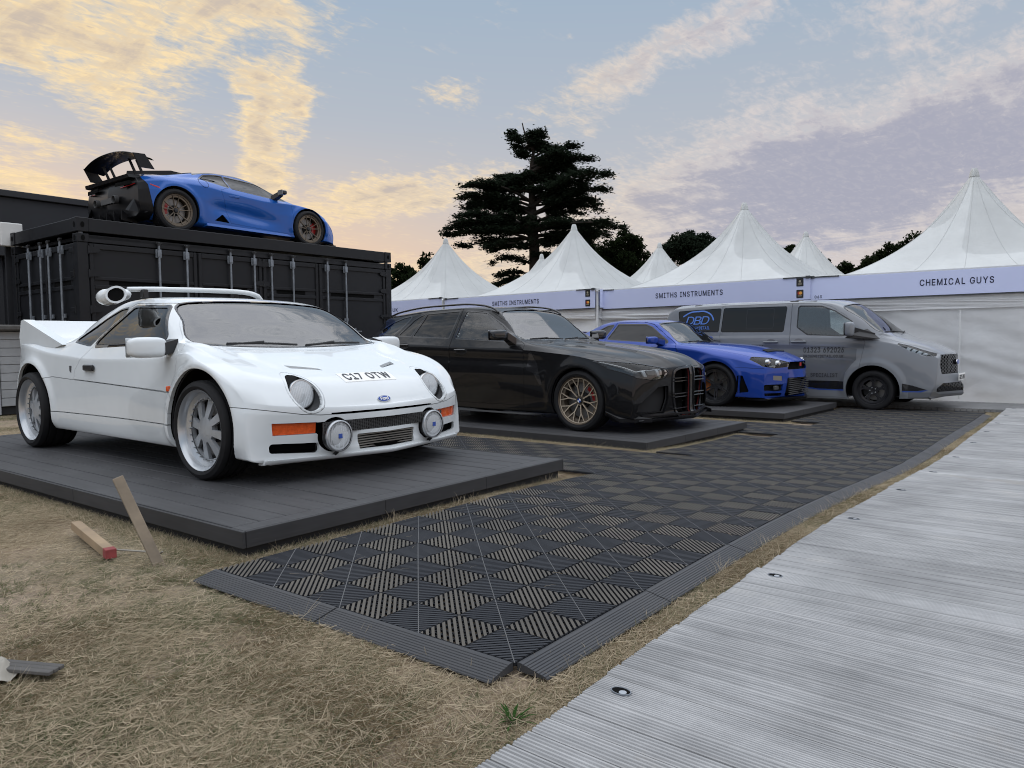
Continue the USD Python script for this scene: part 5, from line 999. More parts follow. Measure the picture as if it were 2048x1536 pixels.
    m = letters('C17 OTW', .072, .385, .20, True, .0016); m.vertices = np.column_stack([m.vertices[:, 0] - .1925, -.507 + m.vertices[:, 1] * .98, m.vertices[:, 2] * 0 + 1.0 + m.vertices[:, 2]]); c.add('lettering', drape(c, m, (0, 0, -1), .0048), 'print_grey', False, pl, kind='stuff')
    ov = sa.scale(sg.Point(0, 0).buffer(.056, 24), 1.0, .42); od = np.array([0, -.86, .5]); od /= np.linalg.norm(od); ou = np.cross(od, [1.0, 0, 0]) * -1; ou = np.array([0, .5, .86])
    oc = np.array([0, -.637, .468]); e = c.add('badge', framed(extrude(ov, .006), oc, (1, 0, 0), ou, np.cross((1, 0, 0), ou)), 'chrome', 30); ez = np.cross((1, 0, 0), ou)
    c.add('badge_field', framed(extrude(sa.scale(ov, .9, .84), .002), oc + ez * .0062, (1, 0, 0), ou, ez), 'badge_blue', 30, e); m = letters('Ford', .022, .066, -.06); m.vertices[:, 0] -= .033; m.vertices[:, 1] -= .010; c.add('lettering', kind='stuff', m=framed(m, oc + ez * .0084, (1, 0, 0), ou, ez), material='plate_white', smooth=False, parent=e)
    # roof scoop with its long lateral duct, rear wing
    hp = spl([(-.93, 1.42, 1.195), (-.88, 1.38, 1.225), (-.78, 1.36, 1.245)], 8)
    sc = c.add('roof_scoop', hull([p for x0, y0, z0, rx, ry, rz_ in ((-.815, 1.50, 1.205, .065, .13, .062), (-.72, 1.46, 1.225, .05, .10, .045)) for p in [(x0 + rx * math.cos(a) * math.cos(b), y0 + ry * math.sin(a) * math.cos(b), z0 + rz_ * math.sin(b)) for a in np.linspace(0, 2 * PI, 14) for b in np.linspace(-PI / 2, PI / 2, 9)]]), 'white_paint', 45)
    mo = sa.rotate(sa.scale(sg.Point(0, 0).buffer(.048, 20), 1.25, .95), 25); c.add('scoop_mouth', framed(extrude(mo, .05), (-.82, 1.398, 1.207), (1, -.12, 0), (0, .18, 1), (.0, -1, .15)), 'void_black', 40, sc)
    c.add('scoop_rim', framed(extrude(mo.buffer(.016).difference(mo.buffer(.001)), .06), (-.82, 1.398, 1.207), (1, -.12, 0), (0, .18, 1), (.0, -1, .15)), 'white_paint', 40, sc)
    dp = np.array([(-.70, 1.42, 1.262), (-.45, 1.38, 1.272), (0, 1.33, 1.277), (.20, 1.31, 1.272), (.32, 1.31, 1.25), (.36, 1.32, 1.215)])
    c.add('roof_bar', tube(spl(dp, 24), .020, 10, sx=1.6), 'white_paint', True); [c.add('roof_bar_foot', bevel_box(x - .02, x + .02, 1.34, 1.40, 1.20, 1.265, .006), 'satin_black', 40) for x in (-.60, .15)]
    prof = [(2.20, .862), (2.45, .862), (2.70, .895), (2.88, .97), (3.0, 1.072), (3.045, 1.066), (3.09, .94), (3.07, .84), (2.6, .80)]; mid = framed(extrude(sg.Polygon(prof), 1.60), (-.80, 0, 0), (0, 1, 0), (0, 0, 1), (1, 0, 0)); wg = c.add('rear_spoiler', mid, 'white_paint', 28)
    for s in (-1, 1):
        f = [(2.18, .855), (3.0, 1.078), (3.055, 1.07), (3.11, .93), (3.08, .80), (2.6, .79)]; x0 = s * .80 if s > 0 else -.885; c.add('spoiler_fin', framed(extrude(sg.Polygon(f), .085), (x0, 0, 0), (0, 1, 0), (0, 0, 1), (1, 0, 0)), 'white_paint', 28, wg)
        # flank details
        x = s * .905
        hd = c.add('door_handle', bevel_box(min(x, x + s * .022), max(x, x + s * .022), 1.55, 1.72, .655, .70, .008), 'satin_black', 40); c.add('lock', cyl([s * .895, 1.74, .60], [s * .91, 1.74, .60], .018, 12), 'satin_black', 40)
        c.add('side_repeater', bevel_box(min(s * .925, s * .95), max(s * .925, s * .95), .365, .385, .54, .575, .004), 'amber_lens', 40)
        c.add('fuel_flap_badge', bevel_box(min(s * .905, s * .918), max(s * .905, s * .918), 1.945, 1.985, .605, .69, .003), 'print_grey', False)
        mirror_unit(c, s, (s * 1.02, .47, .825), (.122, .07, .068), (s * .83, .50, .83), 'white_paint')
    for p, q in (((-.62, .20, .838), (-.06, .22, .825)), ((-.02, .17, .822), (.52, .235, .835))): wiper(c, p, q)
    seats(c, (1.15,), (-.36, .36), .32, 'red_leather'); cockpit(c, .55, .80, .66, -1, 'seat_dark', 'red_leather', .36, .22)
    c.finish()
    # wheels: eight flat tapering spokes behind a bolted polished lip
    def face(rim):
        def f(e):
            p = [radial(.05, .190, .034, .060, a) for a in np.arange(8) * PI / 4 + .2]; q = so.unary_union(p + [sg.Point(0, 0).buffer(.078, 24), ring2(.202, .016)]); q = q.buffer(-.007).buffer(.007)
            return spoke_face(q, .022, lambda r: .052 - .018 * np.cos(np.clip(r / rim, 0, 1) * PI), e)
        return f
    for s, z, w, rim in ((0, .31, .235, .245), (AX, .315, .30, .247)):
        for side in (-1, 1):
            wp, put, e = wheel(c, s, z, .955 if s == 0 else .985, side, .31 if s == 0 else .315, w, rim, face(rim), .055, 'alloy_silver', 'polished_lip', 'satin_black', inner=.196, steer=.02 if s == 0 else 0)
            c.add('centre_cap', put(lathe([(.001, e - .040), (.040, e - .042), (.046, e - .05), (.062, e - .056), (.066, e - .046), (.076, e - .048), (.079, e - .08)], 28)), 'polished_lip', 30, wp)
            a = np.arange(28) / 28 * 2 * PI; c.add('rim_bolts', kind='stuff', m=put(cat_([cyl([.194 * math.cos(t), e - .060, .194 * math.sin(t)], [.194 * math.cos(t), e - .046, .194 * math.sin(t)], .0055, 6) for t in a])), material='polished_lip', smooth=False, parent=wp)
white_car()
# ------------------------------------------------------------------ the black estate
def estate_car():
    lines = [
        [(-.84, 0, .15), (0, 0, .16), (2.8, 0, .18), (3.72, 0, .30)],
        [(-.70, .74, .145), (0, .78, .16), (2.8, .78, .18), (3.70, .74, .30)],
        [(-.64, .845, .17), (-.42, .905, .19), (.4, .895, .185), (2.4, .90, .20), (2.86, .935, .24), (3.72, .82, .32)],
        [(-.66, .85, .32), (-.42, .93, .36), (.4, .915, .35), (1.5, .90, .35), (2.4, .925, .37), (2.86, .955, .40), (3.76, .84, .46)],
        [(-.66, .835, .52), (-.42, .925, .58), (0, .952, .67), (.45, .915, .62), (1.5, .91, .62), (2.4, .93, .66), (2.86, .957, .71), (3.80, .85, .68)],
        [(-.66, .80, .655), (-.5, .865, .715), (-.25, .92, .775), (0, .935, .825), (.4, .912, .865), (.78, .90, .895), (1.9, .905, .925), (2.6, .925, .96), (3.2, .905, .975), (3.82, .79, .93)],
        [(-.72, .68, .675), (-.5, .765, .765), (-.2, .82, .82), (.1, .845, .865), (.5, .85, .915), (.9, .845, .972), (1.9, .85, 1.035), (2.9, .845, 1.075), (3.3, .825, 1.10), (3.79, .73, 1.05)],
        [(-.79, .52, .685), (-.5, .62, .80), (0, .70, .888), (.5, .76, .945), (.85, .795, .99), (1.12, .785, 1.11), (1.5, .745, 1.22), (2.0, .735, 1.255), (2.8, .725, 1.255), (3.3, .69, 1.235), (3.74, .65, 1.13)],
        [(-.83, .36, .695), (-.72, .38, .765), (-.5, .44, .825), (0, .52, .905), (.6, .66, .965), (.93, .73, 1.005), (1.14, .685, 1.17), (1.36, .63, 1.345), (1.55, .615, 1.405), (2.0, .615, 1.435), (2.6, .61, 1.425), (3.2, .59, 1.385), (3.52, .575, 1.34), (3.70, .57, 1.20)],
        [(-.86, .20, .70), (-.75, .22, .775), (-.5, .25, .845), (0, .30, .92), (.6, .34, .975), (.88, .36, 1.005), (1.06, .35, 1.135), (1.34, .32, 1.375), (1.56, .31, 1.43), (2.2, .31, 1.455), (2.8, .31, 1.45), (3.3, .30, 1.415), (3.58, .29, 1.365), (3.69, .28, 1.26)],
        [(-.87, 0, .70), (-.75, 0, .77), (-.5, 0, .838), (0, 0, .918), (.6, 0, .975), (.84, 0, 1.005), (1.02, 0, 1.135), (1.32, 0, 1.385), (1.56, 0, 1.44), (2.2, 0, 1.465), (2.8, 0, 1.458), (3.3, 0, 1.422), (3.58, 0, 1.37), (3.69, 0, 1.26)]]
    AX = 2.857
    def deform(G):
        s, w, z = G[..., 0], G[..., 1], G[..., 2]
        for a, zc, r in ((0, .337, .40), (AX, .34, .41)):
            d = np.hypot(s - a, z - zc); G[..., 1] = w + .016 * np.exp(-((d - r) / .05) ** 2) * sm(.2, .3, z) * sm(.80, .88, w)
        w = G[..., 1]; G[..., 2] = G[..., 2] + .016 * np.exp(-((w - .30 - .10 * sm(-.8, .6, s)) / .05) ** 2) * sm(-.9, -.6, s) * sm(.85, .55, s)       # ridges running up the bonnet
        # waist crease along the doors
        G[..., 1] = G[..., 1] - .012 * np.exp(-((z - (.74 + .03 * s)) / .06) ** 2) * sm(.3, .8, s) * sm(3.4, 2.4, s) * sm(.84, .88, w)
        return G
    body = Body(lines, {4, 5}, 5, [(-.90, .145), (-.925, .155), (-.925, .20), (-.905, .22), (-.90, .40), (-.90, .60), (-.885, .68)], [(3.80, .34), (3.86, .5), (3.84, .85), (3.82, 1.0), (3.74, 1.15)], deform)
    c = CarBuilder('estate_car', 'black performance estate with bronze mesh wheels on the middle platform', (6.806 + .94, 4.762, P2Z), math.radians(-.3), body, 'black_paint')
    c.arches([(0, .337, .368), (AX, .34, .372)], .37, .36, .945)
    ws = smooth_poly([(-.72, 1.035), (-.5, 1.022), (0, 1.018), (.5, 1.022), (.72, 1.035), (.675, 1.18), (.61, 1.345), (.35, 1.39), (0, 1.40), (-.35, 1.39), (-.61, 1.345), (-.675, 1.18)], 6)
    c.window(ws, 'front', 'bright_glass', .012, 'windscreen', y=(.78, 1.56))
    c.window(P((1.935, 1.045), (1.895, 1.385), (1.55, 1.355), (1.24, 1.195), (.965, 1.01), (.985, .995), r=.012), 'side', 'clear_glass', .016, 'front_window', lo=.45)
    c.window(P((2.055, 1.055), (2.02, 1.39), (2.62, 1.372), (2.73, 1.083), r=.012), 'side', 'tint_glass', .014, 'rear_window', lo=.45)
    c.window(P((2.775, 1.085), (2.665, 1.368), (2.74, 1.352), (2.86, 1.29), (3.02, 1.095), r=.01), 'side', 'tint_glass', .012, 'rear_door_light', lo=.45)
    c.window(P((3.52, 1.165), (3.42, 1.135), (3.14, 1.11), (2.955, 1.32), (2.93, 1.352), (3.1, 1.335), (3.32, 1.275), (3.47, 1.215), r=.015), 'side', 'tint_glass', .018, 'quarter_window', lo=.45)
    fd = P((.79, .255), (.775, .70), (.80, .955), (.90, 1.0), (1.22, 1.235), (1.53, 1.40), (1.965, 1.425), (1.99, 1.0), (1.985, .255)); c.panel('front_door', fd, 'side', lo=.42)
    rd = P((1.998, .255), (1.998, 1.0), (1.975, 1.425), (2.72, 1.41), (2.90, 1.34), (3.075, 1.085), (3.0, .92), (2.72, .755), (2.53, .58), (2.45, .42), (2.44, .255)); c.panel('rear_door', rd, 'side', lo=.42)
    # nose: kidneys, lamps, intakes
    kid = [smooth_poly([(s * .035, .66), (s * .10, .70), (s * .27, .685), (s * .345, .62), (s * .335, .40), (s * .25, .165), (s * .12, .145), (s * .035, .18)], 5) for s in (-1, 1)]
    for s, k in zip((-1, 1), kid):
        fr = (c.b.shell ^ front_prism(k, -1.3, -.35)) - front_prism(k.buffer(-.022), -1.3, -.35); c.cut(front_prism(k.buffer(.003), -1.3, -.35)); f = c.add('kidney_grille', MF(to_tri(fr).apply_translation([0, -.012, 0])), 'gloss_black')
        c.add('red_edge', (body.sheet(.004, .016) ^ front_prism(k.buffer(-.0225), -1.3, -.35)) - front_prism(k.buffer(-.0245), -1.3, -.35), 'red_edge', 32, f)
        for z in (.57, .535, .40, .365, .24): c.add('grille_bar', bevel_box(min(s * .04, s * .34), max(s * .04, s * .34), -.875, -.835, z, z + .012, .003), 'gloss_black', 30, f)
        c.add('grille_back', box(min(s * .04, s * .34), max(s * .04, s * .34), -.80, -.79, .15, .69), 'void_black', False, f)
        it = P((s * .43, .20), (s * .80, .21), (s * .79, .30), (s * .55, .49), (s * .40, .50), (s * .385, .36), r=.015); c.cut(front_prism(it, -1.3, -.30)); i_ = c.add('air_intake', body.sheet(.07, .074) ^ front_prism(it.buffer(.02), -1.3, -.30), 'matt_black', 32)
        hl = P((s * .925, .775), (s * .86, .768), (s * .66, .738), (s * .43, .678), (s * .405, .635), (s * .47, .582), (s * .63, .570), (s * .80, .595), (s * .90, .685), r=.008)
        ring = (c.b.shell ^ front_prism(hl.buffer(.007), -1.3, -.12)) - front_prism(hl, -1.3, -.12); c.cut(front_prism(hl.buffer(.007), -1.3, -.12)); h = c.add('headlamp', body.sheet(.004, .008) ^ front_prism(hl.buffer(.002), -1.3, -.12), 'lamp_glass', True)
        c.add('surround', ring, 'gloss_black', 32, h); c.add('housing', body.sheet(.055, .06) ^ front_prism(hl.buffer(.02), -1.3, -.12), 'gloss_black', 32, h)
        for x0 in (.50, .66): c.add('light_bar', (body.sheet(.022, .034) ^ front_prism(P((s * x0, .60), (s * (x0 + .034), .60), (s * (x0 + .10), .78), (s * (x0 + .066), .78)), -1.3, -.12)), 'lamp_silver', 30, h)
        c.add('projector', body.sheet(.030, .045) ^ front_prism(P((s * .54, .615), (s * .64, .62), (s * .67, .68), (s * .58, .685)), -1.3, -.12), 'disc_steel', 30, h)
        # corner splitter blade and its flap
        c.add('splitter_flap', hull([(s * .86, -.40, .125), (s * .90, -.52, .125), (s * .70, -.80, .125), (s * .70, -.80, .165), (s * .905, -.52, .165), (s * .935, -.36, .235), (s * .925, -.38, .235), (s * .84, -.60, .15)]), 'carbon_black', 20)
        c.add('side_skirt', hull([(s * .93, .50, .145), (s * .945, .72, .15), (s * .945, 2.25, .15), (s * .93, 2.38, .15), (s * .86, 2.38, .135), (s * .86, .50, .135), (s * .93, .50, .165), (s * .93, 2.38, .175)]), 'carbon_black', 20)
        gl = P((.66, .70), (.70, .82), (.62, .86), (.50, .70), (.42, .48), (.52, .56), r=.01)
    lip = trimesh.creation.box([1, 1, 1]); lipm = front_prism(sg.box(-.80, .118, .80, .150), -.965, -.50) ^ body.off(-.035); c.add('front_lip', lipm, 'carbon_black', 30)
    up = body.off(-.02) - body.off(.0); c.add('lip_upper', (up ^ front_prism(sg.box(-.74, .178, .74, .200), -1.0, -.60)), 'carbon_black', 30)
    bon = sg.Polygon([(-.40, -.86), (.40, -.86), (.60, -.70), (.70, -.56), (.775, -.25), (.815, .2), (.82, .70), (.79, .84), (.40, .80), (0, .79), (-.40, .80), (-.79, .84), (-.82, .70), (-.815, .2), (-.775, -.25), (-.70, -.56), (-.60, -.70)])
    for s in (-1, 1):
        v = P((s * .20, -.42), (s * .23, -.08), (s * .40, -.02), (s * .38, -.40), r=.015); c.add('bonnet_scoop', c.b.take(top_prism(v, .6, 1.2), top_prism(v.buffer(.004), .6, 1.2)), 'carbon_black')
    c.add('bonnet', c.b.take(top_prism(bon, .62, 1.02), top_prism(bon.buffer(.004), .62, 1.02)), 'black_paint')
    for s in (-1, 1):
        for y in (1.79, 2.83):
            zc = .885 if y < 2 else .955; d = sa.scale(sg.Point(y, zc).buffer(1, 20), .105, .042); cup = c.b.shell; 
            dh = c.add('door_handle', bevel_box(min(s * .912, s * .94), max(s * .912, s * .94), y - .095, y + .095, zc - .002, zc + .026, .009), 'gloss_black', 40)
            c.add('handle_cup', body.sheet(-.0015, .004) ^ side_prism(d, -1.2, -.5) if s < 0 else body.sheet(-.0015, .004) ^ side_prism(d, .5, 1.2), 'matt_black', 32, dh)
        mirror_unit(c, s, (s * 1.045, 1.03, 1.075), (.125, .085, .062), (s * .87, .98, .985), 'gloss_black', 'gloss_black')
        rail = np.array([(s * .575, 3.45, 1.375), (s * .605, 3.2, 1.425), (s * .625, 2.6, 1.475), (s * .63, 2.0, 1.482), (s * .63, 1.65, 1.455), (s * .64, 1.45, 1.405), (s * .645, 1.38, 1.36)]); c.add('roof_rail', tube(spl(rail, 40), .013, 8, sx=1.3), 'gloss_black', True)
        vent = P((.74, .66), (.70, .86), (.665, .87), (.575, .72), (.50, .50), (.54, .50), (.63, .63), r=.008); vv = body.off(-.004) - body.off(.002); c.add('wing_vent', vv ^ (side_prism(vent, .5, 1.2) if s > 0 else side_prism(vent, -1.2, -.5)), 'gloss_black', 30)
    fl = P((3.19, .895), (3.15, 1.02), (3.40, 1.03), (3.43, .90), r=.02); c.panel('fuel_flap', fl, 'side', .002, lo=.6)
    c.add('tailgate_spoiler', hull([(x, y, z) for x in (-.56, .56) for y, z in ((3.45, 1.365), (3.66, 1.375), (3.66, 1.355), (3.5, 1.33))]), 'gloss_black', 30)
    for p, q in (((-.66, .87, 1.022), (-.05, .84, 1.018)), ((.0, .84, 1.018), (.56, .87, 1.022))): wiper(c, p, q, .008)
    seats(c, (1.75,), (-.37, .37), .42); seats(c, (2.65,), (-.4, .4), .44); cockpit(c, 1.12, 1.0, .68, -1, sx=.37, dash_d=.3)
    c.add('rear_view_mirror', bevel_box(-.12, .12, 1.40, 1.43, 1.24, 1.30, .01), 'satin_black', 40)
    c.finish()
    def face(e):
        p = [sg.Point(0, 0).buffer(.058, 24), ring2(.252, .011)]
        for k in range(10):
            a = k * 2 * PI / 10 + .16; p += [radial(.05, .145, .014, .016, a), radial(.140, .250, .012, .011, a, .17), radial(.140, .250, .012, .011, a, -.17)]
            b = a + PI / 10; p += [radial(.10, .20, .007, .007, a + .02, .20), radial(.10, .20, .007, .007, a - .02, -.20)] if False else []
        return spoke_face(so.unary_union(p), .018, lambda r: .040 - .030 * np.clip(r / .25, 0, 1) ** 1.6, e - .004, .03)
    for s, w in ((0, .275), (AX, .285)):
        for side in (-1, 1):
            wp, put, e = wheel(c, s, .338, .94 if s == 0 else .95, side, .338, w, .258, face, .03, 'dark_bronze', 'dark_bronze', 'caliper_red', disc_r=.205, cal_ang=2.6 if side < 0 else .5, steer=.0)
            c.add('rim_face', put(spoke_face(so.unary_union([ring2(.2505, .008)] + [q for k in range(10) for a in [k * 2 * PI / 10 + .16] for q in (radial(.05, .145, .012, .013, a), radial(.141, .249, .010, .009, a, .17), radial(.141, .249, .010, .009, a, -.17))]), .003, lambda r: .040 - .030 * np.clip(r / .25, 0, 1) ** 1.6, e - .0025, .03)), 'bronze_alloy', 35, wp)
            cap = c.add('centre_badge', put(lathe([(.0005, e - .030), (.032, e - .031), (.034, e - .045)], 24)), 'ink_black', 30, wp)
            q = [sg.Point(0, 0).buffer(.022, 16).intersection(sg.box(x0, y0, x0 + .03, y0 + .03)) for x0, y0 in ((0, 0), (-.03, -.03))]; w_ = [sg.Point(0, 0).buffer(.022, 16).intersection(sg.box(x0, y0, x0 + .03, y0 + .03)) for x0, y0 in ((-.03, 0), (0, -.03))]
            for polys, mt in ((q, 'badge_blue'), (w_, 'plate_white')): c.add('badge_quarters', put(spoke_face(so.unary_union(polys), .002, lambda r: 0 * r, e - .027, .03)), mt, False, wp, kind='stuff')
estate_car()
# ------------------------------------------------------------------ the blue coupe
def coupe_car():
    lines = [
        [(-.90, 0, .14), (0, 0, .15), (2.6, 0, .18), (3.50, 0, .28)],
        [(-.76, .72, .135), (0, .74, .15), (2.6, .74, .18), (3.50, .70, .28)],
        [(-.72, .80, .15), (-.42, .865, .155), (.4, .84, .17), (2.2, .84, .18), (2.66, .875, .22), (3.54, .79, .30)],
        [(-.74, .795, .33), (-.42, .88, .36), (.4, .85, .35), (2.2, .855, .36), (2.66, .89, .38), (3.57, .80, .44)],
        [(-.745, .785, .50), (-.42, .88, .54), (0, .895, .62), (.45, .86, .60), (2.2, .86, .60), (2.66, .895, .64), (3.59, .81, .64)],
        [(-.74, .765, .585), (-.5, .835, .66), (-.2, .875, .735), (0, .885, .775), (.4, .868, .85), (.8, .86, .885), (2.0, .862, .925), (2.66, .87, .955), (3.3, .83, .95), (3.58, .79, .90)],
        [(-.80, .64, .615), (-.6, .72, .695), (-.2, .785, .80), (.2, .80, .87), (.7, .805, .93), (1.2, .80, .975), (2.0, .80, 1.01), (2.5, .79, 1.02), (3.0, .77, 1.03), (3.57, .73, .96)],
        [(-.87, .48, .64), (-.6, .56, .755), (-.2, .62, .85), (.2, .66, .905), (.66, .755, .94), (.9, .74, 1.07), (1.25, .70, 1.15), (1.9, .69, 1.16), (2.3, .685, 1.12), (2.7, .68, 1.05), (3.56, .65, .98)],
        [(-.92, .34, .66), (-.6, .40, .79), (-.2, .44, .88), (.2, .50, .925), (.64, .675, .95), (.9, .625, 1.125), (1.12, .585, 1.265), (1.3, .572, 1.30), (1.8, .57, 1.315), (2.1, .57, 1.285), (2.4, .575, 1.18), (2.75, .57, 1.055), (3.56, .55, .99)],
        [(-.95, .17, .67), (-.6, .20, .80), (-.2, .22, .895), (.2, .25, .935), (.54, .32, .955), (.83, .31, 1.135), (1.07, .29, 1.285), (1.3, .285, 1.33), (1.8, .285, 1.345), (2.15, .285, 1.315), (2.5, .285, 1.18), (2.85, .28, 1.055), (3.56, .27, .99)],
        [(-.955, 0, .67), (-.6, 0, .805), (-.2, 0, .90), (.2, 0, .938), (.50, 0, .955), (.80, 0, 1.135), (1.05, 0, 1.29), (1.3, 0, 1.338), (1.8, 0, 1.352), (2.15, 0, 1.32), (2.5, 0, 1.18), (2.85, 0, 1.055), (3.56, 0, .99)]]
    AX = 2.665
    def deform(G):
        s, w, z = G[..., 0], G[..., 1], G[..., 2]
        for a, zc, r in ((0, .322, .40), (AX, .325, .41)):
            d = np.hypot(s - a, z - zc); G[..., 1] = w + .018 * np.exp(-((d - r) / .05) ** 2) * sm(.2, .3, z) * sm(.74, .82, w)
        return G
    body = Body(lines, {4, 5}, 5, [(-.97, .135), (-1.03, .15), (-1.035, .32), (-1.0, .50), (-.975, .60), (-.965, .65)], [(3.60, .32), (3.66, .5), (3.63, .8), (3.59, .95)], deform)
    c = CarBuilder('sports_coupe', 'blue two-door coupe with black wheels on the far low platform', (10.598 + .89, 4.93, P3Z), math.radians(0), body, 'blue_paint')
    c.arches([(0, .322, .358), (AX, .325, .36)], .36, .36, .885)
    ws = smooth_poly([(-.665, .972), (-.45, .968), (0, .966), (.45, .968), (.665, .972), (.615, 1.11), (.565, 1.245), (.3, 1.28), (0, 1.288), (-.3, 1.28), (-.565, 1.245), (-.615, 1.11)], 6)
    c.window(ws, 'front', 'bright_glass', .012, 'windscreen', y=(.40, 1.16))
    c.window(P((1.93, 1.03), (1.815, 1.262), (1.30, 1.25), (1.17, 1.205), (.90, 1.03), (.80, .955), r=.012), 'side', 'tint_glass', .016, 'door_window', lo=.45)
    c.window(P((2.32, 1.06), (2.02, 1.035), (1.90, 1.258), (2.02, 1.245), (2.2, 1.16), r=.012), 'side', 'tint_glass', .014, 'quarter_window', lo=.45)
    c.panel('door', P((.62, .25), (.60, .78), (.68, .93), (.88, 1.07), (1.16, 1.25), (1.30, 1.285), (1.845, 1.29), (1.97, 1.02), (2.0, .80), (1.96, .25)), 'side', lo=.42)
    c.panel('front_wing', P((-.60, .595), (-.42, .60), (-.30, .60), (-.22, .62), (.615, .82), (.60, .25), (.36, .25), (.36, .9), (.65, .93), (.60, .85)).buffer(0), 'side', lo=.7) if False else None
    # bumper seam, openings, lamps, grille
    bp = P((-1.1, .05), (1.1, .05), (1.1, .565), (-1.1, .565)); 
    ops = [P((-.42, .155), (.42, .155), (.40, .425), (-.40, .425), r=.02)] + [q for s in (-1, 1) for q in (P((s * .48, .235), (s * .80, .25), (s * .80, .335), (s * .48, .335), r=.012), P((s * .48, .165), (s * .78, .175), (s * .80, .215), (s * .48, .205), r=.01))]
    grl = P((-.40, .545), (.40, .545), (.33, .655), (-.33, .655), r=.015)
    for p in ops + [grl]: c.cut(front_prism(p, -1.4, -.45))
    c.add('opening_lining', body.sheet(.08, .084) ^ front_prism(sg.box(-.84, .15, .84, .45), -1.4, -.45), 'matt_black'); c.add('grille_mesh', body.sheet(.05, .054) ^ front_prism(grl.buffer(.02), -1.4, -.45), 'void_black')
    for k, z in enumerate(np.arange(.175, .42, .028)): c.add('intercooler_fin', bevel_box(-.40, .40, -.955, -.93, z, z + .012, .003), 'mesh_grey', False)
    for s in (-1, 1):
        c.add('fog_lamp', bevel_box(min(s * .52, s * .66), max(s * .52, s * .66), -.84, -.80, .255, .315, .01), 'mesh_grey', 30)
        it = P((s * .50, .385), (s * .66, .40), (s * .66, .465), (s * .50, .455), r=.008); c.cut(front_prism(it, -1.4, -.45)); c.add('indicator', body.sheet(.004, .014) ^ front_prism(it.buffer(.001), -1.4, -.45), 'disc_steel', 30)
        hl = P((s * .355, .59), (s * .345, .645), (s * .52, .715), (s * .70, .735), (s * .785, .725), (s * .775, .60), (s * .62, .575), r=.012)
        ring = (c.b.shell ^ front_prism(hl.buffer(.006), -1.4, -.50)) - front_prism(hl, -1.4, -.50); c.cut(front_prism(hl.buffer(.006), -1.4, -.50)); h = c.add('headlamp', body.sheet(.004, .008) ^ front_prism(hl.buffer(.002), -1.4, -.50), 'lamp_glass', True); c.add('surround', ring, 'gloss_black', 32, h)
        c.add('housing', body.sheet(.06, .064) ^ front_prism(hl.buffer(.02), -1.4, -.50), 'mesh_grey', 32, h)
        for x, z in ((.70, .655), (.52, .635)): c.add('projector', lathe([(.001, -.02), (.045, -.02), (.048, .03), (.03, .035), (.001, .045)], 20).apply_transform(trimesh.transformations.rotation_matrix(PI, [0, 0, 1])).apply_translation([s * x, -.74 if x > .6 else -.82, z]), 'chrome', 30, h)
        vt = P((-.335, .21), (-.36, .47), (-.44, .47), (-.53, .23), r=.02); c.cut(side_prism(vt, .6, 1.2) if s > 0 else side_prism(vt, -1.2, -.6)); c.add('corner_vent', body.sheet(.03, .034) ^ (side_prism(vt.buffer(.015), .6, 1.2) if s > 0 else side_prism(vt.buffer(.015), -1.2, -.6)), 'void_black')
        c.add('vent_fin', hull([(s * .875, -.36, .215), (s * .875, -.375, .215), (s * .895, -.40, .475), (s * .895, -.385, .475), (s * .80, -.40, .215), (s * .80, -.42, .475)]), 'blue_paint', 20)
        mirror_unit(c, s, (s * .985, .98, 1.0), (.115, .07, .058), (s * .82, .92, .95), 'blue_paint', 'blue_paint')
        c.add('door_handle', bevel_box(min(s * .862, s * .885), max(s * .862, s * .885), 1.72, 1.88, .80, .83, .008), 'blue_paint', 40)
        c.add('side_skirt', hull([(s * .87, .42, .13), (s * .88, .6, .15), (s * .88, 2.2, .15), (s * .80, 2.25, .12), (s * .80, .42, .12), (s * .86, .45, .22), (s * .86, 2.2, .22)]), 'blue_paint', 20)
    c.add('front_lip', front_prism(sg.box(-.80, .105, .80, .135), -1.075, -.45) ^ body.off(-.045), 'carbon_black', 30)
    bon = sg.Polygon([(-.42, -.96), (.42, -.96), (.62, -.78), (.71, -.6), (.775, -.2), (.79, .2), (.775, .60), (.66, .585), (.3, .50), (0, .46), (-.3, .50), (-.66, .585), (-.775, .60), (-.79, .2), (-.775, -.2), (-.71, -.6), (-.62, -.78)])
    c.add('bonnet', c.b.take(top_prism(bon, .60, 1.0), top_prism(bon.buffer(.004), .60, 1.0)), 'blue_paint')
    g = c.add('bonnet_duct', body.sheet(-.014, .0) ^ top_prism(P((-.34, -.60), (.34, -.60), (.30, -.50), (-.30, -.50), r=.01), .6, 1.1), 'carbon_black')
    c.add('bumper_seam', body.sheet(-.0006, .002) ^ side_prism(P((-.72, .566), (-.33, .588), (-.33, .592), (-.72, .571)), -1.2, -.5), 'void_black', False)
    c.add('badge', bevel_box(-.03, .03, -.972, -.960, .585, .635, .004), 'caliper_red', 30)
    c.add('rear_spoiler', hull([(x, y, z) for x in (-.70, .70) for y, z in ((3.25, 1.17), (3.55, 1.20), (3.55, 1.175), (3.3, 1.15))]), 'blue_paint', 20)
    for s in (-1, 1): c.add('spoiler_foot', box(s * .6 - .02, s * .6 + .02, 3.32, 3.45, .98, 1.165), 'blue_paint')
    for p, q in (((-.60, .56, .968), (-.05, .50, .965)), ((.0, .49, .965), (.5, .54, .968))): wiper(c, p, q, .008)
    seats(c, (1.55,), (-.35, .35), .38); cockpit(c, .95, .94, .62, -1, sx=.35, dash_d=.28); c.finish()
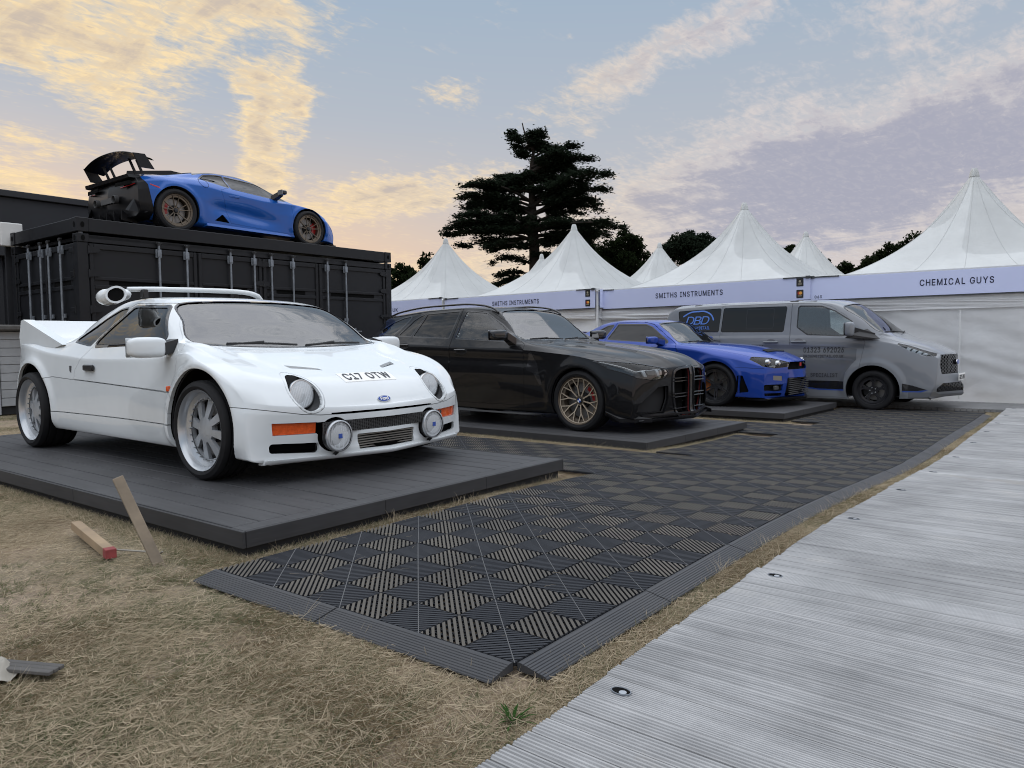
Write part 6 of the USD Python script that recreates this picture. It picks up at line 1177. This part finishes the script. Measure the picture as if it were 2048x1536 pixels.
    def face(e):
        p = [sg.Point(0, 0).buffer(.062, 24), ring2(.236, .012)]
        for k in range(6): p.append(radial(.05, .232, .052, .042, k * PI / 3 + .5).difference(radial(.10, .20, .014, .02, k * PI / 3 + .5)))
        return spoke_face(so.unary_union(p), .025, lambda r: .055 - .045 * np.clip(r / .23, 0, 1) ** 1.5, e, .03)
    for s in (0, AX):
        for side in (-1, 1): wheel(c, s, .322, .888, side, .322, .255, .242, face, .02, 'black_alloy', 'black_alloy', 'caliper_copper', disc_r=.185, cal_ang=3.1 if side > 0 else 0.0)
coupe_car()
# ------------------------------------------------------------------ the grey van
def van():
    lines = [
        [(-.90, 0, .21), (0, 0, .20), (2.9, 0, .20), (3.55, 0, .26)],
        [(-.80, .70, .20), (0, .74, .19), (2.9, .74, .20), (3.56, .72, .26)],
        [(-.76, .79, .235), (-.5, .85, .20), (.4, .86, .165), (2.4, .86, .17), (2.95, .87, .22), (3.59, .80, .28)],
        [(-.84, .77, .40), (-.5, .865, .42), (0, .89, .45), (.5, .872, .42), (2.5, .875, .42), (3.61, .82, .46)],
        [(-.86, .74, .62), (-.5, .86, .68), (0, .893, .735), (.5, .877, .72), (2.5, .88, .72), (3.62, .83, .72)],
        [(-.86, .70, .80), (-.72, .765, .88), (-.3, .84, 1.02), (.1, .858, 1.09), (.5, .86, 1.12), (1.5, .865, 1.135), (3.62, .82, 1.14)],
        [(-.88, .58, .845), (-.72, .68, .92), (-.3, .765, 1.058), (-.03, .80, 1.14), (.2, .825, 1.155), (.5, .84, 1.17), (1.5, .845, 1.185), (3.62, .80, 1.19)],
        [(-.90, .45, .87), (-.7, .58, .975), (-.3, .67, 1.095), (-.06, .755, 1.175), (.2, .785, 1.30), (.5, .79, 1.42), (1.2, .80, 1.45), (3.60, .765, 1.45)],
        [(-.91, .33, .88), (-.7, .45, .99), (-.3, .55, 1.12), (-.12, .715, 1.185), (.2, .715, 1.405), (.5, .70, 1.60), (.75, .705, 1.685), (1.2, .725, 1.712), (2.5, .73, 1.715), (3.4, .715, 1.685), (3.57, .70, 1.62)],
        [(-.915, .17, .885), (-.7, .25, 1.0), (-.3, .30, 1.13), (-.19, .36, 1.185), (.15, .36, 1.445), (.45, .355, 1.65), (.7, .36, 1.735), (1.2, .37, 1.765), (2.5, .37, 1.78), (3.4, .36, 1.76), (3.56, .35, 1.68)],
        [(-.92, 0, .885), (-.7, 0, 1.005), (-.3, 0, 1.135), (-.21, 0, 1.185), (.13, 0, 1.455), (.42, 0, 1.665), (.68, 0, 1.748), (1.2, 0, 1.775), (2.5, 0, 1.79), (3.4, 0, 1.77), (3.56, 0, 1.69)]]
    AX = 2.94
    def deform(G):
        s, w, z = G[..., 0], G[..., 1], G[..., 2]
        for a in (0, AX):
            d = np.hypot(s - a, z - .307); G[..., 1] = w + .02 * sm(.52, .43, d) * sm(.2, .3, z) * sm(.72, .82, w)
        w = G[..., 1]; G[..., 1] = w - .014 * np.exp(-((z - .95) / .05) ** 2) * sm(-.2, .2, s) * sm(.80, .84, w)
        return G
    body = Body(lines, {5, 6}, 5, [(-1.0, .215), (-1.07, .26), (-1.085, .36), (-1.03, .46), (-.985, .62), (-.965, .84), (-.94, .875)], [(3.60, .3), (3.65, .6), (3.64, 1.2), (3.60, 1.6)], deform, thick=.02)
    c = CarBuilder('panel_van', 'grey crew van with DBD DRIVENBYDETAIL lettering parked in front of the tents', (12.475 + .875, 3.201, -.175), math.radians(-.5), body, 'grey_paint', cat='van')
    c.arches([(0, .307, .392), (AX, .307, .392)], .39, .36, .885)
    ws = smooth_poly([(-.72, 1.215), (-.5, 1.205), (0, 1.20), (.5, 1.205), (.72, 1.215), (.70, 1.42), (.675, 1.60), (.35, 1.66), (0, 1.675), (-.35, 1.66), (-.675, 1.60), (-.70, 1.42)], 6)
    c.window(ws, 'front', 'bright_glass', .010, 'windscreen', y=(-.35, .80))
    c.window(P((1.165, 1.645), (.81, 1.63), (.60, 1.545), (.34, 1.375), (.30, 1.20), (.47, 1.165), (1.0, 1.19), (1.165, 1.31), r=.03), 'side', 'clear_glass', .018, 'cab_window', lo=.4)
    c.window(P((2.475, 1.665), (1.36, 1.655), (1.395, 1.235), (2.50, 1.25), r=.03), 'side', 'dark_glass', .004, 'side_window', lo=.4)
    wq = c.window(P((3.36, 1.64), (2.52, 1.665), (2.545, 1.252), (3.30, 1.27), r=.03), 'side', 'dark_glass', .004, 'rear_quarter_window', lo=.4)
    c.panel('cab_door', P((.21, .19), (.19, .66), (.12, 1.06), (.22, 1.20), (.42, 1.47), (.66, 1.625), (.86, 1.69), (1.275, 1.70), (1.285, .19)), 'side', lo=.42)
    c.panel('sliding_door', P((1.295, .19), (1.285, 1.70), (2.50, 1.705), (2.53, .60), (2.50, .19)), 'side', lo=.42)
    sash = framed(extrude(sg.box(1.60, 1.31, 2.02, 1.62).buffer(.03).difference(sg.box(1.60, 1.31, 2.02, 1.62).buffer(.018)), .003), (-.8015, 0, 0), (0, 1, 0), (0, 0, 1), (1, 0, 0)); 
    sk = body.sheet(.0045, .0062)
    for s in (-1, 1):
        pr = lambda p: side_prism(p, .4, 1.4) if s > 0 else side_prism(p, -1.4, -.4)
        c.add('sliding_sash', body.sheet(.003, .0065) ^ pr(sg.box(1.60, 1.32, 2.02, 1.60).buffer(.03).difference(sg.box(1.60, 1.32, 2.02, 1.60).buffer(.022))), 'gloss_black', 30)
        wrap = P((.19, .965), (.30, .985), (1.3, 1.03), (2.5, 1.045), (3.6, 1.04), (3.6, .46), (2.45, .45), (.42, .44), (.38, .62)); 
        c.add('dark_wrap', patch(c, P((.235, .95), (.45, .985), (1.28, 1.02), (3.55, 1.06), (3.55, .47), (2.52, .47), (2.42, .458), (.42, .447), (.40, .58), (.31, .70), (.24, .78)), 'side', out=.0008, lo=.4)[1 if s > 0 else 0], 'dark_grey_wrap', 30)
        c.add('black_flash', patch(c, P((.42, .442), (2.5, .455), (2.5, .40), (1.6, .385), (1.2, .36), (.8, .315), (.42, .315)), 'side', out=.0015, lo=.4)[1 if s > 0 else 0], 'gloss_black', 30)
        c.add('blue_flash', patch(c, P((.42, .313), (.8, .313), (1.2, .357), (1.6, .382), (2.5, .397), (2.5, .385), (1.6, .37), (1.2, .34), (.8, .295), (.42, .295)), 'side', out=.0015, lo=.4)[1 if s > 0 else 0], 'badge_blue', 30)
        c.add('black_flash', patch(c, P((-.42, .425), (-.55, .40), (-.74, .335), (-.62, .318), (-.42, .318)), 'side', out=.0015, lo=.4)[1 if s > 0 else 0], 'gloss_black', 30); c.add('blue_flash', patch(c, P((-.42, .315), (-.62, .315), (-.76, .333), (-.66, .298), (-.42, .298)), 'side', out=.0015, lo=.4)[1 if s > 0 else 0], 'badge_blue', 30)
        for y in (1.135, 1.595):
            h = c.add('door_handle', bevel_box(min(s * .868, s * .90), max(s * .868, s * .90), y - .125, y + .125, 1.055, 1.085, .01), 'grey_paint', 40); c.add('handle_cup', body.sheet(-.001, .003) ^ pr(sa.scale(sg.Point(y, 1.085).buffer(1, 16), .07, .035)), 'dark_grey_wrap', 30, h)
        mirror_unit(c, s, (s * 1.03, .30, 1.255), (.10, .075, .115), (s * .83, .05, 1.14), 'grey_paint', 'satin_black')
        c.add('mirror_base', hull([(s * .85, -.10, 1.10), (s * .86, .24, 1.10), (s * .85, .24, 1.16), (s * 1.06, .28, 1.12), (s * 1.06, .36, 1.12), (s * 1.06, .28, 1.17), (s * .82, .02, 1.20), (s * .80, .10, 1.26), (s * .84, .24, 1.22)]), 'satin_black', 30)
        hl = P((s * .85, 1.03), (s * .80, 1.045), (s * .70, .985), (s * .56, .925), (s * .52, .87), (s * .60, .83), (s * .74, .86), (s * .83, .94), r=.01)
        hs = P((-.28, 1.045), (-.50, .99), (-.74, .90), (-.83, .872), (-.83, .828), (-.72, .835), (-.52, .905), r=.01)
        pl = pr(hs); c.cut(pl - MF(box(-.45, .45, -2, 2, 0, 3))); h = c.add('headlamp', body.sheet(.003, .007) ^ pr(hs.buffer(.002)), 'lamp_glass', True); c.add('housing', body.sheet(.05, .054) ^ pr(hs.buffer(.015)), 'gloss_black', 30, h)
        for k in range(4): c.add('light_bar', body.sheet(.018, .035) ^ pr(P((-.44 - .075 * k, .915 - .018 * k), (-.49 - .075 * k, .90 - .018 * k), (-.52 - .075 * k, .955 - .026 * k), (-.47 - .075 * k, .972 - .026 * k))), 'lamp_silver', 30, h)
    gr = P((-.60, .565), (.60, .565), (.66, .70), (.60, .855), (-.60, .855), (-.66, .70), r=.03); lg = P((-.66, .30), (.66, .30), (.70, .36), (.56, .43), (-.56, .43), (-.70, .36), r=.02)
    for g in (gr, lg): c.cut(front_prism(g, -1.4, -.45))
    gb = c.add('grille', body.sheet(.035, .04) ^ front_prism(gr.buffer(.02), -1.4, -.45), 'void_black'); c.add('lower_grille', body.sheet(.035, .04) ^ front_prism(lg.buffer(.02), -1.4, -.45), 'void_black')
    hexes = []
    for i in range(-12, 13):
        for j in range(6):
            p = sg.Point(i * .055, .58 + j * .052 + (.026 if i % 2 else 0)).buffer(.034, 6)
            hexes.append(p.buffer(-.003).difference(p.buffer(-.012)))
    c.add('grille_mesh', body.sheet(.004, .018) ^ front_prism(so.unary_union(hexes).intersection(gr), -1.4, -.45), 'gloss_black', 30, gb, kind='stuff')
    hexes = [sg.Point(i * .05, .31 + j * .05 + (.025 if i % 2 else 0)).buffer(.031, 6) for i in range(-13, 14) for j in range(3)]; c.add('lower_mesh', body.sheet(.006, .018) ^ front_prism(so.unary_union([p.buffer(-.003).difference(p.buffer(-.011)) for p in hexes]).intersection(lg), -1.4, -.45), 'gloss_black', 30, kind='stuff')
    ov = sa.scale(sg.Point(0, 0).buffer(.085, 20), 1, .5); e = c.add('badge', framed(extrude(ov, .012), (0, -.985, .735), (1, 0, 0), (0, 0, 1), (0, -1, 0)), 'chrome', 30); c.add('badge_field', framed(extrude(sa.scale(ov, .9, .82), .003), (0, -.9972, .735), (1, 0, 0), (0, 0, 1), (0, -1, 0)), 'badge_blue', 30, e)
    pl = c.add('number_plate', bevel_box(-.235, .235, -1.055, -1.046, .455, .56, .004), 'plate_white', False); c.add('lettering', framed(letters('GK75 BVA', .065, .42, .18), (-.21, -1.0556, .472), (1, 0, 0), (0, 0, 1), (0, -1, 0)), 'ink_black', False, pl, kind='stuff')
    c.add('bumper_blade', (body.off(-.012) - body.off(.0)) ^ front_prism(P((-.86, .22), (.86, .22), (.86, .30), (.70, .30), (.60, .265), (-.60, .265), (-.70, .30), (-.86, .30)), -1.4, -.5), 'dark_grey_wrap', 30)
    bon = sg.Polygon([(-.50, -.93), (.50, -.93), (.62, -.80), (.72, -.5), (.765, -.25), (.77, -.06), (.74, -.10), (.4, -.19), (0, -.235), (-.4, -.19), (-.74, -.10), (-.77, -.06), (-.765, -.25), (-.72, -.5), (-.62, -.80)])
    c.add('bonnet', c.b.take(top_prism(bon, .86, 1.22), top_prism(bon.buffer(.004), .86, 1.22)), 'grey_paint')
    for y in (1.28, 2.50, 3.0): c.add('roof_mount', bevel_box(-.68, -.60, y - .07, y + .07, 1.715, 1.745, .01), 'satin_black', 30)
    c.add('roof_aerial', bevel_box(-.66, -.58, .92, 1.16, 1.70, 1.735, .012), 'satin_black', 30)
    # lettering on the right flank
    R = dict(ex=(0, -1, 0), ey=(0, 0, 1)); on = (1, 0, 0)
    decal(c, '01323 692026', .082, .63, (-.93, 1.055, .895), mt='ink_black', proj=on, **R); decal(c, 'DRIVENBYDETAIL.CO.UK', .042, .62, (-.93, 1.05, .815), mt='ink_black', proj=on, **R); decal(c, 'SPECIALIST', .058, .42, (-.93, .935, .505), mt='ink_black', proj=on, **R)
    decal(c, 'ORETECH', .062, .47, (-.93, 2.20, .955), mt='ink_black', proj=on, **R); c.add('lettering_panel', patch(c, sg.box(1.93, .985, 2.06, 1.03), 'side', out=.0018, lo=.4)[0], 'print_blue', 30)
    lo_ = decal(c, 'DBD', .15, .44, (-.93, 3.20, 1.395), mt='print_blue', proj=on, gap=.04, bold=False, ex=(0, -1, 0), ey=(0, -.28, .96)); decal(c, 'DRIVENBYDETAIL', .05, .50, (-.93, 3.22, 1.305), mt='print_blue', proj=on, **R)
    sw = [(3.25, 1.545), (3.05, 1.625), (2.88, 1.63), (2.72, 1.57), (2.66, 1.47)]; ln = sg.LineString(spl(sw, 24)).buffer(.012); c.add('logo_swoosh', patch(c, ln, 'side', out=-.0005, lo=.4)[0], 'print_blue', 30)
    wiper(c, (-.60, -.10, 1.205), (.0, -.22, 1.20), .008); wiper(c, (.0, -.22, 1.20), (.6, -.10, 1.205), .008)
    seats(c, (.85,), (-.42, .42), .55); cockpit(c, .12, 1.12, .66, -1, sx=.42, dash_d=.25)
    c.add('bulkhead', box(-.70, .70, 1.30, 1.33, .3, 1.68), 'seat_dark'); c.finish()
    def face(e):
        p = [sg.Point(0, 0).buffer(.07, 24), ring2(.216, .012)]
        for k in range(5):
            a = k * 2 * PI / 5 + .31; p += [radial(.05, .14, .05, .03, a), radial(.12, .212, .026, .034, a, .26), radial(.12, .212, .026, .034, a, -.26)]
        return spoke_face(so.unary_union(p), .025, lambda r: .02 + .02 * (1 - np.clip(r / .21, 0, 1)), e, .03)
    for s in (0, AX):
        for side in (-1, 1):
            wp, put, e = wheel(c, s, .307, .875, side, .307, .215, .218, face, .02, 'black_alloy', 'black_alloy', 'satin_black', disc_r=.15)
            c.add('wheel_nuts', put(cat_([cyl([.045 * math.cos(t), e - .05, .045 * math.sin(t)], [.045 * math.cos(t), e - .024, .045 * math.sin(t)], .009, 6) for t in np.arange(5) * 2 * PI / 5])), 'polished_lip', False, wp, kind='stuff')
van()
# ------------------------------------------------------------------ the blue supercar on the container
def supercar():
    lines = [
        [(-.78, 0, .11), (0, 0, .12), (2.6, 0, .14), (3.50, 0, .20)],
        [(-.66, .75, .105), (0, .78, .12), (2.6, .80, .14), (3.46, .76, .20)],
        [(-.58, .84, .13), (-.38, .92, .14), (.4, .90, .15), (1.5, .90, .17), (2.2, .93, .20), (2.62, .95, .25), (3.42, .86, .30)],
        [(-.60, .82, .27), (-.38, .93, .31), (.4, .905, .32), (1.2, .885, .33), (1.9, .92, .36), (2.62, .965, .40), (3.46, .88, .42)],
        [(-.60, .78, .40), (-.38, .92, .49), (0, .935, .58), (.4, .91, .53), (1.2, .872, .52), (1.9, .925, .57), (2.62, .97, .64), (3.46, .88, .60)],
        [(-.58, .73, .475), (-.38, .84, .605), (0, .885, .715), (.35, .885, .745), (.9, .88, .72), (1.6, .90, .76), (2.2, .93, .81), (2.7, .945, .805), (3.2, .90, .765), (3.45, .85, .72)],
        [(-.64, .58, .49), (-.38, .69, .63), (0, .76, .742), (.3, .79, .78), (.55, .80, .80), (1.0, .80, .835), (1.55, .80, .885), (2.1, .805, .93), (2.6, .82, .90), (3.1, .80, .865), (3.44, .75, .81)],
        [(-.70, .40, .49), (-.38, .50, .625), (0, .60, .735), (.25, .735, .792), (.6, .72, .87), (1.0, .66, .975), (1.5, .63, 1.03), (2.0, .64, 1.0), (2.4, .66, .935), (3.0, .65, .905), (3.43, .61, .84)],
        [(-.74, .26, .485), (-.38, .34, .625), (0, .44, .738), (.22, .665, .792), (.6, .60, .95), (1.0, .53, 1.105), (1.35, .51, 1.155), (1.7, .51, 1.15), (2.1, .50, 1.085), (2.6, .48, .98), (3.1, .46, .925), (3.43, .43, .85)],
        [(-.77, .13, .48), (-.38, .17, .625), (0, .22, .748), (.11, .34, .787), (.5, .31, .965), (.9, .27, 1.115), (1.3, .255, 1.17), (1.7, .25, 1.17), (2.1, .25, 1.11), (2.6, .24, .995), (3.1, .23, .935), (3.43, .21, .855)],
        [(-.775, 0, .48), (-.38, 0, .625), (0, 0, .75), (.08, 0, .785), (.46, 0, .965), (.88, 0, 1.118), (1.3, 0, 1.176), (1.7, 0, 1.176), (2.1, 0, 1.115), (2.6, 0, 1.0), (3.1, 0, .938), (3.43, 0, .857)]]
    AX = 2.62
    def deform(G):
        s, w, z = G[..., 0], G[..., 1], G[..., 2]
        for a, zc, r in ((0, .335, .395), (AX, .345, .41)):
            d = np.hypot(s - a, z - zc); G[..., 1] = w + .02 * np.exp(-((d - r) / .05) ** 2) * sm(.2, .3, z) * sm(.80, .88, w)
        G[..., 0] = np.where(s > 2.8, 2.8 + (s - 2.8) * .62, np.where(s < -.3, -.3 + (s + .3) * 1.14, s))
        w = G[..., 1]; G[..., 1] = w - .05 * np.exp(-((z - (.40 + .10 * (s - 1.0))) / .10) ** 2) * sm(.5, 1.1, s) * sm(2.15, 1.75, s) * sm(.80, .86, w)
        return G
    body = Body(lines, {4, 5}, 5, [(-.90, .11), (-.945, .13), (-.935, .25), (-.89, .38), (-.87, .46)], [(3.25, .24), (3.285, .38), (3.28, .58), (3.235, .78)], deform)
    a = math.radians(2.06); o = np.array([4.393, 11.708]); ex = np.array([math.cos(a), math.sin(a)]); n = np.array([-ex[1], ex[0]]); p = o + ex * 4.32 + n * 1.29
    c = CarBuilder('supercar', 'metallic blue supercar with a tall black rear wing parked on top of the black container', (*p, 2.810), a + PI / 2, body, 'sky_blue_paint')
    c.arches([(0, .335, .372), (AX, .345, .385)], .37, .36, .95)
    ws = smooth_poly([(-.655, .815), (-.4, .80), (0, .795), (.4, .80), (.655, .815), (.60, .95), (.52, 1.08), (.25, 1.11), (0, 1.115), (-.25, 1.11), (-.52, 1.08), (-.60, .95)], 6)
    c.window(ws, 'front', 'dark_glass', .010, 'windscreen', y=(-.2, 1.05))
    c.window(P((1.55, .875), (1.545, 1.095), (.95, 1.065), (.62, .975), (.36, .840), (.50, .805), r=.008), 'side', 'tint_glass', .02, 'door_window', lo=.40)
    c.window(P((2.08, .955), (1.60, .885), (1.595, 1.098), (1.74, 1.095), (1.94, 1.055), r=.008), 'side', 'dark_glass', .02, 'quarter_window', lo=.40)
    c.panel('roof', P((.93, 1.098), (1.35, 1.135), (1.72, 1.135), (1.96, 1.095), (2.12, 1.05), (2.12, 1.3), (.80, 1.3)), 'side', .002, lo=0.001, material='gloss_black')
    c.panel('door', P((.345, .19), (.37, .735), (.24, .80), (.58, .985), (.93, 1.092), (1.57, 1.128), (1.585, .88), (1.80, .80), (1.63, .255)), 'side', lo=.42)
    it = P((1.66, .25), (1.775, .378), (1.80, .378), (1.95, .262), r=.006)
    for s in (-1, 1):
        pr = lambda q: side_prism(q, .5, 1.3) if s > 0 else side_prism(q, -1.3, -.5)
        c.cut(pr(it)); c.add('side_intake', body.sheet(.07, .074) ^ pr(it.buffer(.02)), 'void_black')
        c.add('sill_blade', hull([(s * .925, .40, .145), (s * .935, .6, .14), (s * .95, 2.1, .16), (s * .85, 2.15, .13), (s * .85, .40, .13), (s * .91, .5, .185), (s * .93, 2.1, .205)]), 'sky_blue_paint', 20)
        c.add('door_handle', bevel_box(min(s * .893, s * .905), max(s * .893, s * .905), 1.45, 1.65, .70, .735, .005), 'sky_blue_paint', 40)
        c.add('fuel_flap', body.sheet(-.002, .002) ^ pr(sg.Point(2.10, .875).buffer(.085, 20).difference(sg.Point(2.10, .875).buffer(.08, 20))), 'void_black', False)
        c.add('marker_lamp', body.sheet(-.003, .002) ^ pr(P((2.90, .655), (3.04, .70), (3.04, .715), (2.91, .68))), 'red_lens', 30)
        mirror_unit(c, s, (s * .985, .62, .915), (.075, .07, .04), (s * .80, .70, .81), 'gloss_black', 'gloss_black')
        hl = P((-.78, .40), (-.62, .47), (-.45, .555), (-.43, .53), (-.66, .40), r=.004); c.add('headlamp', patch(c, hl, 'side', out=.002, lo=.3)[1 if s > 0 else 0], 'lamp_silver', 30)
        c.add('splitter_corner', hull([(s * .86, -.48, .075), (s * .80, -.72, .075), (s * .55, -.86, .075), (s * .55, -.86, .095), (s * .80, -.72, .095), (s * .88, -.48, .095), (s * .5, -.5, .08)]), 'carbon_black', 20)
    c.add('front_splitter', hull([(x, y, z) for x in (-.55, .55) for y in (-.92, -.5) for z in (.075, .098)]), 'carbon_black', 20)
    # the dark tail: everything behind the rear wings' edge
    tailp = P((3.02, .02), (3.0, .31), (3.06, .62), (3.07, .70), (3.13, .78), (3.13, 1.2), (4.0, 1.2), (4.0, .02)); c.add('rear_fascia', c.b.take(side_prism(tailp, -1.3, 1.3), side_prism(tailp.buffer(.003), -1.3, 1.3)), 'tail_black')
    c.add('engine_cover', patch(c, sg.box(-.46, 2.08, .46, 3.12), 'top', out=.012, depth=(0, .0), y=(.7, 1.3))[0], 'gloss_black', 30)
    c.add('tail_lip', hull([(x, y, z) for x, y, z in ((-.80, 3.08, .80), (.80, 3.08, .80), (-.76, 3.29, .80), (.76, 3.29, .80), (-.74, 3.31, .85), (.74, 3.31, .85), (-.78, 3.08, .85), (.78, 3.08, .85), (-.30, 3.2, .90), (.30, 3.2, .90))]), 'carbon_black', 20)
    for s in (-1, 1):
        c.add('rear_lamp', hull([(s * .45, 3.285, .66), (s * .80, 3.22, .70), (s * .80, 3.22, .712), (s * .45, 3.29, .672), (s * .6, 3.2, .68)]), 'red_lens', 20)
        c.add('rear_strake', hull([(s * .80, 3.12, .66), (s * .86, 3.06, .64), (s * .66, 3.32, .30), (s * .72, 3.30, .28), (s * .90, 3.04, .30), (s * .88, 3.1, .26)]), 'carbon_black', 20)
        c.add('rear_duct', hull([(s * .30, 3.295, .76), (s * .74, 3.265, .76), (s * .78, 3.25, .70), (s * .30, 3.30, .70), (s * .5, 3.2, .73)]), 'void_black', 20)
        ex_ = c.add('exhaust', lathe([(.050, .0), (.066, .0), (.068, .06), (.060, .065), (.052, .03)], 24).apply_translation([s * .32, 3.28, .50]), 'mesh_grey', 30); c.add('exhaust_bore', cyl([s * .32, 3.30, .50], [s * .32, 3.31, .50], .05, 20), 'void_black', False, ex_)
    c.add('number_plate', bevel_box(-.20, .20, 3.295, 3.305, .46, .55, .003), 'mesh_grey', False)
    for k in range(5): c.add('diffuser_fin', hull([(-.5 + k * .25 + dx, y, z) for dx in (-.008, .008) for y, z in ((3.0, .12), (3.31, .16), (3.31, .32))]), 'carbon_black')
    # wing: an arched blade on slanting pylons, with leaning end plates
    U = np.linspace(-.86, .86, 29); prof = np.array([(0, 0), (.05, .026), (.14, .040), (.24, .036), (.33, .060), (.335, .052), (.24, .018), (.12, .012), (.04, -.004)])
    Pg = np.stack([np.stack([np.full(len(prof), x), 2.93 + prof[:, 0] + .03 * (1 - (x / .86) ** 2), 1.10 + prof[:, 1] + .11 * (1 - (abs(x) / .86) ** 2.4)], 1) for x in U]); Pg = np.concatenate([Pg, Pg[:, :1]], 1)
    wg = c.add('rear_wing', grid_mesh(Pg), 'carbon_black', 40)
    for s in (-1, 1):
        c.add('end_plate', hull([(s * x, y, z) for x in (.855, .870) for y, z in ((3.27, 1.165), (3.08, 1.175), (2.93, .96), (3.16, .955))]), 'carbon_black', 20, wg)
        for dy in (0, .12): c.add('wing_pylon', hull([(s * .45 + dx, y, z) for dx in (-.008, .008) for y, z in ((2.86 + dy, .88), (2.91 + dy, .88), (2.99 + dy, 1.16), (3.03 + dy, 1.16))]), 'carbon_black', 20, wg)
    c.add('roof_fin', hull([(dx, y, z) for dx in (-.006, .006) for y, z in ((1.75, 1.16), (2.2, 1.19), (2.95, 1.06), (3.0, .88), (2.6, .99), (2.1, 1.08))]), 'carbon_black', 20)
    seats(c, (1.15,), (-.32, .32), .22); cockpit(c, .55, .79, .58, -1, sx=.32, dash_d=.25); c.finish()
    def face(e):
        p = [sg.Point(0, 0).buffer(.052, 24), ring2(.252, .011)]
        for k in range(5):
            for d in (-.19, .19): p.append(radial(.045, .250, .014, .010, k * 2 * PI / 5 + .3 + d, .05 * np.sign(d)))
        return spoke_face(so.unary_union(p), .02, lambda r: .05 - .045 * np.clip(r / .25, 0, 1) ** 1.4, e - .002, .03)
    for s, R, w in ((0, .335, .245), (AX, .348, .305)):
        for side in (-1, 1):
            wp, put, e = wheel(c, s, R, .945 if s == 0 else .962, side, R, w, .258, face, .025, 'dark_bronze', 'dark_bronze', 'caliper_red', disc_r=.195, cal_ang=3.0 if (side < 0) == (s == 0) else .1)
            c.add('centre_nut', put(lathe([(.0005, e - .02), (.03, e - .024), (.045, e - .05)], 8)), 'ink_black', 30, wp)
supercar()
